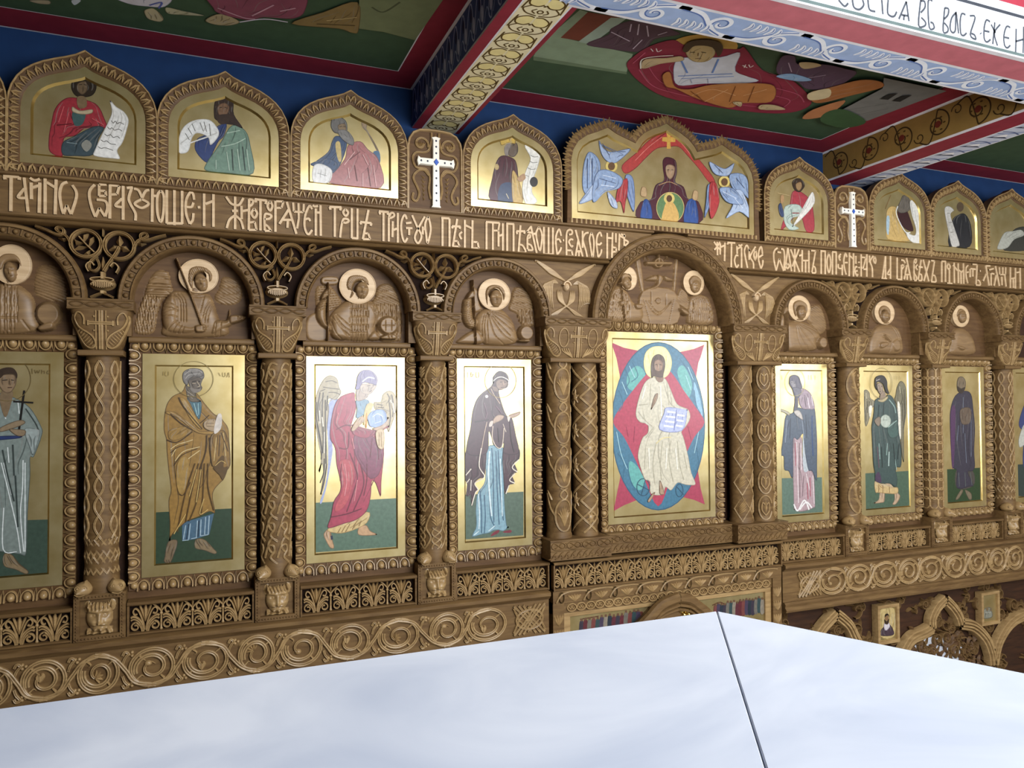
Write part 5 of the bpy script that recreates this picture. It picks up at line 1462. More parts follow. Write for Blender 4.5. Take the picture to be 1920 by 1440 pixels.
REL[0] = '''@ 1130 450 5.2875
B .014 .008 410,500 730,500 760,820 410,820
B .010 .01 340,170 390,170 430,500 400,500
B .010 .01 740,190 770,190 740,500 715,500
B .026 .04 130,470 180,450 250,500 290,560 330,620 400,650 390,800 40,800 60,600 90,520
B .034 .012 180,360 220,320 280,350 290,400 250,380 210,400 200,450 180,430
F 235,430 42,64 20
B .042 .010 310,640 350,630 400,640 390,680 330,690
B .042 .010 160,610 210,590 225,620 200,655 165,650
S .005 .046 170,370 190,580 215,800
B .014 .015 760,540 790,480 850,500 870,580 860,680 800,660 750,600
B .028 .04 880,560 950,530 1010,540 1080,600 1110,830 870,830 860,740 850,660
B .036 .012 850,400 890,350 940,355 980,400 975,470 950,500 940,430 900,440 870,470
F 915,462 47,64 -10
B .042 .010 755,680 800,680 850,720 840,750 790,730
S .008 .030 562,120 562,210
S .012 .034 445,227 560,229 680,231
S .007 .028 606,225 580,262 540,260 518,225 545,188 585,190 606,225
B .024 .015 560,340 600,350 610,400 560,470 500,490 450,490 540,440 550,390
B .022 .012 440,385 540,340 550,400 460,398
B .022 .012 620,350 680,370 735,405 640,400
S .003 .012 435,125 435,190
S .003 .012 475,125 452,150 478,190
S .003 .012 640,130 672,190
S .003 .012 672,130 640,190
G .003 .006 440,600 560,740 700,600
G .003 .006 470,600 570,715 690,610
G .003 .006 420,590 480,810
G .003 .006 720,580 670,810
G .003 .006 490,510 490,655
G .003 .006 640,530 640,650
O .022 560,600 34,34
G .003 .005 240,540 245,800
G .003 .005 265,540 270,800
G .003 .005 110,540 100,800
G .003 .005 960,600 950,830
G .003 .005 900,600 890,830
G .003 .005 1010,560 1060,700 1040,830
A 255,380 85,115
A 905,425 100,120
T .006 .010 10 60,600 130,500 250,520 250,800 40,800
T .006 .010 -5 900,580 1080,600 1110,830 880,830
T .006 .012 60 760,540 790,480 850,500 870,580 860,680 800,660 750,600
T .005 .009 -40 440,385 540,340 550,400 460,398
T .005 .009 40 620,350 680,370 735,405 640,400'''
RLAB = {-3.25: 'dark carved half-length angel holding a disc, cut by the left edge', -2.525: 'carved half-length angel with pale halo holding a thin staff, one hand outstretched',
        -1.78: 'carved half-length angel in patterned robe lifting a small banner and holding a disc', -1.055: 'carved half-length angel in a draped cloak with staff and disc, face to front',
        1.055: 'carved half-length angel in draped cloak, first right of the large arch', 1.78: 'carved half-length angel with hands crossed on the chest', 2.525: 'shadowed carved half-length angel at the right with one hand raised',
        0: 'carved lunette of two bowing angels beside a cross, dove and draped altar'}
for cx, txt in REL.items():
    big = cx == 0; R = .43 if big else .262; zb = .712 if big else .572; zs = SPRING-.01 if big else SPRING
    t = thing('angel_relief', RLAB[cx], 'relief', (cx, 0, zb), 'carved lunettes')
    nu, nv = (230, 130) if big else ((190, 160) if cx < 0 else (130, 130))
    U, V = np.meshgrid(np.linspace(cx-R, cx+R, nu), np.linspace(zb, zs+R, nv)); H, hal = relief(txt, U, V, np.zeros(U.shape))
    keep = ((U-cx)**2+(V-zs)**2 < (R-.001)**2) | (V < zs); g = np.stack([U, .006-H, V], -1); idx = np.arange(nu*nv).reshape(nv, nu)
    q = np.stack([idx[:-1, :-1], idx[:-1, 1:], idx[1:, 1:], idx[1:, :-1]], -1)[keep[:-1, :-1] & keep[1:, 1:] & keep[:-1, 1:] & keep[1:, :-1]]
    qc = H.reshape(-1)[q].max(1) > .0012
    for nm, sel, mt in (('figure', q[qc], 'wood_mid'), ('lunette_ground', q[~qc], 'wood_red')):  # paler figure on darker ground: relief shading put into the wood colour
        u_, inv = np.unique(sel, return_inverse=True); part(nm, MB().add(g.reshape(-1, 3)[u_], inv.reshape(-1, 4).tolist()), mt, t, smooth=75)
    for c, rx, rz in hal:
        m = MB(); mp = plane(.006)
        o = arc(c[0], c[1], rx, 0, 360, 40, rz); i = arc(c[0], c[1], rx*.4, 0, 360, 40, rz*.4)
        st = lambda q, y: np.column_stack([q[:, 0], np.full(len(q), y), q[:, 1]])
        m.grid(np.stack([st(o, .006), st(o, -.0165), st(c+(o-c)*.97, -.018), st(c+(o-c)*.9, -.018), st(i, -.018)], 1))
        m.rib(o, rx*.03, .004, plane(-.016), 'round'); part('halo', m, 'wood_pale', t, 'pale halo')
# ---------------------------------------------------------------- painted figures on the gilt panels
PIC = {}
PIC[1] = '''@ 260 870 4.532
p 2f4531 122,412 822,376 820,815 118,872
P 7d6a50-3c3024 250,660 330,650 305,760 265,845 215,830 220,790
P 8a7759-3c3024 485,640 560,640 640,720 665,750 640,765 560,735 480,715
L 3c3024 1 235,815 245,840
L 3c3024 1 255,815 262,840
p 4b6a80 370,500 640,420 600,600 470,640 370,655
L a9c0cc 1.6 400,520 380,640
L a9c0cc 1.6 440,505 425,640
L a9c0cc 1.6 500,480 490,625
L a9c0cc 1.6 530,470 525,610
L a9c0cc 1.6 570,450 560,600
L a9c0cc 1.6 600,440 590,600
L 22384a 2 425,510 405,645
L 22384a 2 512,480 505,620
L a9c0cc 1.4 372,650 425,645
L a9c0cc 1.4 445,635 495,625
L a9c0cc 1.4 525,610 590,600
@ 260 670 4.532
P 9a7638-3f2c14 405,230 370,290 290,330 240,400 218,500 215,620 235,700 240,800 255,960 275,1130 255,1220 265,1420 262,1560 290,1500 400,1400 440,1380 520,1350 600,1310 650,1320 630,1200 640,1130 700,1060 720,1040 735,960 775,925 780,860 770,700 760,600 720,540 690,500 640,480 560,390 500,310 470,300 440,330
P 4f7480-26404a 415,340 530,370 520,520 490,500 440,400
L 9fc0c4 1.4 470,390 500,500
L 9fc0c4 1.2 505,390 510,490
P 6d6253-332b22 405,240 480,290 495,350 530,375 450,380 415,345 405,300
L a39884 1.4 415,290 470,330
L a39884 1.4 415,320 460,350
P 6a5f54-2c2520 420,190 440,160 540,170 530,230 540,260 520,290 480,300 440,260
P 7d7873-3a3532 372,170 385,120 440,95 500,95 545,115 558,160 540,190 500,165 450,175 425,200 415,240 385,215
L b5afa8 1 390,150 430,120 500,115
L b5afa8 1 400,180 430,150 520,140
L b5afa8 1 430,105 500,105 540,130
P 837b72 440,255 480,270 525,262 520,290 480,302 445,285
L 241d1a 1.6 455,207 490,201
L 241d1a 1.6 507,201 524,207
L b8a890 1.4 497,205 517,243 500,252
L 3a2f28 1.2 490,265 520,265
L b8a890 1.2 455,222 485,222
P a07d3e-6a4f22 250,650 270,615 380,585 460,600 440,640 340,700 270,700
P a98545-5a4018 230,460 320,470 480,600 540,630 640,620 640,655 540,650 470,625 340,520 240,480
P b8944e-7a5a26 350,345 400,360 470,470 540,600 510,600 440,520 390,430
L 4a3416 2 340,340 390,430 540,610
L 4a3416 2 270,480 360,560 460,620
L 4a3416 2 240,700 330,720 460,630
L 4a3416 2.4 580,660 570,800 520,950
L 4a3416 2 600,680 610,800 620,900
L d8c08a 1.6 270,780 330,740 400,720 460,700
L d8c08a 1.6 310,880 380,800 520,760
L d8c08a 1.6 350,950 400,880 520,790
L d8c08a 1.4 280,840 320,770
L 4a3416 1.4 275,810 330,765 420,735
L 4a3416 1.4 300,920 370,830 500,775
P a88748-9a7638 330,900 380,840 420,860 430,960 400,1100 350,1160 320,1050
L 4a3416 1.4 345,1160 385,1165 440,1060
L 5a4018 2 480,900 400,1150 330,1480
L 5a4018 2 510,900 450,1150 400,1400
L 5a4018 2 540,900 500,1200 430,1390
L 5a4018 2 560,900 545,1200 530,1340
L 5a4018 2 590,900 590,1100 640,1300
L c9aa66 1.6 495,950 430,1180
L c9aa66 1.6 530,950 490,1230
L c9aa66 1.6 555,1200 520,1330 590,1290
L c9aa66 1.6 400,1330 300,1500
P 8f6d33-3f2c14 610,680 690,620 740,640 770,760 775,920 730,960 650,930 620,900
L d0b478 1.5 660,680 640,880
L d0b478 1.5 720,640 740,840
L 4a3416 1.6 690,660 680,840
L 4a3416 1.6 700,640 760,800
P 5f4620 640,930 700,840 730,850 720,930 760,930 720,1040 690,1000 650,960
L c9aa66 1.3 650,920 700,880 740,900
P b39a78-6a5438 560,545 640,520 660,560 640,630 560,600
L 6a5438 1 575,560 640,560
L 6a5438 1 575,585 640,590
P d9cfc4 670,490 705,490 700,600 650,650 640,610
L 4a3416 1.4 520,560 560,530 600,490
C 8a7840 1 467,185 167,150
L a08a48 1 212,120 212,152
L a08a48 1 230,120 230,152 255,152 255,120
L a08a48 1 680,130 695,160
L a08a48 1 715,130 715,160 735,160 735,130
L a08a48 1 750,170 765,130 772,170'''
PIC[2] = '''@ 570 850 4.76
p 5a7562 88,442 828,400 828,832 85,885
P c9a27a-6b4a2c 175,720 230,670 250,760 270,840 235,845 200,790
P c9a27a-6b4a2c 490,660 555,640 590,690 640,715 640,730 490,730
L 26304a 4 245,735 250,770
P d8bd83-8a6a35 215,670 560,520 562,620 430,690 300,715
L 8a6a35 1.5 330,660 300,710
L 8a6a35 1.5 370,645 335,705
L 8a6a35 1.5 410,630 370,700
L 8a6a35 1.5 460,620 430,680
L 8a6a35 1.5 510,600 490,650
@ 570 670 5.01
P aab4dc 260,380 320,400 270,560 255,700 270,850 260,950 215,1200 170,1360 150,1355 200,1200 225,1000 225,800 215,600 230,450
P b5a88c-4a4238 250,170 310,200 330,280 350,330 300,400 230,390 235,500 215,700 220,950 215,1050 190,1200 155,1290 180,1100 170,1000 140,1080 160,950 130,780 100,560 110,380 150,260 200,190
L 3f3830 2 150,330 130,480 140,600
L 3f3830 2 180,330 170,500 180,700 175,900
L 3f3830 2 200,400 200,700 205,1000
L 3f3830 2 120,420 115,560 140,700 165,850 160,960
L 3f3830 2 222,360 212,500
L 3f3830 2 190,950 185,1080 150,1180
L 3f3830 2 215,1000 190,1150 160,1270
L efe6d4 2 145,500 150,620
L efe6d4 2 170,560 180,650
L efe6d4 2 190,700 190,900
L 6a6050 1.6 200,230 260,220 310,240
L 6a6050 1.6 180,280 250,290 330,300
L 6a6050 1.6 230,330 290,330 340,350
L 6a6050 1.6 150,320 200,300
P bcab86-5a4c3a 790,315 840,330 868,400 860,520 820,640 790,700 760,560 760,500 700,500 660,480 660,420 720,420 740,350
L 4a3c2c 2 780,340 800,380 790,420
L 4a3c2c 2 820,350 840,450 830,560
L 4a3c2c 2 800,420 810,560 795,660
L 4a3c2c 1.5 680,440 740,450
L 4a3c2c 1.5 690,470 750,470
L efe6d4 2 810,400 825,430
L efe6d4 2 835,430 845,520
P ac3f56-561828 470,330 380,350 320,390 280,470 250,620 245,760 290,850 305,1007 342,1165 337,1260 279,1354 253,1491 226,1602 380,1560 495,1523 589,1439 626,1302 637,1165 674,1186 719,1307 726,1165 747,965 750,850 740,700 790,660 800,640 740,660 680,690 560,660 490,640 440,660 490,480 480,400
P 84405a-561828 480,720 640,740 740,850 745,960 700,1100 640,1140 600,1120 520,1000 470,880
P c2545c-a83a4c 330,980 420,960 470,1040 450,1250 380,1400 300,1450 290,1400 350,1260 350,1120
L 6e2236 2 430,900 500,1100 470,1250 400,1450
L 6e2236 2 300,680 380,640 440,640
L 6e2236 2 420,700 410,850 330,850
L 6e2236 2 530,1000 560,1200 460,1450
L 6e2236 2 640,760 620,940
L 6e2236 2 250,1500 400,1470 540,1420
L 6e2236 1.6 350,1000 340,1160
L 6e2236 1.6 590,1000 590,1150 560,1300
L 6e2236 1.6 690,760 700,960
L e08c90 1.6 380,1000 400,1150 380,1300
L e08c90 1.4 320,520 300,620
L e08c90 1.4 450,760 470,860
L e08c90 1.4 500,1150 470,1350
P a03850-6e2236 450,690 490,650 560,670 680,690 640,740 560,760 470,730
P 7f9fb4-4f6a80 490,400 600,400 610,470 560,540 490,570 495,480
P b5a294-7a6a68 490,310 530,270 600,340 590,380 530,410 490,400
P bfae9e-857670 520,250 570,250 660,240 680,270 640,330 600,350 540,330
P 857ca0-4e486c 490,250 500,180 540,125 610,118 670,160 690,220 670,265 640,250 560,240 530,270 515,300 480,300
L d0d4ea 2.6 545,230 600,190 660,200
L 5a4a48 1.2 590,270 620,262
L 5a4a48 1.2 640,262 660,258
L 6a5450 1.2 610,325 635,312
P d9c48a 590,440 650,440 600,560 560,640 560,540
P d0963e 575,540 590,530 590,650 575,650
P 9db4dc-6078a4 600,600 595,560 630,510 690,490 750,500 775,560 760,640 690,660 620,650
L d8e2f2 1.6 640,560 690,530 740,560
L d8e2f2 1.4 660,620 720,600
P c9ab8c-8a6a52 440,680 490,590 550,550 560,600 520,640 470,690
P c9a98e-8a6a52 640,670 720,640 770,600 790,560 780,640 700,690
P d8c09a-9a7a50 670,700 745,680 745,850 690,840
L 9a7a50 1.3 700,700 700,830
L 9a7a50 1.3 720,700 725,840'''
PIC[3] = '''@ 850 840 5.01
p 56695a 95,440 660,410 658,820 95,860
P 7a2c3a 380,790 430,770 420,800 350,830
P 7a2c3a 480,780 540,770 540,795 470,795
P 84a8b6-3c5a68 310,0 470,0 475,200 480,500 500,720 520,740 470,780 420,770 380,775 330,800 270,810 180,835 190,790 215,730 210,560 230,420 300,300
L 41627a 2 360,0 375,250 380,700
L 41627a 2 420,20 440,400 470,680
L 41627a 2 400,30 410,350 430,720
L 41627a 2 250,400 265,600 265,800
L 41627a 2 290,440 300,640 290,800
L 41627a 2 340,480 350,650 390,740
L 41627a 1.4 320,150 350,150
L d5e6ea 3 340,30 330,250 345,500 360,640
L d5e6ea 2 235,430 245,620 240,760
L d5e6ea 2 440,100 450,400 460,640
L d5e6ea 1.6 330,780 390,730
L d5e6ea 1.6 190,820 240,780
P 4a3038-1c1016 125,0 260,0 310,0 300,200 290,270 240,290 200,330 230,390 205,430 180,545 165,500 165,440 120,450 130,330 115,310 110,250
P 4a3038-1c1016 470,0 610,0 620,100 570,130 600,220 550,250 575,330 520,350 490,435 475,350
@ 850 670 5.2875
P 4a3038-1c1016 370,290 400,230 390,200 440,140 490,140 540,180 545,250 530,300 470,320 450,350 500,520 540,590 580,600 620,780 645,950 500,950 500,850 460,900 400,870 380,800 350,740 330,950 135,950 170,700 190,540 230,420 290,350
P 7a6458 385,290 430,300 440,340 400,330
P 8a7264-40302a 420,240 470,215 530,240 525,290 470,325 430,300
P 3c2830-1c1016 390,230 405,180 440,145 490,140 530,165 548,215 540,260 520,225 460,210 420,225 395,260
L e6dcd0 1.6 395,235 430,205 480,195 540,225 540,260
L 2a1c18 1.3 460,247 485,243
L 2a1c18 1.3 500,243 520,250
L c4a890 1.3 490,245 500,275
L 3a2420 1.2 470,300 500,296
E f0e8e0 328,388 15,15
L c9b09a 1.4 370,310 400,370 460,460
L c9b09a 1.4 330,640 300,780 270,950
L d8c4b0 1.6 390,680 385,800 430,890 480,880 500,700
L d8c4b0 1.2 490,660 520,740
L 6a4a58 2 300,450 330,560 300,640
L 6a4a58 2 420,480 480,560
L 2a161e 2.5 210,640 280,630 350,620
L 2a161e 2 560,640 570,800 600,940
L 2a161e 2 440,700 450,840
P b79a84-5f4a3c 395,610 440,570 500,580 480,620 420,650 390,660
P d8c9bc 360,640 390,630 380,680 350,685
P b79a84-5f4a3c 560,570 620,550 660,540 650,570 590,600 550,600
P d8c9bc 530,590 560,590 545,640
C a08a48 1 467,230 155,170
L a08a48 1 140,145 140,200
L a08a48 1 175,145 175,195 195,170 175,165
L a08a48 1 225,145 225,195 250,195 250,145
@ 850 840 5.01
L e8dccc 2 260,0 240,170 290,270 200,330 230,390 205,420 170,540
L e8dccc 2 115,255 165,195
L e8dccc 1.8 120,330 150,290
L e8dccc 2 610,110 550,180 600,225
L e8dccc 2 575,240 525,300 575,330
L e8dccc 2 520,350 490,430
L e8dccc 1.8 165,300 160,400'''
PIC[0] = '''@ 0 870 4.138
p 3c4f43 -150,445 395,430 395,870 -150,900
P 8a7759-3c3024 30,700 90,700 150,770 220,830 200,855 120,820 30,790
@ 0 650 4.138
P 7f8b86-39423f 0,360 100,390 230,470 320,620 325,690 265,850 235,860 235,1000 215,1300 205,1600 150,1610 0,1590 -180,1590 -260,900 -230,500
L dfe6e4 1.6 10,390 45,560
L dfe6e4 1.6 10,900 60,1100 130,1400 160,1600
L dfe6e4 1.6 30,900 90,1150
L dfe6e4 1.6 180,880 175,1100 160,1300 185,1590
L dfe6e4 1.6 195,900 195,1590
L dfe6e4 1.6 30,1250 25,1570 130,1590
L dfe6e4 1.4 230,700 250,800
L dfe6e4 1.4 140,430 150,520
L dfe6e4 1.4 60,780 70,900
L 3a4441 2.6 20,800 60,1000 110,1200
L 3a4441 2.6 120,1000 140,1400
L 3a4441 2.6 100,760 110,1000
L 3a4441 2 200,480 290,620 300,700
P 2c3a66-18203e -100,700 150,690 150,710 0,725 -100,730
P 9aa5a2-4a5451 190,640 290,640 310,680 260,840 230,780
P 7c684e 20,340 90,340 100,390 45,550 0,420
P 8a7358-4a3a2a 10,220 120,220 125,290 90,350 50,360 10,330 -20,260
P 3a2c20 -30,260 -30,200 30,165 100,165 135,210 130,250 110,215 40,215 10,240
L 2a2018 1.5 20,262 60,258
L 2a2018 1.5 85,258 110,262
L 5a4632 1.5 75,265 80,300
L 4a2f26 1.5 60,318 95,316
L 15120f 3.2 190,340 150,640
l 15120f 3 105,425 260,435
P 8d7a60-4a3d2e 0,630 110,580 180,570 190,600 60,650 0,660
P 8d7a60-4a3d2e 70,640 140,640 200,650 190,690 130,690
C 6a5a34 1.1 60,250 180,172
L 6a5a34 1.3 250,170 252,210
L 6a5a34 1.3 270,180 280,205 290,185 300,205 310,180
L 6a5a34 1.3 325,180 325,210
L 6a5a34 1.3 325,195 345,190 345,210
L 6a5a34 1.3 375,185 365,205 385,205 390,150 400,210'''
PIC[4] = '''@ 1130 620 5.009
p a83e56 80,110 200,160 320,185 520,230 750,195 860,170 955,130 920,250 900,300 880,420 830,900 900,1349 920,1480 959,1632 860,1590 780,1570 520,1500 300,1600 200,1640 102,1695 140,1500 165,1380 180,900 160,420 130,260
E 42748e 522,897 438,790
C 2f5570 2 522,897 436,786
P 64aaa4 240,400 330,330 400,420 300,560 230,520
P 64aaa4 700,380 760,330 840,500 800,640 740,520
P 64aaa4 250,1230 330,1280 400,1420 340,1500 260,1400
P 88b4cc 860,480 910,620 940,800 900,780 860,600
P b03e56 520,300 400,420 300,540 180,700 100,860 200,1000 300,1200 380,1370 520,1650 640,1400 760,1200 860,1000 955,860 860,700 760,560 650,400
L 34627c 1.6 210,360 250,470 200,560
L 34627c 1.6 150,560 190,680 150,760
L 34627c 1.6 280,300 330,420 270,480
L 34627c 1.6 720,260 780,340 860,420
L 34627c 1.6 860,560 880,700 920,780
L 34627c 1.6 140,1150 200,1250 190,1400
L 34627c 1.6 230,1250 260,1400 300,1480
L 34627c 1.6 880,1100 900,1250 860,1350
L a8d0d8 1.4 250,330 300,440
L a8d0d8 1.4 180,480 230,600
L a8d0d8 1.4 800,340 850,460
L a8d0d8 1.4 780,420 830,560
L a8d0d8 1.4 900,950 860,1150
L a8d0d8 1.4 130,950 170,1150 230,1300
L 8a2a44 1.4 220,900 240,1000
L 8a2a44 1.4 300,900 290,1050
L 8a2a44 1.4 800,900 830,1020
C 2c4c62 1.6 380,1470 60,80
C 2c4c62 1.6 720,1500 34,60
L 2c4c62 1.6 320,1440 440,1500
L 2c4c62 1.6 400,1400 360,1550
L 2c4c62 1.6 690,1460 760,1540
P f0e6a4-c8b878 383,300 400,210 450,160 516,145 585,160 630,220 649,300 630,390 585,440 516,455 445,440 400,390
P cdc6b0-968f7c 460,440 400,480 360,560 320,700 310,800 350,860 420,880 420,960 370,1010 330,1150 340,1240 389,1388 440,1420 450,1530 560,1540 590,1470 640,1500 700,1430 750,1440 800,1450 870,1440 830,1330 800,1170 760,1010 740,950 780,900 820,820 800,740 700,690 640,560 600,470 560,440
L b0a992 1.8 450,500 440,700
L b0a992 1.8 600,480 620,700
L b0a992 1.8 630,560 650,700
L b0a992 1.8 340,700 420,690
L b0a992 1.8 330,760 400,850
L b0a992 1.8 500,1050 470,1250 490,1450
L b0a992 1.8 560,1040 540,1250 550,1400
L b0a992 1.8 640,1030 620,1200 660,1420
L b0a992 1.8 700,1040 720,1250 760,1400
L b0a992 1.8 480,900 400,1010
L b0a992 1.6 760,1150 790,1300
L b0a992 1.6 400,1100 390,1300
L efe9d8 2.4 400,520 370,640
L efe9d8 2.4 540,520 550,800
L efe9d8 2.4 600,1100 590,1300
L efe9d8 2.4 430,1100 440,1300
L efe9d8 2.4 680,1100 700,1300
L d8c890 2 500,1060 560,1010 640,1000
P 8a6e5a 500,420 560,420 565,470 530,485 500,460
P 5d4a40-3a2c26 450,330 470,250 520,220 570,250 585,320 570,400 555,440 480,430 455,440
P 9a7c66-6a5040 480,300 520,270 560,300 555,370 520,415 490,380
P 5f4a3c 490,370 520,380 555,370 545,410 520,425 495,405
L 33241c 1.3 490,320 510,318
L 33241c 1.3 530,318 550,322
L c4a488 1.3 520,320 520,355
P a08468-5a4434 450,740 470,650 490,600 515,590 510,640 480,700
P aeb6dc-6a74a8 570,780 600,720 770,740 790,760 740,940 530,930
L eceefa 3.4 600,760 680,770
L eceefa 3.4 590,805 680,815
L eceefa 3.4 580,850 670,860
L eceefa 3.4 570,893 660,903
L eceefa 3.4 695,790 765,800
L eceefa 3.4 690,840 755,850
L eceefa 3.4 683,890 745,900
L 6a74a8 1.6 690,740 665,935
@ 1130 800 5.145
P b09478-6a5040 545,520 570,560 590,640 570,655 545,640
P b09478-6a5040 430,710 480,640 500,640 450,725'''
PIC[5] = '''@ 1440 820 5.6
p 5f7668 118,430 565,420 570,785 125,815
P b39a9e-6e5a60 265,10 355,10 360,200 430,330 480,390 495,700 480,740 400,770 330,780 280,760 270,700
L e8dcdc 1.6 300,50 310,400 320,690
L e8dcdc 1.6 345,60 350,340
L e8dcdc 1.6 400,380 440,560
L e8dcdc 1.6 470,400 485,700
L a8606c 2.4 410,480 420,650
L a8606c 2.4 440,420 445,620
L a8606c 1.8 285,60 290,300
L 7a6468 1.4 330,60 335,640
L 7a6468 1.4 375,400 360,620
L eeeae8 3 270,700 310,770 380,660 430,760
L eeeae8 3 330,760 400,680 460,740
P b8c0c4 365,0 400,0 400,200 430,330 370,340
@ 1440 670 5.95
P 515c6b-2c3440 270,620 200,650 175,800 160,950 143,1089 175,1110 180,1250 230,1270 260,1338 280,1300 280,920 330,920 390,850 400,950 420,1120 450,1260 490,1270 540,1380 545,1200 545,900 525,600 500,560 480,560 420,580 380,570 330,560
L 2f4a74 3 490,650 490,850 500,1100
L 343c4a 2 420,640 430,900
L 343c4a 2 250,680 240,900
L 8a94a2 1.6 370,640 400,900
L 8a94a2 1.6 210,700 190,950
P a08c96-6a5a62 340,360 400,350 470,400 510,500 515,575 440,580 380,570 345,500
L dcd0d4 2 440,450 460,570
L dcd0d4 2 480,430 500,540
L 6a5860 1.6 400,420 420,560
P 55525e 300,420 330,450 330,560 285,600 295,520
P 5e5a68-34323c 235,260 245,215 290,195 340,215 365,280 380,340 350,360 300,440 270,360 235,300
P 8a8488-54505a 240,270 290,265 310,310 300,350 270,340
P 6b6874-3f3c48 270,340 340,340 370,380 340,450 310,440
L 2f2c34 1.2 252,285 268,283
L 2f2c34 1.2 280,285 298,290
P c0b8b0-6a645c 285,600 340,590 375,640 385,700 350,680 300,640
P b0a890-6a644c 110,570 190,590 240,620 230,650 180,620 130,600
C b0a268 .8 300,280 112,150
L a89a60 .8 120,200 125,250
L a89a60 .8 150,200 155,250
L a89a60 .8 450,200 450,250
L a89a60 .8 480,200 480,250
L a89a60 .8 520,200 525,250'''
PIC[6] = '''@ 1600 820 6.35
p 4c6350 120,430 655,400 668,815 130,855
P c2a688-7a5e48 320,640 370,650 370,760 330,780 240,785 300,740
P c2a688-7a5e48 490,640 555,690 540,750 500,800 465,795 490,740
P cbb07c-8a6a44 255,520 350,550 470,590 530,600 520,670 400,670 300,660 260,650
L 7a5a38 1.2 300,560 300,650
L 7a5a38 1.2 350,570 350,660
L 7a5a38 1.2 430,590 430,660
P c0a888 350,540 420,540 470,590 450,600 390,560
@ 1600 680 6.35
P 8d8468-3c3828 150,320 190,360 200,420 250,460 240,520 200,560 190,660 150,760 130,680 105,540 100,420 115,350
P 7a745c-34301f 560,220 610,260 630,380 630,600 600,800 600,1180 570,1050 560,800 550,600 490,440 500,400 520,290
L 34301f 1.4 130,400 130,560 150,700
L 34301f 1.4 160,460 165,600
L 34301f 1.4 190,460 180,560
L 34301f 1.4 560,300 580,420 560,500
L 34301f 1.4 600,320 610,600 590,780
L 34301f 1.4 580,480 585,700
L c8c0a0 1.4 150,360 150,430
L c8c0a0 1.4 545,280 560,360
P e8e4d4 180,530 220,520 195,660
P e8e4d4 520,490 550,500 560,700 560,900 540,850
P 3f524f-1b2626 300,420 250,460 240,600 215,760 220,900 235,1200 250,1290 260,1400 300,1430 350,1440 430,1440 500,1480 520,1400 500,1250 560,1240 570,1100 550,900 530,800 530,650 510,520 470,420 420,380 380,400
P 4a3850 260,1340 300,1300 330,1420 260,1410
L 8fa8a0 2.2 420,440 480,520 500,600
L 8fa8a0 2.2 400,960 390,1100
L b8ccc4 2.6 420,1060 415,1230
L 8fa8a0 2 300,960 310,1150
L 8fa8a0 2 490,1150 510,1280
L 1b2626 1.8 360,480 350,620
L 1b2626 1.8 300,500 290,640
L 1b2626 1.8 470,960 490,1200
L 1b2626 1.8 330,1000 340,1250
L 1b2626 1.8 540,960 520,1150
L 6a4a58 2 280,1000 300,1250
P 46605a-1f2c2a 400,760 470,700 520,680 530,860 460,900 410,860
L 9ab4aa 1.8 410,770 470,720 510,690
P 94806c 320,370 350,330 380,380 360,440 310,440
P c4b48a-7a6c48 290,440 330,440 400,400 400,430 350,470 290,460
P 2f2c2a-151312 250,240 260,180 310,150 360,160 395,220 400,300 420,370 380,350 350,260 300,230 270,250 280,330 255,290
P a08c78-5c4c40 275,260 310,240 345,280 345,340 315,375 285,330
L 2a2018 1 288,278 305,274
L 2a2018 1 322,280 338,286
L 2a2018 1 300,345 322,348
L c8beb4 1.2 265,215 310,195
P b9c2b4-7f8c7c 312,695 330,640 375,617 420,640 440,695 420,755 375,775 330,750
L 8a968a 1 340,680 400,680
P 8a7a68-4a4034 240,690 300,640 320,700 290,760
C 7a6e48 .8 325,245 130,180
L 8a7c50 .8 480,160 480,200
L 8a7c50 .8 510,160 515,200
L 8a7c50 .8 540,160 550,200'''
PIC[7] = '''@ 1750 680 3.4
p 2c4428 85,680 297,670 300,885 82,890
P 4c4742 150,680 250,690 255,785 150,800
P 7a6e58-3a3226 140,870 175,810 190,820 160,870
P 7a6e58-3a3226 200,810 240,830 245,870 225,870
P 3b3846-1c1a24 195,180 240,200 255,300 265,420 260,560 265,660 250,690 220,700 255,780 230,790 150,800 150,690 120,650 105,400 110,290 140,210
P 55385a 110,320 140,300 130,650 115,620
L 788090 1.3 190,220 190,450
L 788090 1.3 200,450 210,640
L 788090 1.3 160,400 150,500
L 788090 1.3 240,300 240,600
L 68706c 1.3 160,700 165,790
L 68706c 1.3 200,700 205,790
L 68706c 1.3 235,700 245,780
P 6a5a4c-3a3028 170,300 235,290 235,380 180,390
P 7a6a54-3a3026 150,130 160,95 185,90 205,120 200,170 175,195 152,170
P 3a3028 152,150 175,165 200,155 190,185 175,197 155,180'''
PIC[8] = '''@ 1750 680 3.4
p 34423e 530,650 700,640 700,860 530,850
P 3a4676-1a2040 600,230 560,320 545,400 575,460 570,640 600,700 680,700 690,300 640,230
P c4c4b8-8a8a80 580,390 545,480 550,540 590,510 620,420'''
MPX = {0: .0024, 1: .0024, 2: .0026, 3: .0028, 4: .003, 5: .0034, 6: .0034, 7: .0036, 8: .0036}
for k, txt in PIC.items():
    t, g = MAIN[k][:2]
    m = paint(MB(), txt, lambda x, y: W(x, y, 0.), plane(0.), MPX[k]); part('painted_figure', m, 'paint', g, smooth=0)
TOP = {}
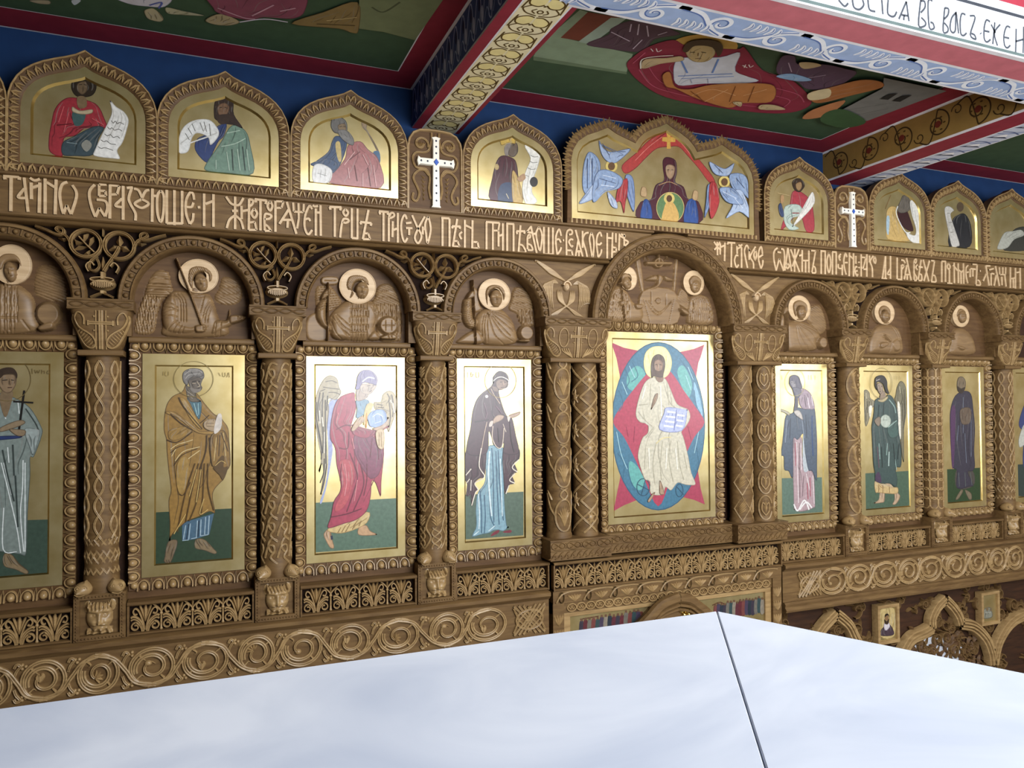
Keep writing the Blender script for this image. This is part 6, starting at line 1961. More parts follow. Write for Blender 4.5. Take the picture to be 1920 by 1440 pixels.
TOP['A'] = '''@ 0 60 4
P 9a2f38-4a1018 545,490 470,510 410,580 385,680 365,800 375,900 470,930 480,800 560,780 640,720 700,710 800,720 780,640 740,560 680,520
P 3a4a50-1c2628 470,830 560,780 700,710 780,720 740,800 700,920 560,930 470,920
P 3f5a58 545,600 640,600 620,690 560,700
P b9a888-6a5c44 545,560 600,590 690,580 690,610 620,620 545,600
P 2f2419-15100a 535,420 550,360 620,330 700,350 725,410 700,470 640,490 570,480
P 6e5a42-3a2c1e 580,390 640,370 660,420 640,460 610,470 580,440
P 7a6448 580,490 640,490 650,560 590,570
L 1a120a 1 592,398 615,395
L 1a120a 1 630,395 650,400
E b8402c 620,292 26,16
P e8e6e0-b0aca4 825,515 870,560 930,600 965,660 950,740 920,830 880,890 900,950 850,950 710,930 715,880 770,760 810,680 840,600
L 4a463e 1 835,665 850,685 865,670 880,690 900,680 930,695
L 4a463e 1 805,712 825,730 840,720 860,738 890,730 915,745
L 4a463e 1 785,765 805,780 830,772 850,792 880,785 900,800
L 4a463e 1 757,810 780,825 800,818 830,840 870,845
L 4a463e 1 735,860 760,875 790,870 850,890
P 8a8a80 610,850 650,810 690,850 650,900
L c4585c 1.6 480,560 440,680
L c4585c 1.6 520,600 480,750
L c4585c 1.6 690,650 780,700
L 5a1018 1.6 430,700 540,690
L 7a8a8c 1.4 500,830 580,840'''
TOP['B'] = '''@ 0 60 4
P 2e3f6e-141c38 1640,700 1700,690 1680,780 1640,820 1600,900 1560,980 1500,940 1460,870 1480,800 1560,760
P 6e8a78-2c3c34 1740,700 1840,740 1880,860 1900,1060 1720,1060 1545,1040 1550,980 1620,880 1660,820
P 35251c-150e08 1605,620 1610,530 1650,490 1710,490 1750,530 1755,620 1820,720 1760,700 1700,690 1620,660
P 7a5c44-40291c 1630,560 1680,530 1720,560 1710,610 1680,640 1640,620
P 3a2a20 1625,630 1720,620 1710,680 1650,690
L 1a100a 1 1645,570 1665,566
L 1a100a 1 1685,566 1705,572
P e4e4e0-b4b0a8 1340,900 1345,780 1390,700 1470,660 1570,660 1630,720 1640,780 1580,850 1560,790 1480,760 1440,800 1420,880 1390,910
L 55524a 1 1500,680 1525,745
L 55524a 1 1530,675 1550,750
L 55524a 1 1570,690 1580,780
L 55524a 1 1440,690 1465,745
L 55524a 1 1410,720 1440,770
L 55524a 1 1390,760 1420,810
L b0c4b0 1.5 1700,760 1800,740
L b0c4b0 1.5 1660,860 1760,840 1840,800
L b0c4b0 1.5 1700,900 1720,1040
L b0c4b0 1.5 1780,880 1800,1040
L b0c4b0 1.5 1850,880 1870,1040
L b0c4b0 1.3 1620,960 1620,1030
L 2c3c34 1.5 1740,880 1750,1040
L 2c3c34 1.5 1820,860 1840,1040'''
TOP['C'] = '''@ 440 60 4
P 9a8468-5a4834 1080,920 1020,800 985,740 960,720 950,680 975,665 995,690 990,730 1030,800 1085,900
P 4a6a88 1040,900 1085,900 1090,980 1050,970
P a86a68-5a302e 850,850 940,820 1000,880 1080,960 1095,1170 700,1130 720,1060 780,1010 830,940
P 3a4f6e-1c2838 760,780 830,800 840,860 800,980 760,1040 720,1060 640,1000 600,980 700,900 730,820
P c8b070 755,840 790,830 800,960 775,960
P 3a4f6e-1c2838 575,985 700,950 770,990 740,1040 600,1010
P e9e7e4-b0aca6 590,1010 650,990 730,1040 705,1130 590,1125
P 6f6c68-33302c 720,700 735,650 790,640 835,670 845,730 830,760 760,760 735,740
P 8a7458-4a3a28 775,700 825,690 835,740 800,760 780,740
P 7f7c78-4a4642 770,740 840,740 890,800 890,850 850,840 800,800
L 2a221a 1 785,712 805,708
L 2a221a 1 815,708 830,712
L d8a8a4 1.6 960,920 1000,1000
L d8a8a4 1.6 900,900 820,1000
L d8a8a4 1.6 850,1020 860,1100
L d8a8a4 1.6 960,1060 960,1160
L d8a8a4 1.6 1040,1000 1060,1160
L 6e3a38 1.6 940,900 860,960
L 6e3a38 1.6 900,1000 920,1120
L 6e3a38 1.6 1000,1020 1020,1160
L 9a9a96 .8 620,1060 690,1080'''
TOP['D'] = '''@ 860 160 3.2
P 4a1a24-20080c 270,420 230,450 200,560 190,690 370,710 380,640 360,560 350,480 330,440
P 2e3f5e 250,600 320,590 330,700 240,700
P c4a460-7a5c28 320,520 350,540 380,640 380,710 325,700
L e8d8a8 1 285,650 300,680
E b8a06a 228,490 13,18
P 8a8078 275,370 310,345 310,410 280,420
P 6a5a4c-30281f 300,390 320,350 350,350 355,400 330,430 300,420
P c8a850-6a5020 255,360 250,310 300,320 330,290 340,350 300,345
P e9e6dc-b4b0a4 395,360 470,350 495,380 480,470 450,560 440,640 470,690 450,715 400,710 380,620 400,520 430,440
P b08c68 350,560 390,530 400,560 370,580
E 2a2420 450,580 24,30
L 6a6860 1 430,420 450,430 475,428
L 6a6860 1 425,455 445,465 472,462
L 6a6860 1 412,495 435,505 460,502
L 6a6860 1 400,540 420,548'''
TOP['T'] = '''@ 860 160 3.2
P b0403c-5a181c 1000,530 980,480 1070,400 1140,330 1230,280 1300,280 1380,360 1440,440 1520,540 1540,590 1500,580 1440,500 1370,420 1320,370 1260,370 1190,380 1130,430 1060,500
L d87a70 1.4 1060,450 1140,370 1220,310
L d87a70 1.4 1330,340 1420,450
p d8a850 1245,280 1275,280 1270,310 1300,315 1300,340 1270,340 1272,380 1248,380 1250,340 1220,335 1222,312 1250,310
P 4a1c28-200a10 1250,430 1300,450 1310,520 1300,580 1350,610 1380,690 1440,700 1440,830 1085,805 1090,700 1150,690 1180,600 1230,570 1225,500 1225,450
P 2f4f8e-16264e 1110,690 1145,700 1160,800 1090,800
P 2f4f8e-16264e 1370,700 1420,690 1435,830 1350,820
P a88a6c-5a4430 1240,490 1265,475 1295,490 1290,540 1268,565 1245,540
L 2a1a14 .8 1248,508 1262,506
L 2a1a14 .8 1275,506 1288,510
L c8a070 1 1200,600 1260,580 1310,600
E 5f7f52 1268,735 82,92
C c8b070 1.4 1268,735 82,92
E d8c070 1262,680 32,34
P d0a860 1230,740 1250,700 1290,710 1320,780 1300,820 1220,815
E 5a3f2a 1262,680 17,21
P b89a70-7a5c3c 1090,660 1100,610 1125,620 1125,670
P b89a70-7a5c3c 1400,680 1410,630 1435,640 1430,690
E d8c070 915,485 36,36
P 8fa4c4-3a4668 780,400 830,430 850,490 830,600 780,660 750,640 740,580 750,470
P 9fb0cc-3a4668 840,330 870,380 920,400 1030,380 990,430 930,470 880,450 850,400
P 7f94ba-3a4668 1000,540 1040,550 1055,640 1050,760 1020,700 1000,620
P b03a3c-6a181c 960,600 1010,560 1010,660 1000,700 990,770 970,700 940,700
P b0c0d8-5a6a8a 800,600 860,590 840,660 770,700 720,710 760,650
P b8c4d8-5a6a8a 890,640 940,690 950,740 910,720
P 8fa4c4-3a4668 830,520 900,510 980,560 960,620 880,640 820,700 800,690 800,620
E 6a4c30 915,487 20,24
L 3a4668 1 770,440 770,620
L 3a4668 1 800,440 800,600
L 3a4668 1 860,350 900,420
L 3a4668 1 960,400 1000,400
L e0e8f4 1 790,430 785,580
L e0e8f4 1 860,540 940,560
L e0e8f4 1 850,600 930,610
L 3a4668 1 840,560 940,590
E d8c070 1590,580 34,34
P 9fb0cc-3a4668 1500,460 1560,490 1600,500 1650,470 1620,540 1560,545 1520,520
P 8fa4c4-3a4668 1620,540 1690,530 1730,570 1740,680 1700,650 1640,620
P 7f94ba-3a4668 1490,600 1520,610 1510,700 1470,800 1480,700
P b03a3c-6a181c 1500,600 1540,590 1560,700 1520,800 1500,760
P b0c0d8-5a6a8a 1640,640 1700,640 1750,800 1680,760 1600,800 1640,720
P 8fa4c4-3a4668 1560,620 1640,620 1700,690 1690,720 1600,700
E 6a4c30 1590,582 19,23
L 3a4668 1 1660,560 1710,620
L e0e8f4 1 1580,640 1660,680
L e0e8f4 1 1650,680 1700,740
L 3a4668 1 1530,480 1580,530'''
TOP['E'] = '''@ 1420 220 3.84
P a83a44-5a1820 250,540 300,530 370,580 400,650 410,810 350,820 300,700 180,810 180,760 230,640
P b9c8bc-6a7a70 200,640 300,630 330,700 260,720 240,760 300,800 230,810 190,740
P e8e4dc-a8a49c 370,570 400,540 410,620 330,720 250,790 290,720
P 3a2a1c-180f08 250,470 280,440 320,450 340,490 325,520 300,540 265,520
P a08058-5a4028 275,480 310,465 320,500 300,530 280,515
P 3a4a6e-1c2438 150,640 170,620 190,700 180,720 160,700
P b08a60 165,570 185,560 190,600 170,620
L b8a070 1.6 140,545 230,565
L 6a7a70 1 240,660 260,780
L 8a2a34 2 250,690 300,690'''
TOP['F'] = '''@ 1420 220 3.84
P c8a868-7a6030 930,680 960,640 1000,650 1010,700 1060,830 1100,890 940,880 930,780
P a8c0cc 930,720 950,720 945,840 930,820
P 3a1c1e 1010,670 1060,640 1110,760 1120,820 1060,800 1020,740
P 6a6258-34302a 1030,600 1050,560 1090,580 1110,640 1080,680 1030,690 1005,660
P e4e2da-a8a498 1100,600 1170,630 1175,900 1100,890 1070,830 1130,850 1140,800 1110,700
L e8e8e0 2.4 1010,640 1000,700 1060,820 1100,830
L 8a6a3c 1.4 960,560 920,660'''
TOP['G'] = '''@ 1420 220 3.84
P 26272a-101012 1400,750 1450,700 1500,700 1540,790 1530,930 1380,930
E 5a4a38 1460,645 25,35
P c8c4bc-8a867c 1350,650 1380,640 1415,670 1390,700 1420,800 1455,910 1440,930 1400,930 1370,800 1350,700
L 7a766c 1.2 1365,690 1385,690
L 7a766c 1.2 1375,760 1400,755
L 7a766c 1.2 1390,830 1415,825'''
TOP['H'] = '''@ 1420 220 3.84
P 3a3a34-1a1a16 1800,880 1860,800 1960,800 2000,940 1780,960
P b0b0a4-7a7a70 1740,900 1780,830 1840,820 1900,810 1920,850 1850,880 1800,940 1730,950'''
for k, txt in TOP.items():
    t, g = TOPI[k]
    m = paint(MB(), txt, lambda x, y: W(x, y, -.075), plane(-.075), .0025 if k in 'ABC' else .003); part('painted_figure', m, 'paint', g, smooth=0)

# ---------------------------------------------------------------- ceiling frescoes
MURAL_C = '''@ 1000 0 3.4286
p 8fa58a 90,240 300,60 350,75 190,240 640,345 600,460 0,360 30,310
p 6f8468 0,360 600,460 600,475 0,385
p 7a4030 350,75 560,110 300,260 175,240
p a3b8aa 500,110 600,115 370,285 290,265
P 5a4250-30202c 620,130 780,140 900,190 940,220 780,250 700,330 480,310 340,280 480,220 500,180
L c8b8c8 2.4 630,150 620,200
L c8b8c8 2.4 680,150 670,220
L c8b8c8 2.4 730,160 740,230
L c8b8c8 2.4 500,200 620,260
L c8b8c8 2.4 640,310 700,250
L c8b8c8 2.4 800,220 860,200
E c8a050 1100,290 215,75
P 8c2a40-501524 600,420 640,360 750,290 900,250 1000,290 1300,310 1360,300 1480,450 1650,500 1780,620 1770,680 1650,720 1450,720 1150,680 850,620 680,520
L b5506a 3 680,440 760,540 900,590 1150,640 1500,690
L b5506a 3 640,400 720,330
L b5506a 3 1560,560 1700,600 1740,650
L b5506a 3 1560,610 1650,640 1600,690
L b5506a 2 740,420 820,520 1000,590
P d4d8e4-8088a8 920,380 1000,360 1200,360 1330,330 1300,450 1450,510 1300,530 1100,530 930,540 900,460
L 6a8ac8 4 950,380 990,460
L 6a8ac8 4 1190,370 1150,460
L 6a8ac8 3 930,480 1280,465
L 6a8ac8 2 950,497 1290,482
L 9aa2bc 1.6 1010,500 1020,525
L 9aa2bc 1.6 1120,495 1125,525
P c8b088-6a5438 690,420 720,370 860,360 950,350 960,380 820,400 720,430
L e8e4dc 3 690,430 700,370 800,350 900,345
P b8a070-6a5434 980,300 1040,270 1140,280 1170,330 1120,380 1040,385 990,350
P 4a3826 960,310 990,260 1080,240 1180,250 1220,290 1190,350 1150,290 1040,280 990,320
L 3a2a1a 2 1010,322 1040,322
L 3a2a1a 2 1080,320 1110,325
L 7a5c38 2 1060,325 1058,345
L 6a4030 2 1040,362 1080,362
P b87a44-6a3c1c 830,470 880,450 910,540 1000,560 1150,530 1400,520 1550,540 1530,640 1350,650 1250,680 1050,620 920,560 850,540
L e0b080 2 1020,600 1150,560 1300,600
L e0b080 2 1100,640 1250,560
L e0b080 2 1350,600 1500,560
L 7a4420 2 1010,570 1100,640
L 7a4420 2 1300,540 1260,640
L 7a4420 2 1420,540 1380,640
P c8b48c-7a6440 1460,660 1550,660 1620,690 1460,690
P c8b48c-7a6440 1280,640 1340,640 1330,670
L e8dcdc 2 755,292 770,310
L e8dcdc 2 790,290 800,312 825,300
L e8dcdc 2 1345,400 1375,415
L e8dcdc 2 1365,395 1355,415
L e8dcdc 2 1385,395 1395,412 1415,400
p 7a7a78 1954,703 2246,549 2253,480 2657,566 2143,761 2057,727
L 5a5a58 2 2010,690 2320,640
L 5a5a58 2 2080,720 2280,680
P 5a4258-30202c 1600,340 1680,340 1700,390 1830,390 1920,400 2000,420 2080,450 1950,540 1850,555 1750,550 1690,500 1590,470 1560,420
P c8b088 1710,380 1800,380 1850,400 1740,420
L b8a4b8 2 1760,480 1880,460
L b8a4b8 2 1640,380 1660,440
P 8fb4dc-5a7aa8 1560,470 1660,450 1790,490 1700,500
P a86a3a-5a3418 1780,570 1900,540 2100,490 2230,500 2240,540 2050,590 1850,640 1780,620
P d8c8a0 1770,575 1900,545 1900,600 1780,620
P b87a50 1730,740 1800,680 2000,620 1950,680 1850,730
P 3c5a38 1880,700 2000,680 2140,760 2000,800 1850,760
@ 1440 0 4
p 1e1e1e 840,715 900,680 975,670 900,720
p 1e1e1e 930,730 1010,690 1080,685 990,735'''
MURAL_L = '''@ 0 0 3.4286
P b0a488-5a5040 190,0 310,0 320,25 240,20
P c8d0d8 460,0 520,0 480,30
P d8d4dc-8a88a0 700,-40 900,-40 1100,-20 1060,40 960,40 820,20
L 5a64a8 3 960,30 1040,10 1020,50
P c0b490-6a6048 930,60 990,50 1050,110 1030,135 960,120 935,95
P b8b494-6a6848 1070,40 1200,70 1320,95 1180,90 1080,80
P b0a07c-5a4e34 1320,120 1420,80 1540,130 1480,155 1380,150
P 8a4a5c-4a2230 1360,-60 1920,-60 1960,60 1880,110 1700,100 1600,120 1420,80 1370,40
L c89aa8 3 1400,40 1560,100 1640,110
L c89aa8 3 1620,90 1760,20
L c89aa8 3 1800,60 1900,40
L d8d0e0 3 1540,130 1700,110 1850,130
@ 500 0 3.2
p 77805c 555,-60 1090,-60 890,230 700,180 555,160
L 4f563c 4 630,30 700,60 800,0
P 8a7448-4a3a20 340,60 545,0 552,170 510,185 430,160 150,130
L c8b078 2 360,110 540,90
L 4a3a20 2 300,130 530,140'''
cz = lambda u, v, h: np.stack([u, v, CEIL-.0012-h], -1)
tr = lambda x, y: WH(x, y, CEIL)
MP = {}
for nm, txt, lab in (('fresco_figures', MURAL_C, 'fresco of a reclining youth in a red oval between attendants'), ('fresco_figures', MURAL_L, 'fresco of seated figures, feet and throne in view')):
    m = paint(MB(), txt, tr, cz, .0024, .00012, .0004); part(nm, m, 'fresco', ceil, lab, smooth=0)
# ---------------------------------------------------------------- vine scroll friezes under the palmettes
VT, VB = -.742, -.962
def vine_board(x0, x1):
    m = MB().box(x0, x1, -.10, .04, VB, -.772)
    m.mould([(.04, -.730), (-.118, -.730), (-.128, -.736), (-.128, -.752), (-.118, -.762), (-.108, -.772), (.04, -.772)], x0, x1)
    m.mould([(.04, VB-.066), (-.095, VB-.066), (-.125, VB-.058), (-.13, VB-.044), (-.118, VB-.028), (-.122, VB-.012), (-.112, VB), (.04, VB)], x0, x1)
    return m
def leaf3(m, c, r, mp, a0=0):
    for a in (0, 120, 240): m.dome((c[0]+r*.6*math.cos((a+a0)/57.3), c[1]+r*.6*math.sin((a+a0)/57.3)), r*.55, r*.55, .010, mp, 8, 3)
def medallion(m, c, rx, rz, s, mp, var):
    """ring of vine with a beast or leaf curled inside"""
    m.rib(arc(c[0], c[1], rx, 0, 360, 34, rz), .0085, .012, mp, 'groove')
    t = np.linspace(0, 1, 40); a = np.radians(200*s+(-430*s)*t); r = .80-.52*t
    m.rib(np.stack([c[0]+rx*r*np.cos(a), c[1]+rz*r*np.sin(a)], -1), np.interp(t, [0, .5, 1], [.010, .008, .005]), .0125, mp, 'groove')
    e = (c[0]+rx*.28*math.cos(a[-1]), c[1]+rz*.28*math.sin(a[-1]))
    if var % 3 == 0:      # bird or serpent head
        m.dome(e, .016, .013, .014, mp, 10, 4); m.rib([e, (e[0]+.016*s, e[1]+.004), (e[0]+.03*s, e[1]-.006)], .006, .011, mp, 'ridge', 'tip'); m.dome((e[0]+.002*s, e[1]+.003), .003, .003, .0165, mp, 6, 2)
    elif var % 3 == 1:    # heart-shaped leaf
        h = np.array([(0, -.028), (.018, -.006), (.014, .010), (.004, .012), (0, .006), (-.004, .012), (-.014, .010), (-.018, -.006)])+np.array(e); m.poly(spl(h, 4, True), mp, .012, .005)
        m.rib([(e[0], e[1]+.008), (e[0], e[1]-.02)], .002, .015, mp, 'round')
    else:
        for k in range(5): m.rib(spl([e, (e[0]+.012*math.cos(k*.6+s), e[1]+.012*math.sin(k*.6+s)), (e[0]+.032*math.cos(k*.6+s), e[1]+.032*math.sin(k*.6+s))], 4), .007, .013, mp, 'ridge', 'leaf')
    for k in range(4):
        q = 40+k*90; p = (c[0]+rx*.62*math.cos(q/57.3), c[1]+rz*.62*math.sin(q/57.3)); m.rib(spl([(c[0]+rx*.9*math.cos(q/57.3), c[1]+rz*.9*math.sin(q/57.3)), p, (p[0]+.010*s, p[1]-.008)], 4), .0055, .011, mp, 'round', 'tip')
def vine(rings, stems, extra, x0, x1, label):
    t = thing('vine_frieze', label, 'frieze', ((x0+x1)/2, -.03, VB-.066), 'vine scroll friezes'); part('frieze_board', vine_board(x0, x1), 'wood', t)
    m = MB(); mp = plane(-.0995); cs = []
    for i, (ox, oy, s_, cx, cy, rx, ry) in enumerate(rings):
        c = np.array(W(ox+cx/s_, oy+cy/s_, -.1)); ex = W(ox+(cx+rx)/s_, oy+cy/s_, -.1); ez = W(ox+cx/s_, oy+(cy-ry)/s_, -.1)
        c[1] = -.866; r1, r2 = abs(ex[0]-c[0]), min(abs(ez[1]-c[1]), .078) if False else .078
        cs.append((c, min(r1, .11), r2)); medallion(m, c, min(r1, .11), r2, 1 if i % 2 else -1, mp, i)
    for i in range(len(cs)-1):      # S-shaped stem from ring to ring with buds in the corners
        (a, ra, za), (b, rb, zb) = cs[i], cs[i+1]; s = 1 if i % 2 else -1; xm = (a[0]+b[0])/2; g = (b[0]-rb)-(a[0]+ra)
        m.rib(spl([(a[0]-ra*.2, a[1]-s*za*1.0), (a[0]+ra*.75, a[1]-s*za*.72), (xm, a[1]), (b[0]-rb*.75, b[1]+s*zb*.72), (b[0]+rb*.2, b[1]+s*zb*1.0)], 7), .009, .0135, mp, 'groove')
        for q in (1, -1):
            z = a[1]+q*.068; m.rib(spl([(xm-.012, z-q*.045), (xm-.004, z-q*.02), (xm+.010, z), (xm-.004, z+q*.008), (xm-.012, z-q*.006)], 5), .0055, .011, mp, 'groove')
            leaf3(m, (xm+.02, z-q*.004), .014, mp, 30*i)
            m.rib(spl([(xm+.03, z-q*.03), (xm+.045, z-q*.012), (xm+.06, z)], 4), .007, .010, mp, 'ridge', 'leaf')
    for px in extra:                # square interlace at the end of the run
        x = px
        for k in range(-2, 3):
            for s in (1, -1): m.rib([(x-.062+k*.026, -.866-s*.075), (x+k*.026*.6, -.866), (x+.062+k*.026, -.866+s*.075)] if abs(k) < 2 else [(x-.05*s+k*.02, -.80), (x+k*.03, -.866), (x-.05*s+k*.02, -.93)], .0055, .011+.001*s, mp, 'groove')
        m.rib(arc(x, -.866, .075, 0, 360, 30, .05), .0055, .012, mp, 'groove')
    part('vine_carving', m, 'wood_lit', t)
RL = [(0, 960, 4, 330, 1240, 160, 135), (0, 960, 4, 740, 1190, 145, 135), (0, 960, 4, 1140, 1130, 160, 140), (0, 960, 4, 1540, 1080, 160, 150), (440, 940, 3.2, 130, 890, 100, 110),
      (440, 940, 3.2, 400, 860, 115, 110), (440, 940, 3.2, 690, 810, 110, 105), (440, 940, 3.2, 980, 780, 115, 105), (440, 940, 3.2, 1270, 740, 95, 100), (440, 940, 3.2, 1510, 710, 110, 95)]
RL = [(0, 960, 4, -70, 1290, 150, 135)]+RL
vine(RL, [], [-.90], -3.68, -.785, 'carved frieze of vine scrolls with beasts at lower left')
RR = [(1400, 940, 3.692, 590, 530, 90, 85), (1400, 940, 3.692, 770, 510, 80, 85), (1400, 940, 3.692, 950, 490, 80, 85), (1400, 940, 3.692, 1115, 475, 65, 85), (1400, 940, 3.692, 1265, 460, 75, 85), (1400, 940, 3.692, 1440, 430, 65, 80),
      (1400, 940, 3.692, 1590, 415, 58, 80), (1400, 940, 3.692, 1730, 400, 55, 80), (1400, 940, 3.692, 1850, 380, 52, 80)]
vine(RR, [], [.99], .785, 3.68, 'carved frieze of ringed vine scrolls fading into shade at the right')

# ---------------------------------------------------------------- lower tier: dark boards, ogee arches, small icons
m = MB().box(-3.7, 3.7, .02, WALL_Y-.005, FLOOR, -1.05); solo('lower_board', m, 'wood_dark', (0, .07, FLOOR), 'dark lower panelling of the icon screen behind the marble parapet', 'panel')
def pth(o, txt, Y): ox, oy, s_ = o; return [W(ox+float(a.split(',')[0])/s_, oy+float(a.split(',')[1])/s_, Y) for a in txt.split()]
OR = (1400, 940, 3.692)
random.seed(5)
t = thing('pierced_panel', 'dark pierced leaf tracery behind the ogee arches at lower right', 'panel', (2.0, .0, -1.9))
m = MB(); mp = plane(.02)
for k in range(150):
    x = .84+random.random()*2.8; z = -1.06-random.random()*.62; s = random.choice((-1, 1)); r = .03+random.random()*.03
    m.rib(spiral(x, z, r, .008, random.random()*360, random.random()*360+330*s, 18), .0065, .028, mp, 'round')
    for q in range(3): a = random.random()*6.3; m.rib(spl([(x, z), (x+r*.7*math.cos(a), z+r*.7*math.sin(a)), (x+r*1.6*math.cos(a+.5), z+r*1.6*math.sin(a+.5))], 4), .010, .026, mp, 'ridge', 'leaf')
part('leaf_tracery', m, 'wood', t, kind='stuff')
def ogee_arch(paths, label, x):
    t = thing('ogee_arch', label, 'arch', (x, -.02, -1.9), 'ogee arches of the lower tier')
    for nm, txt, w in paths:
        p = spl(pth(OR, txt, -.03), 6); m = MB()
        for q, ww, h in ((-1, .2, .045), (-.35, .2, .055), (.35, .2, .055), (1, .2, .045)):
            tg = np.gradient(p, axis=0); tg /= np.linalg.norm(tg, axis=1, keepdims=True); n_ = np.stack([-tg[:, 1], tg[:, 0]], -1)
            m.rib(p+n_*w*q*.55, w*.24, h, plane(.01), 'round')
        part(nm, m, 'wood_lit', t)
    return t
ogee_arch([('arch_band', '470,1010 500,930 540,870 585,820 625,780', .05), ('arch_band', '625,780 670,815 715,860 750,930 790,1010', .05)], 'smaller carved ogee arch half hidden by the parapet, left of the framed bishop icon', 1.33)
ogee_arch([('arch_band', '1060,1130 1100,1030 1150,955 1230,915 1290,880', .055), ('arch_band', '1290,880 1290,810 1330,730 1380,680', .05), ('arch_band', '1380,680 1430,730 1470,790 1490,850', .05), ('arch_band', '1490,850 1580,870 1660,950 1700,1050 1710,1130', .055)], 'large carved ogee arch right of the framed bishop icon', 2.31)
ogee_arch([('arch_band', '1720,1130 1750,980 1830,850 1930,790 2010,800', .055)], 'round carved arch at the right picture edge, lower tier', 3.1)
m = MB(); q = pth(OR, '1150,960 1290,930 1440,940 1500,1010 1500,1150 1100,1150', .012); m.poly(q, plane(.012), 0, 0, 0, hexc('cfd3dc'))  # pale panel added where bright light shows through the tracery
solo('bright_gap_panel', m, 'paint', (2.2, .012, -1.6), 'added pale panel painted as the bright light seen through the large ogee arch tracery', 'cloth')
t = thing('door_tracery', 'dark leaf tracery inside the large ogee arch', 'carving', (2.3, 0, -1.7))
m = MB(); mp = plane(.008)
for k in range(70):
    x, z = W(1400+(1130+random.random()*560)/3.692, 940+(900+random.random()*260)/3.692, 0); a = random.random()*6.3
    m.rib(spl([(x, z), (x+.04*math.cos(a), z+.04*math.sin(a)), (x+.07*math.cos(a+.8), z+.07*math.sin(a+.8))], 4), .016, .016, mp, 'ridge', 'leaf')
part('leaf_tracery', m, 'wood_red', t, kind='stuff')
def small_icon(corners, label, txt):
    q = np.array(pth(OR, corners, -.02)); x0, x1 = q[:, 0].min(), q[:, 0].max(); z0, z1 = q[:, 1].min(), q[:, 1].max()
    t = thing('small_icon', label, 'icon', ((x0+x1)/2, 0, z0), 'small framed icons of the lower tier')
    o = np.array([(x0, z0), (x1, z0), (x1, z1), (x0, z1)]); d = .022; i = np.array([(x0+d, z0+d), (x1-d, z0+d), (x1-d, z1-d), (x0+d, z1-d)])
    part('frame', MB().along(o, i, -.035, .015), 'wood_lit', t)
    g = part('gilt_panel', MB().add([(a, -.02, b) for a, b in i], [(0, 1, 2, 3)]), 'gold', t, smooth=0)
    part('painted_figure', paint(MB(), txt, lambda x, y: W(x, y, -.02), plane(-.02), .0035), 'paint', g, smooth=0)
small_icon('895,722 1045,718 1045,970 905,975', 'small framed icon of a bearded bishop in white and violet', '''@ 1400 940 3.692
P c9b27a-8a7440 925,750 1025,745 1025,930 925,935
P 4a3a44-241a22 960,860 930,890 930,930 1015,925 1010,880 985,850
P d8d0d4-8a7c98 950,850 965,830 985,840 990,870 965,895 950,880
E 8a6a48 968,805 14,22
P 3a2c20 952,815 968,830 985,812 980,845 968,852 955,845
P 2a2018 955,800 960,780 978,778 985,798 975,788''')
small_icon('1612,632 1738,622 1740,842 1618,850', 'small dim framed icon with pale figures, between two ogee arches', '''@ 1400 940 3.692
P 8a8a7c-4a4a40 1640,760 1660,735 1690,740 1700,800 1640,810
E 7a6a50 1665,745 9,14
E 7a6a50 1690,748 8,13
L b8b4a4 1 1650,770 1690,770''')

# ---------------------------------------------------------------- gold feast panel and canopy over the centre doors
t = thing('feast_panel', 'wide gilt panel with small crowded painted figures under the carved lintel', 'icon', (0, -.05, -1.3))
o = np.array([(-.70, -1.32), (.70, -1.32), (.70, -.858), (-.70, -.858)]); i = np.array([(-.655, -1.30), (.655, -1.30), (.655, -.885), (-.655, -.885)])
part('frame', MB().along(o, i, -.095, .02), 'wood_lit', t)
g = part('gilt_panel', MB().box(-.66, .66, -.08, .02, -1.31, -.88), 'gold', t, smooth=0)
cols = ['3a3440', '5f2a30', '6f6a60', '74403c', '34484a', '463c50', '8a8070', '2a323c', '5a2c34']; rows = []
for k in range(15):
    x = 310+k*26; y = 715-k*4.5+random.random()*14; c = cols[k % 9]; rows.append('P %s %d,%d %d,%d %d,%d %d,%d' % (c, x-15, y+70, x-12, y-14, x+11, y-16, x+15, y+66)); rows.append('E 6a4c38 %d,%d 7,9' % (x, y-26))
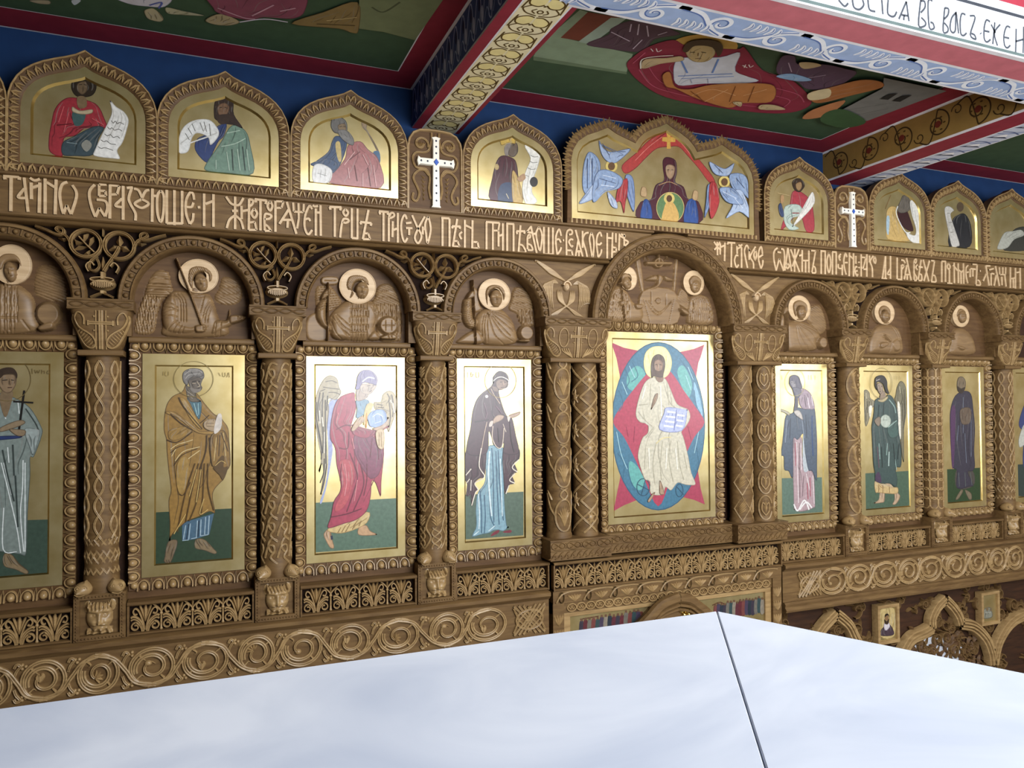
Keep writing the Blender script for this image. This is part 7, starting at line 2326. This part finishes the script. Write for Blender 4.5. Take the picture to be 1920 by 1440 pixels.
for k in range(16):
    x = 1170+k*20; y = 612-k*3+random.random()*16; c = cols[(k*2+3) % 9]; rows.append('P %s %d,%d %d,%d %d,%d %d,%d' % (c, x-12, y+70, x-10, y-14, x+9, y-16, x+12, y+66)); rows.append('E 6a4c38 %d,%d 6,8' % (x, y-24))
txt = '@ 1000 960 3.4286\nP 7a3a38 590,660 700,640 690,690 600,690\nL 5a3a24 2 300,690 420,670\nL 5a3a24 2 610,660 660,640 715,660\nL 5a3a24 2 1150,600 1200,580 1240,600\n'+'\n'.join(rows)
part('painted_crowd', paint(MB(), txt, lambda x, y: W(x, y, -.08), plane(-.08), .003), 'paint', g, kind='stuff', smooth=0)
t = thing('ogee_canopy', 'carved ogee canopy arch over the centre doors, its tip above the parapet', 'canopy', (0, -.15, -1.3))
cp = lambda txt: spl([W(1000+float(a.split(',')[0])/3.4286, 960+float(a.split(',')[1])/3.4286, -.17) for a in txt.split()], 6)
for txt in ('640,800 750,690 820,610 880,575 940,553', '940,553 1010,565 1060,600 1120,648 1180,720'):
    p = cp(txt); m = MB(); m.rib(p, .030, .035, plane(-.15), 'round'); m.rib(off(p, 0, -.04), .012, .03, plane(-.15), 'round'); m.rib(off(p, 0, -.065), .010, .02, plane(-.15), 'round')
    tg = np.gradient(p, axis=0); m.grid(np.stack([np.column_stack([p[:, 0], np.full(len(p), -.15), p[:, 1]]), np.column_stack([p[:, 0], np.full(len(p), -.08), p[:, 1]])], 1))
    part('canopy_moulding', m, 'wood', t)
q = cp('760,760 830,670 900,610 950,590 1020,620 1080,690 1120,760'); m = MB().poly(q, plane(-.14)); part('canopy_field', m, 'wood', t)
m = MB(); c = W(1000+985/3.4286, 960+630/3.4286, -.15)
for a in range(0, 360, 60): m.dome((c[0]+.03*math.cos(a/57.3), c[1]+.03*math.sin(a/57.3)), .016, .016, .02, plane(-.14), 10, 4)
m.dome(c, .018, .018, .03, plane(-.14), 10, 4); part('rosette', m, 'gold_rim', t, 'small gilt rosette')
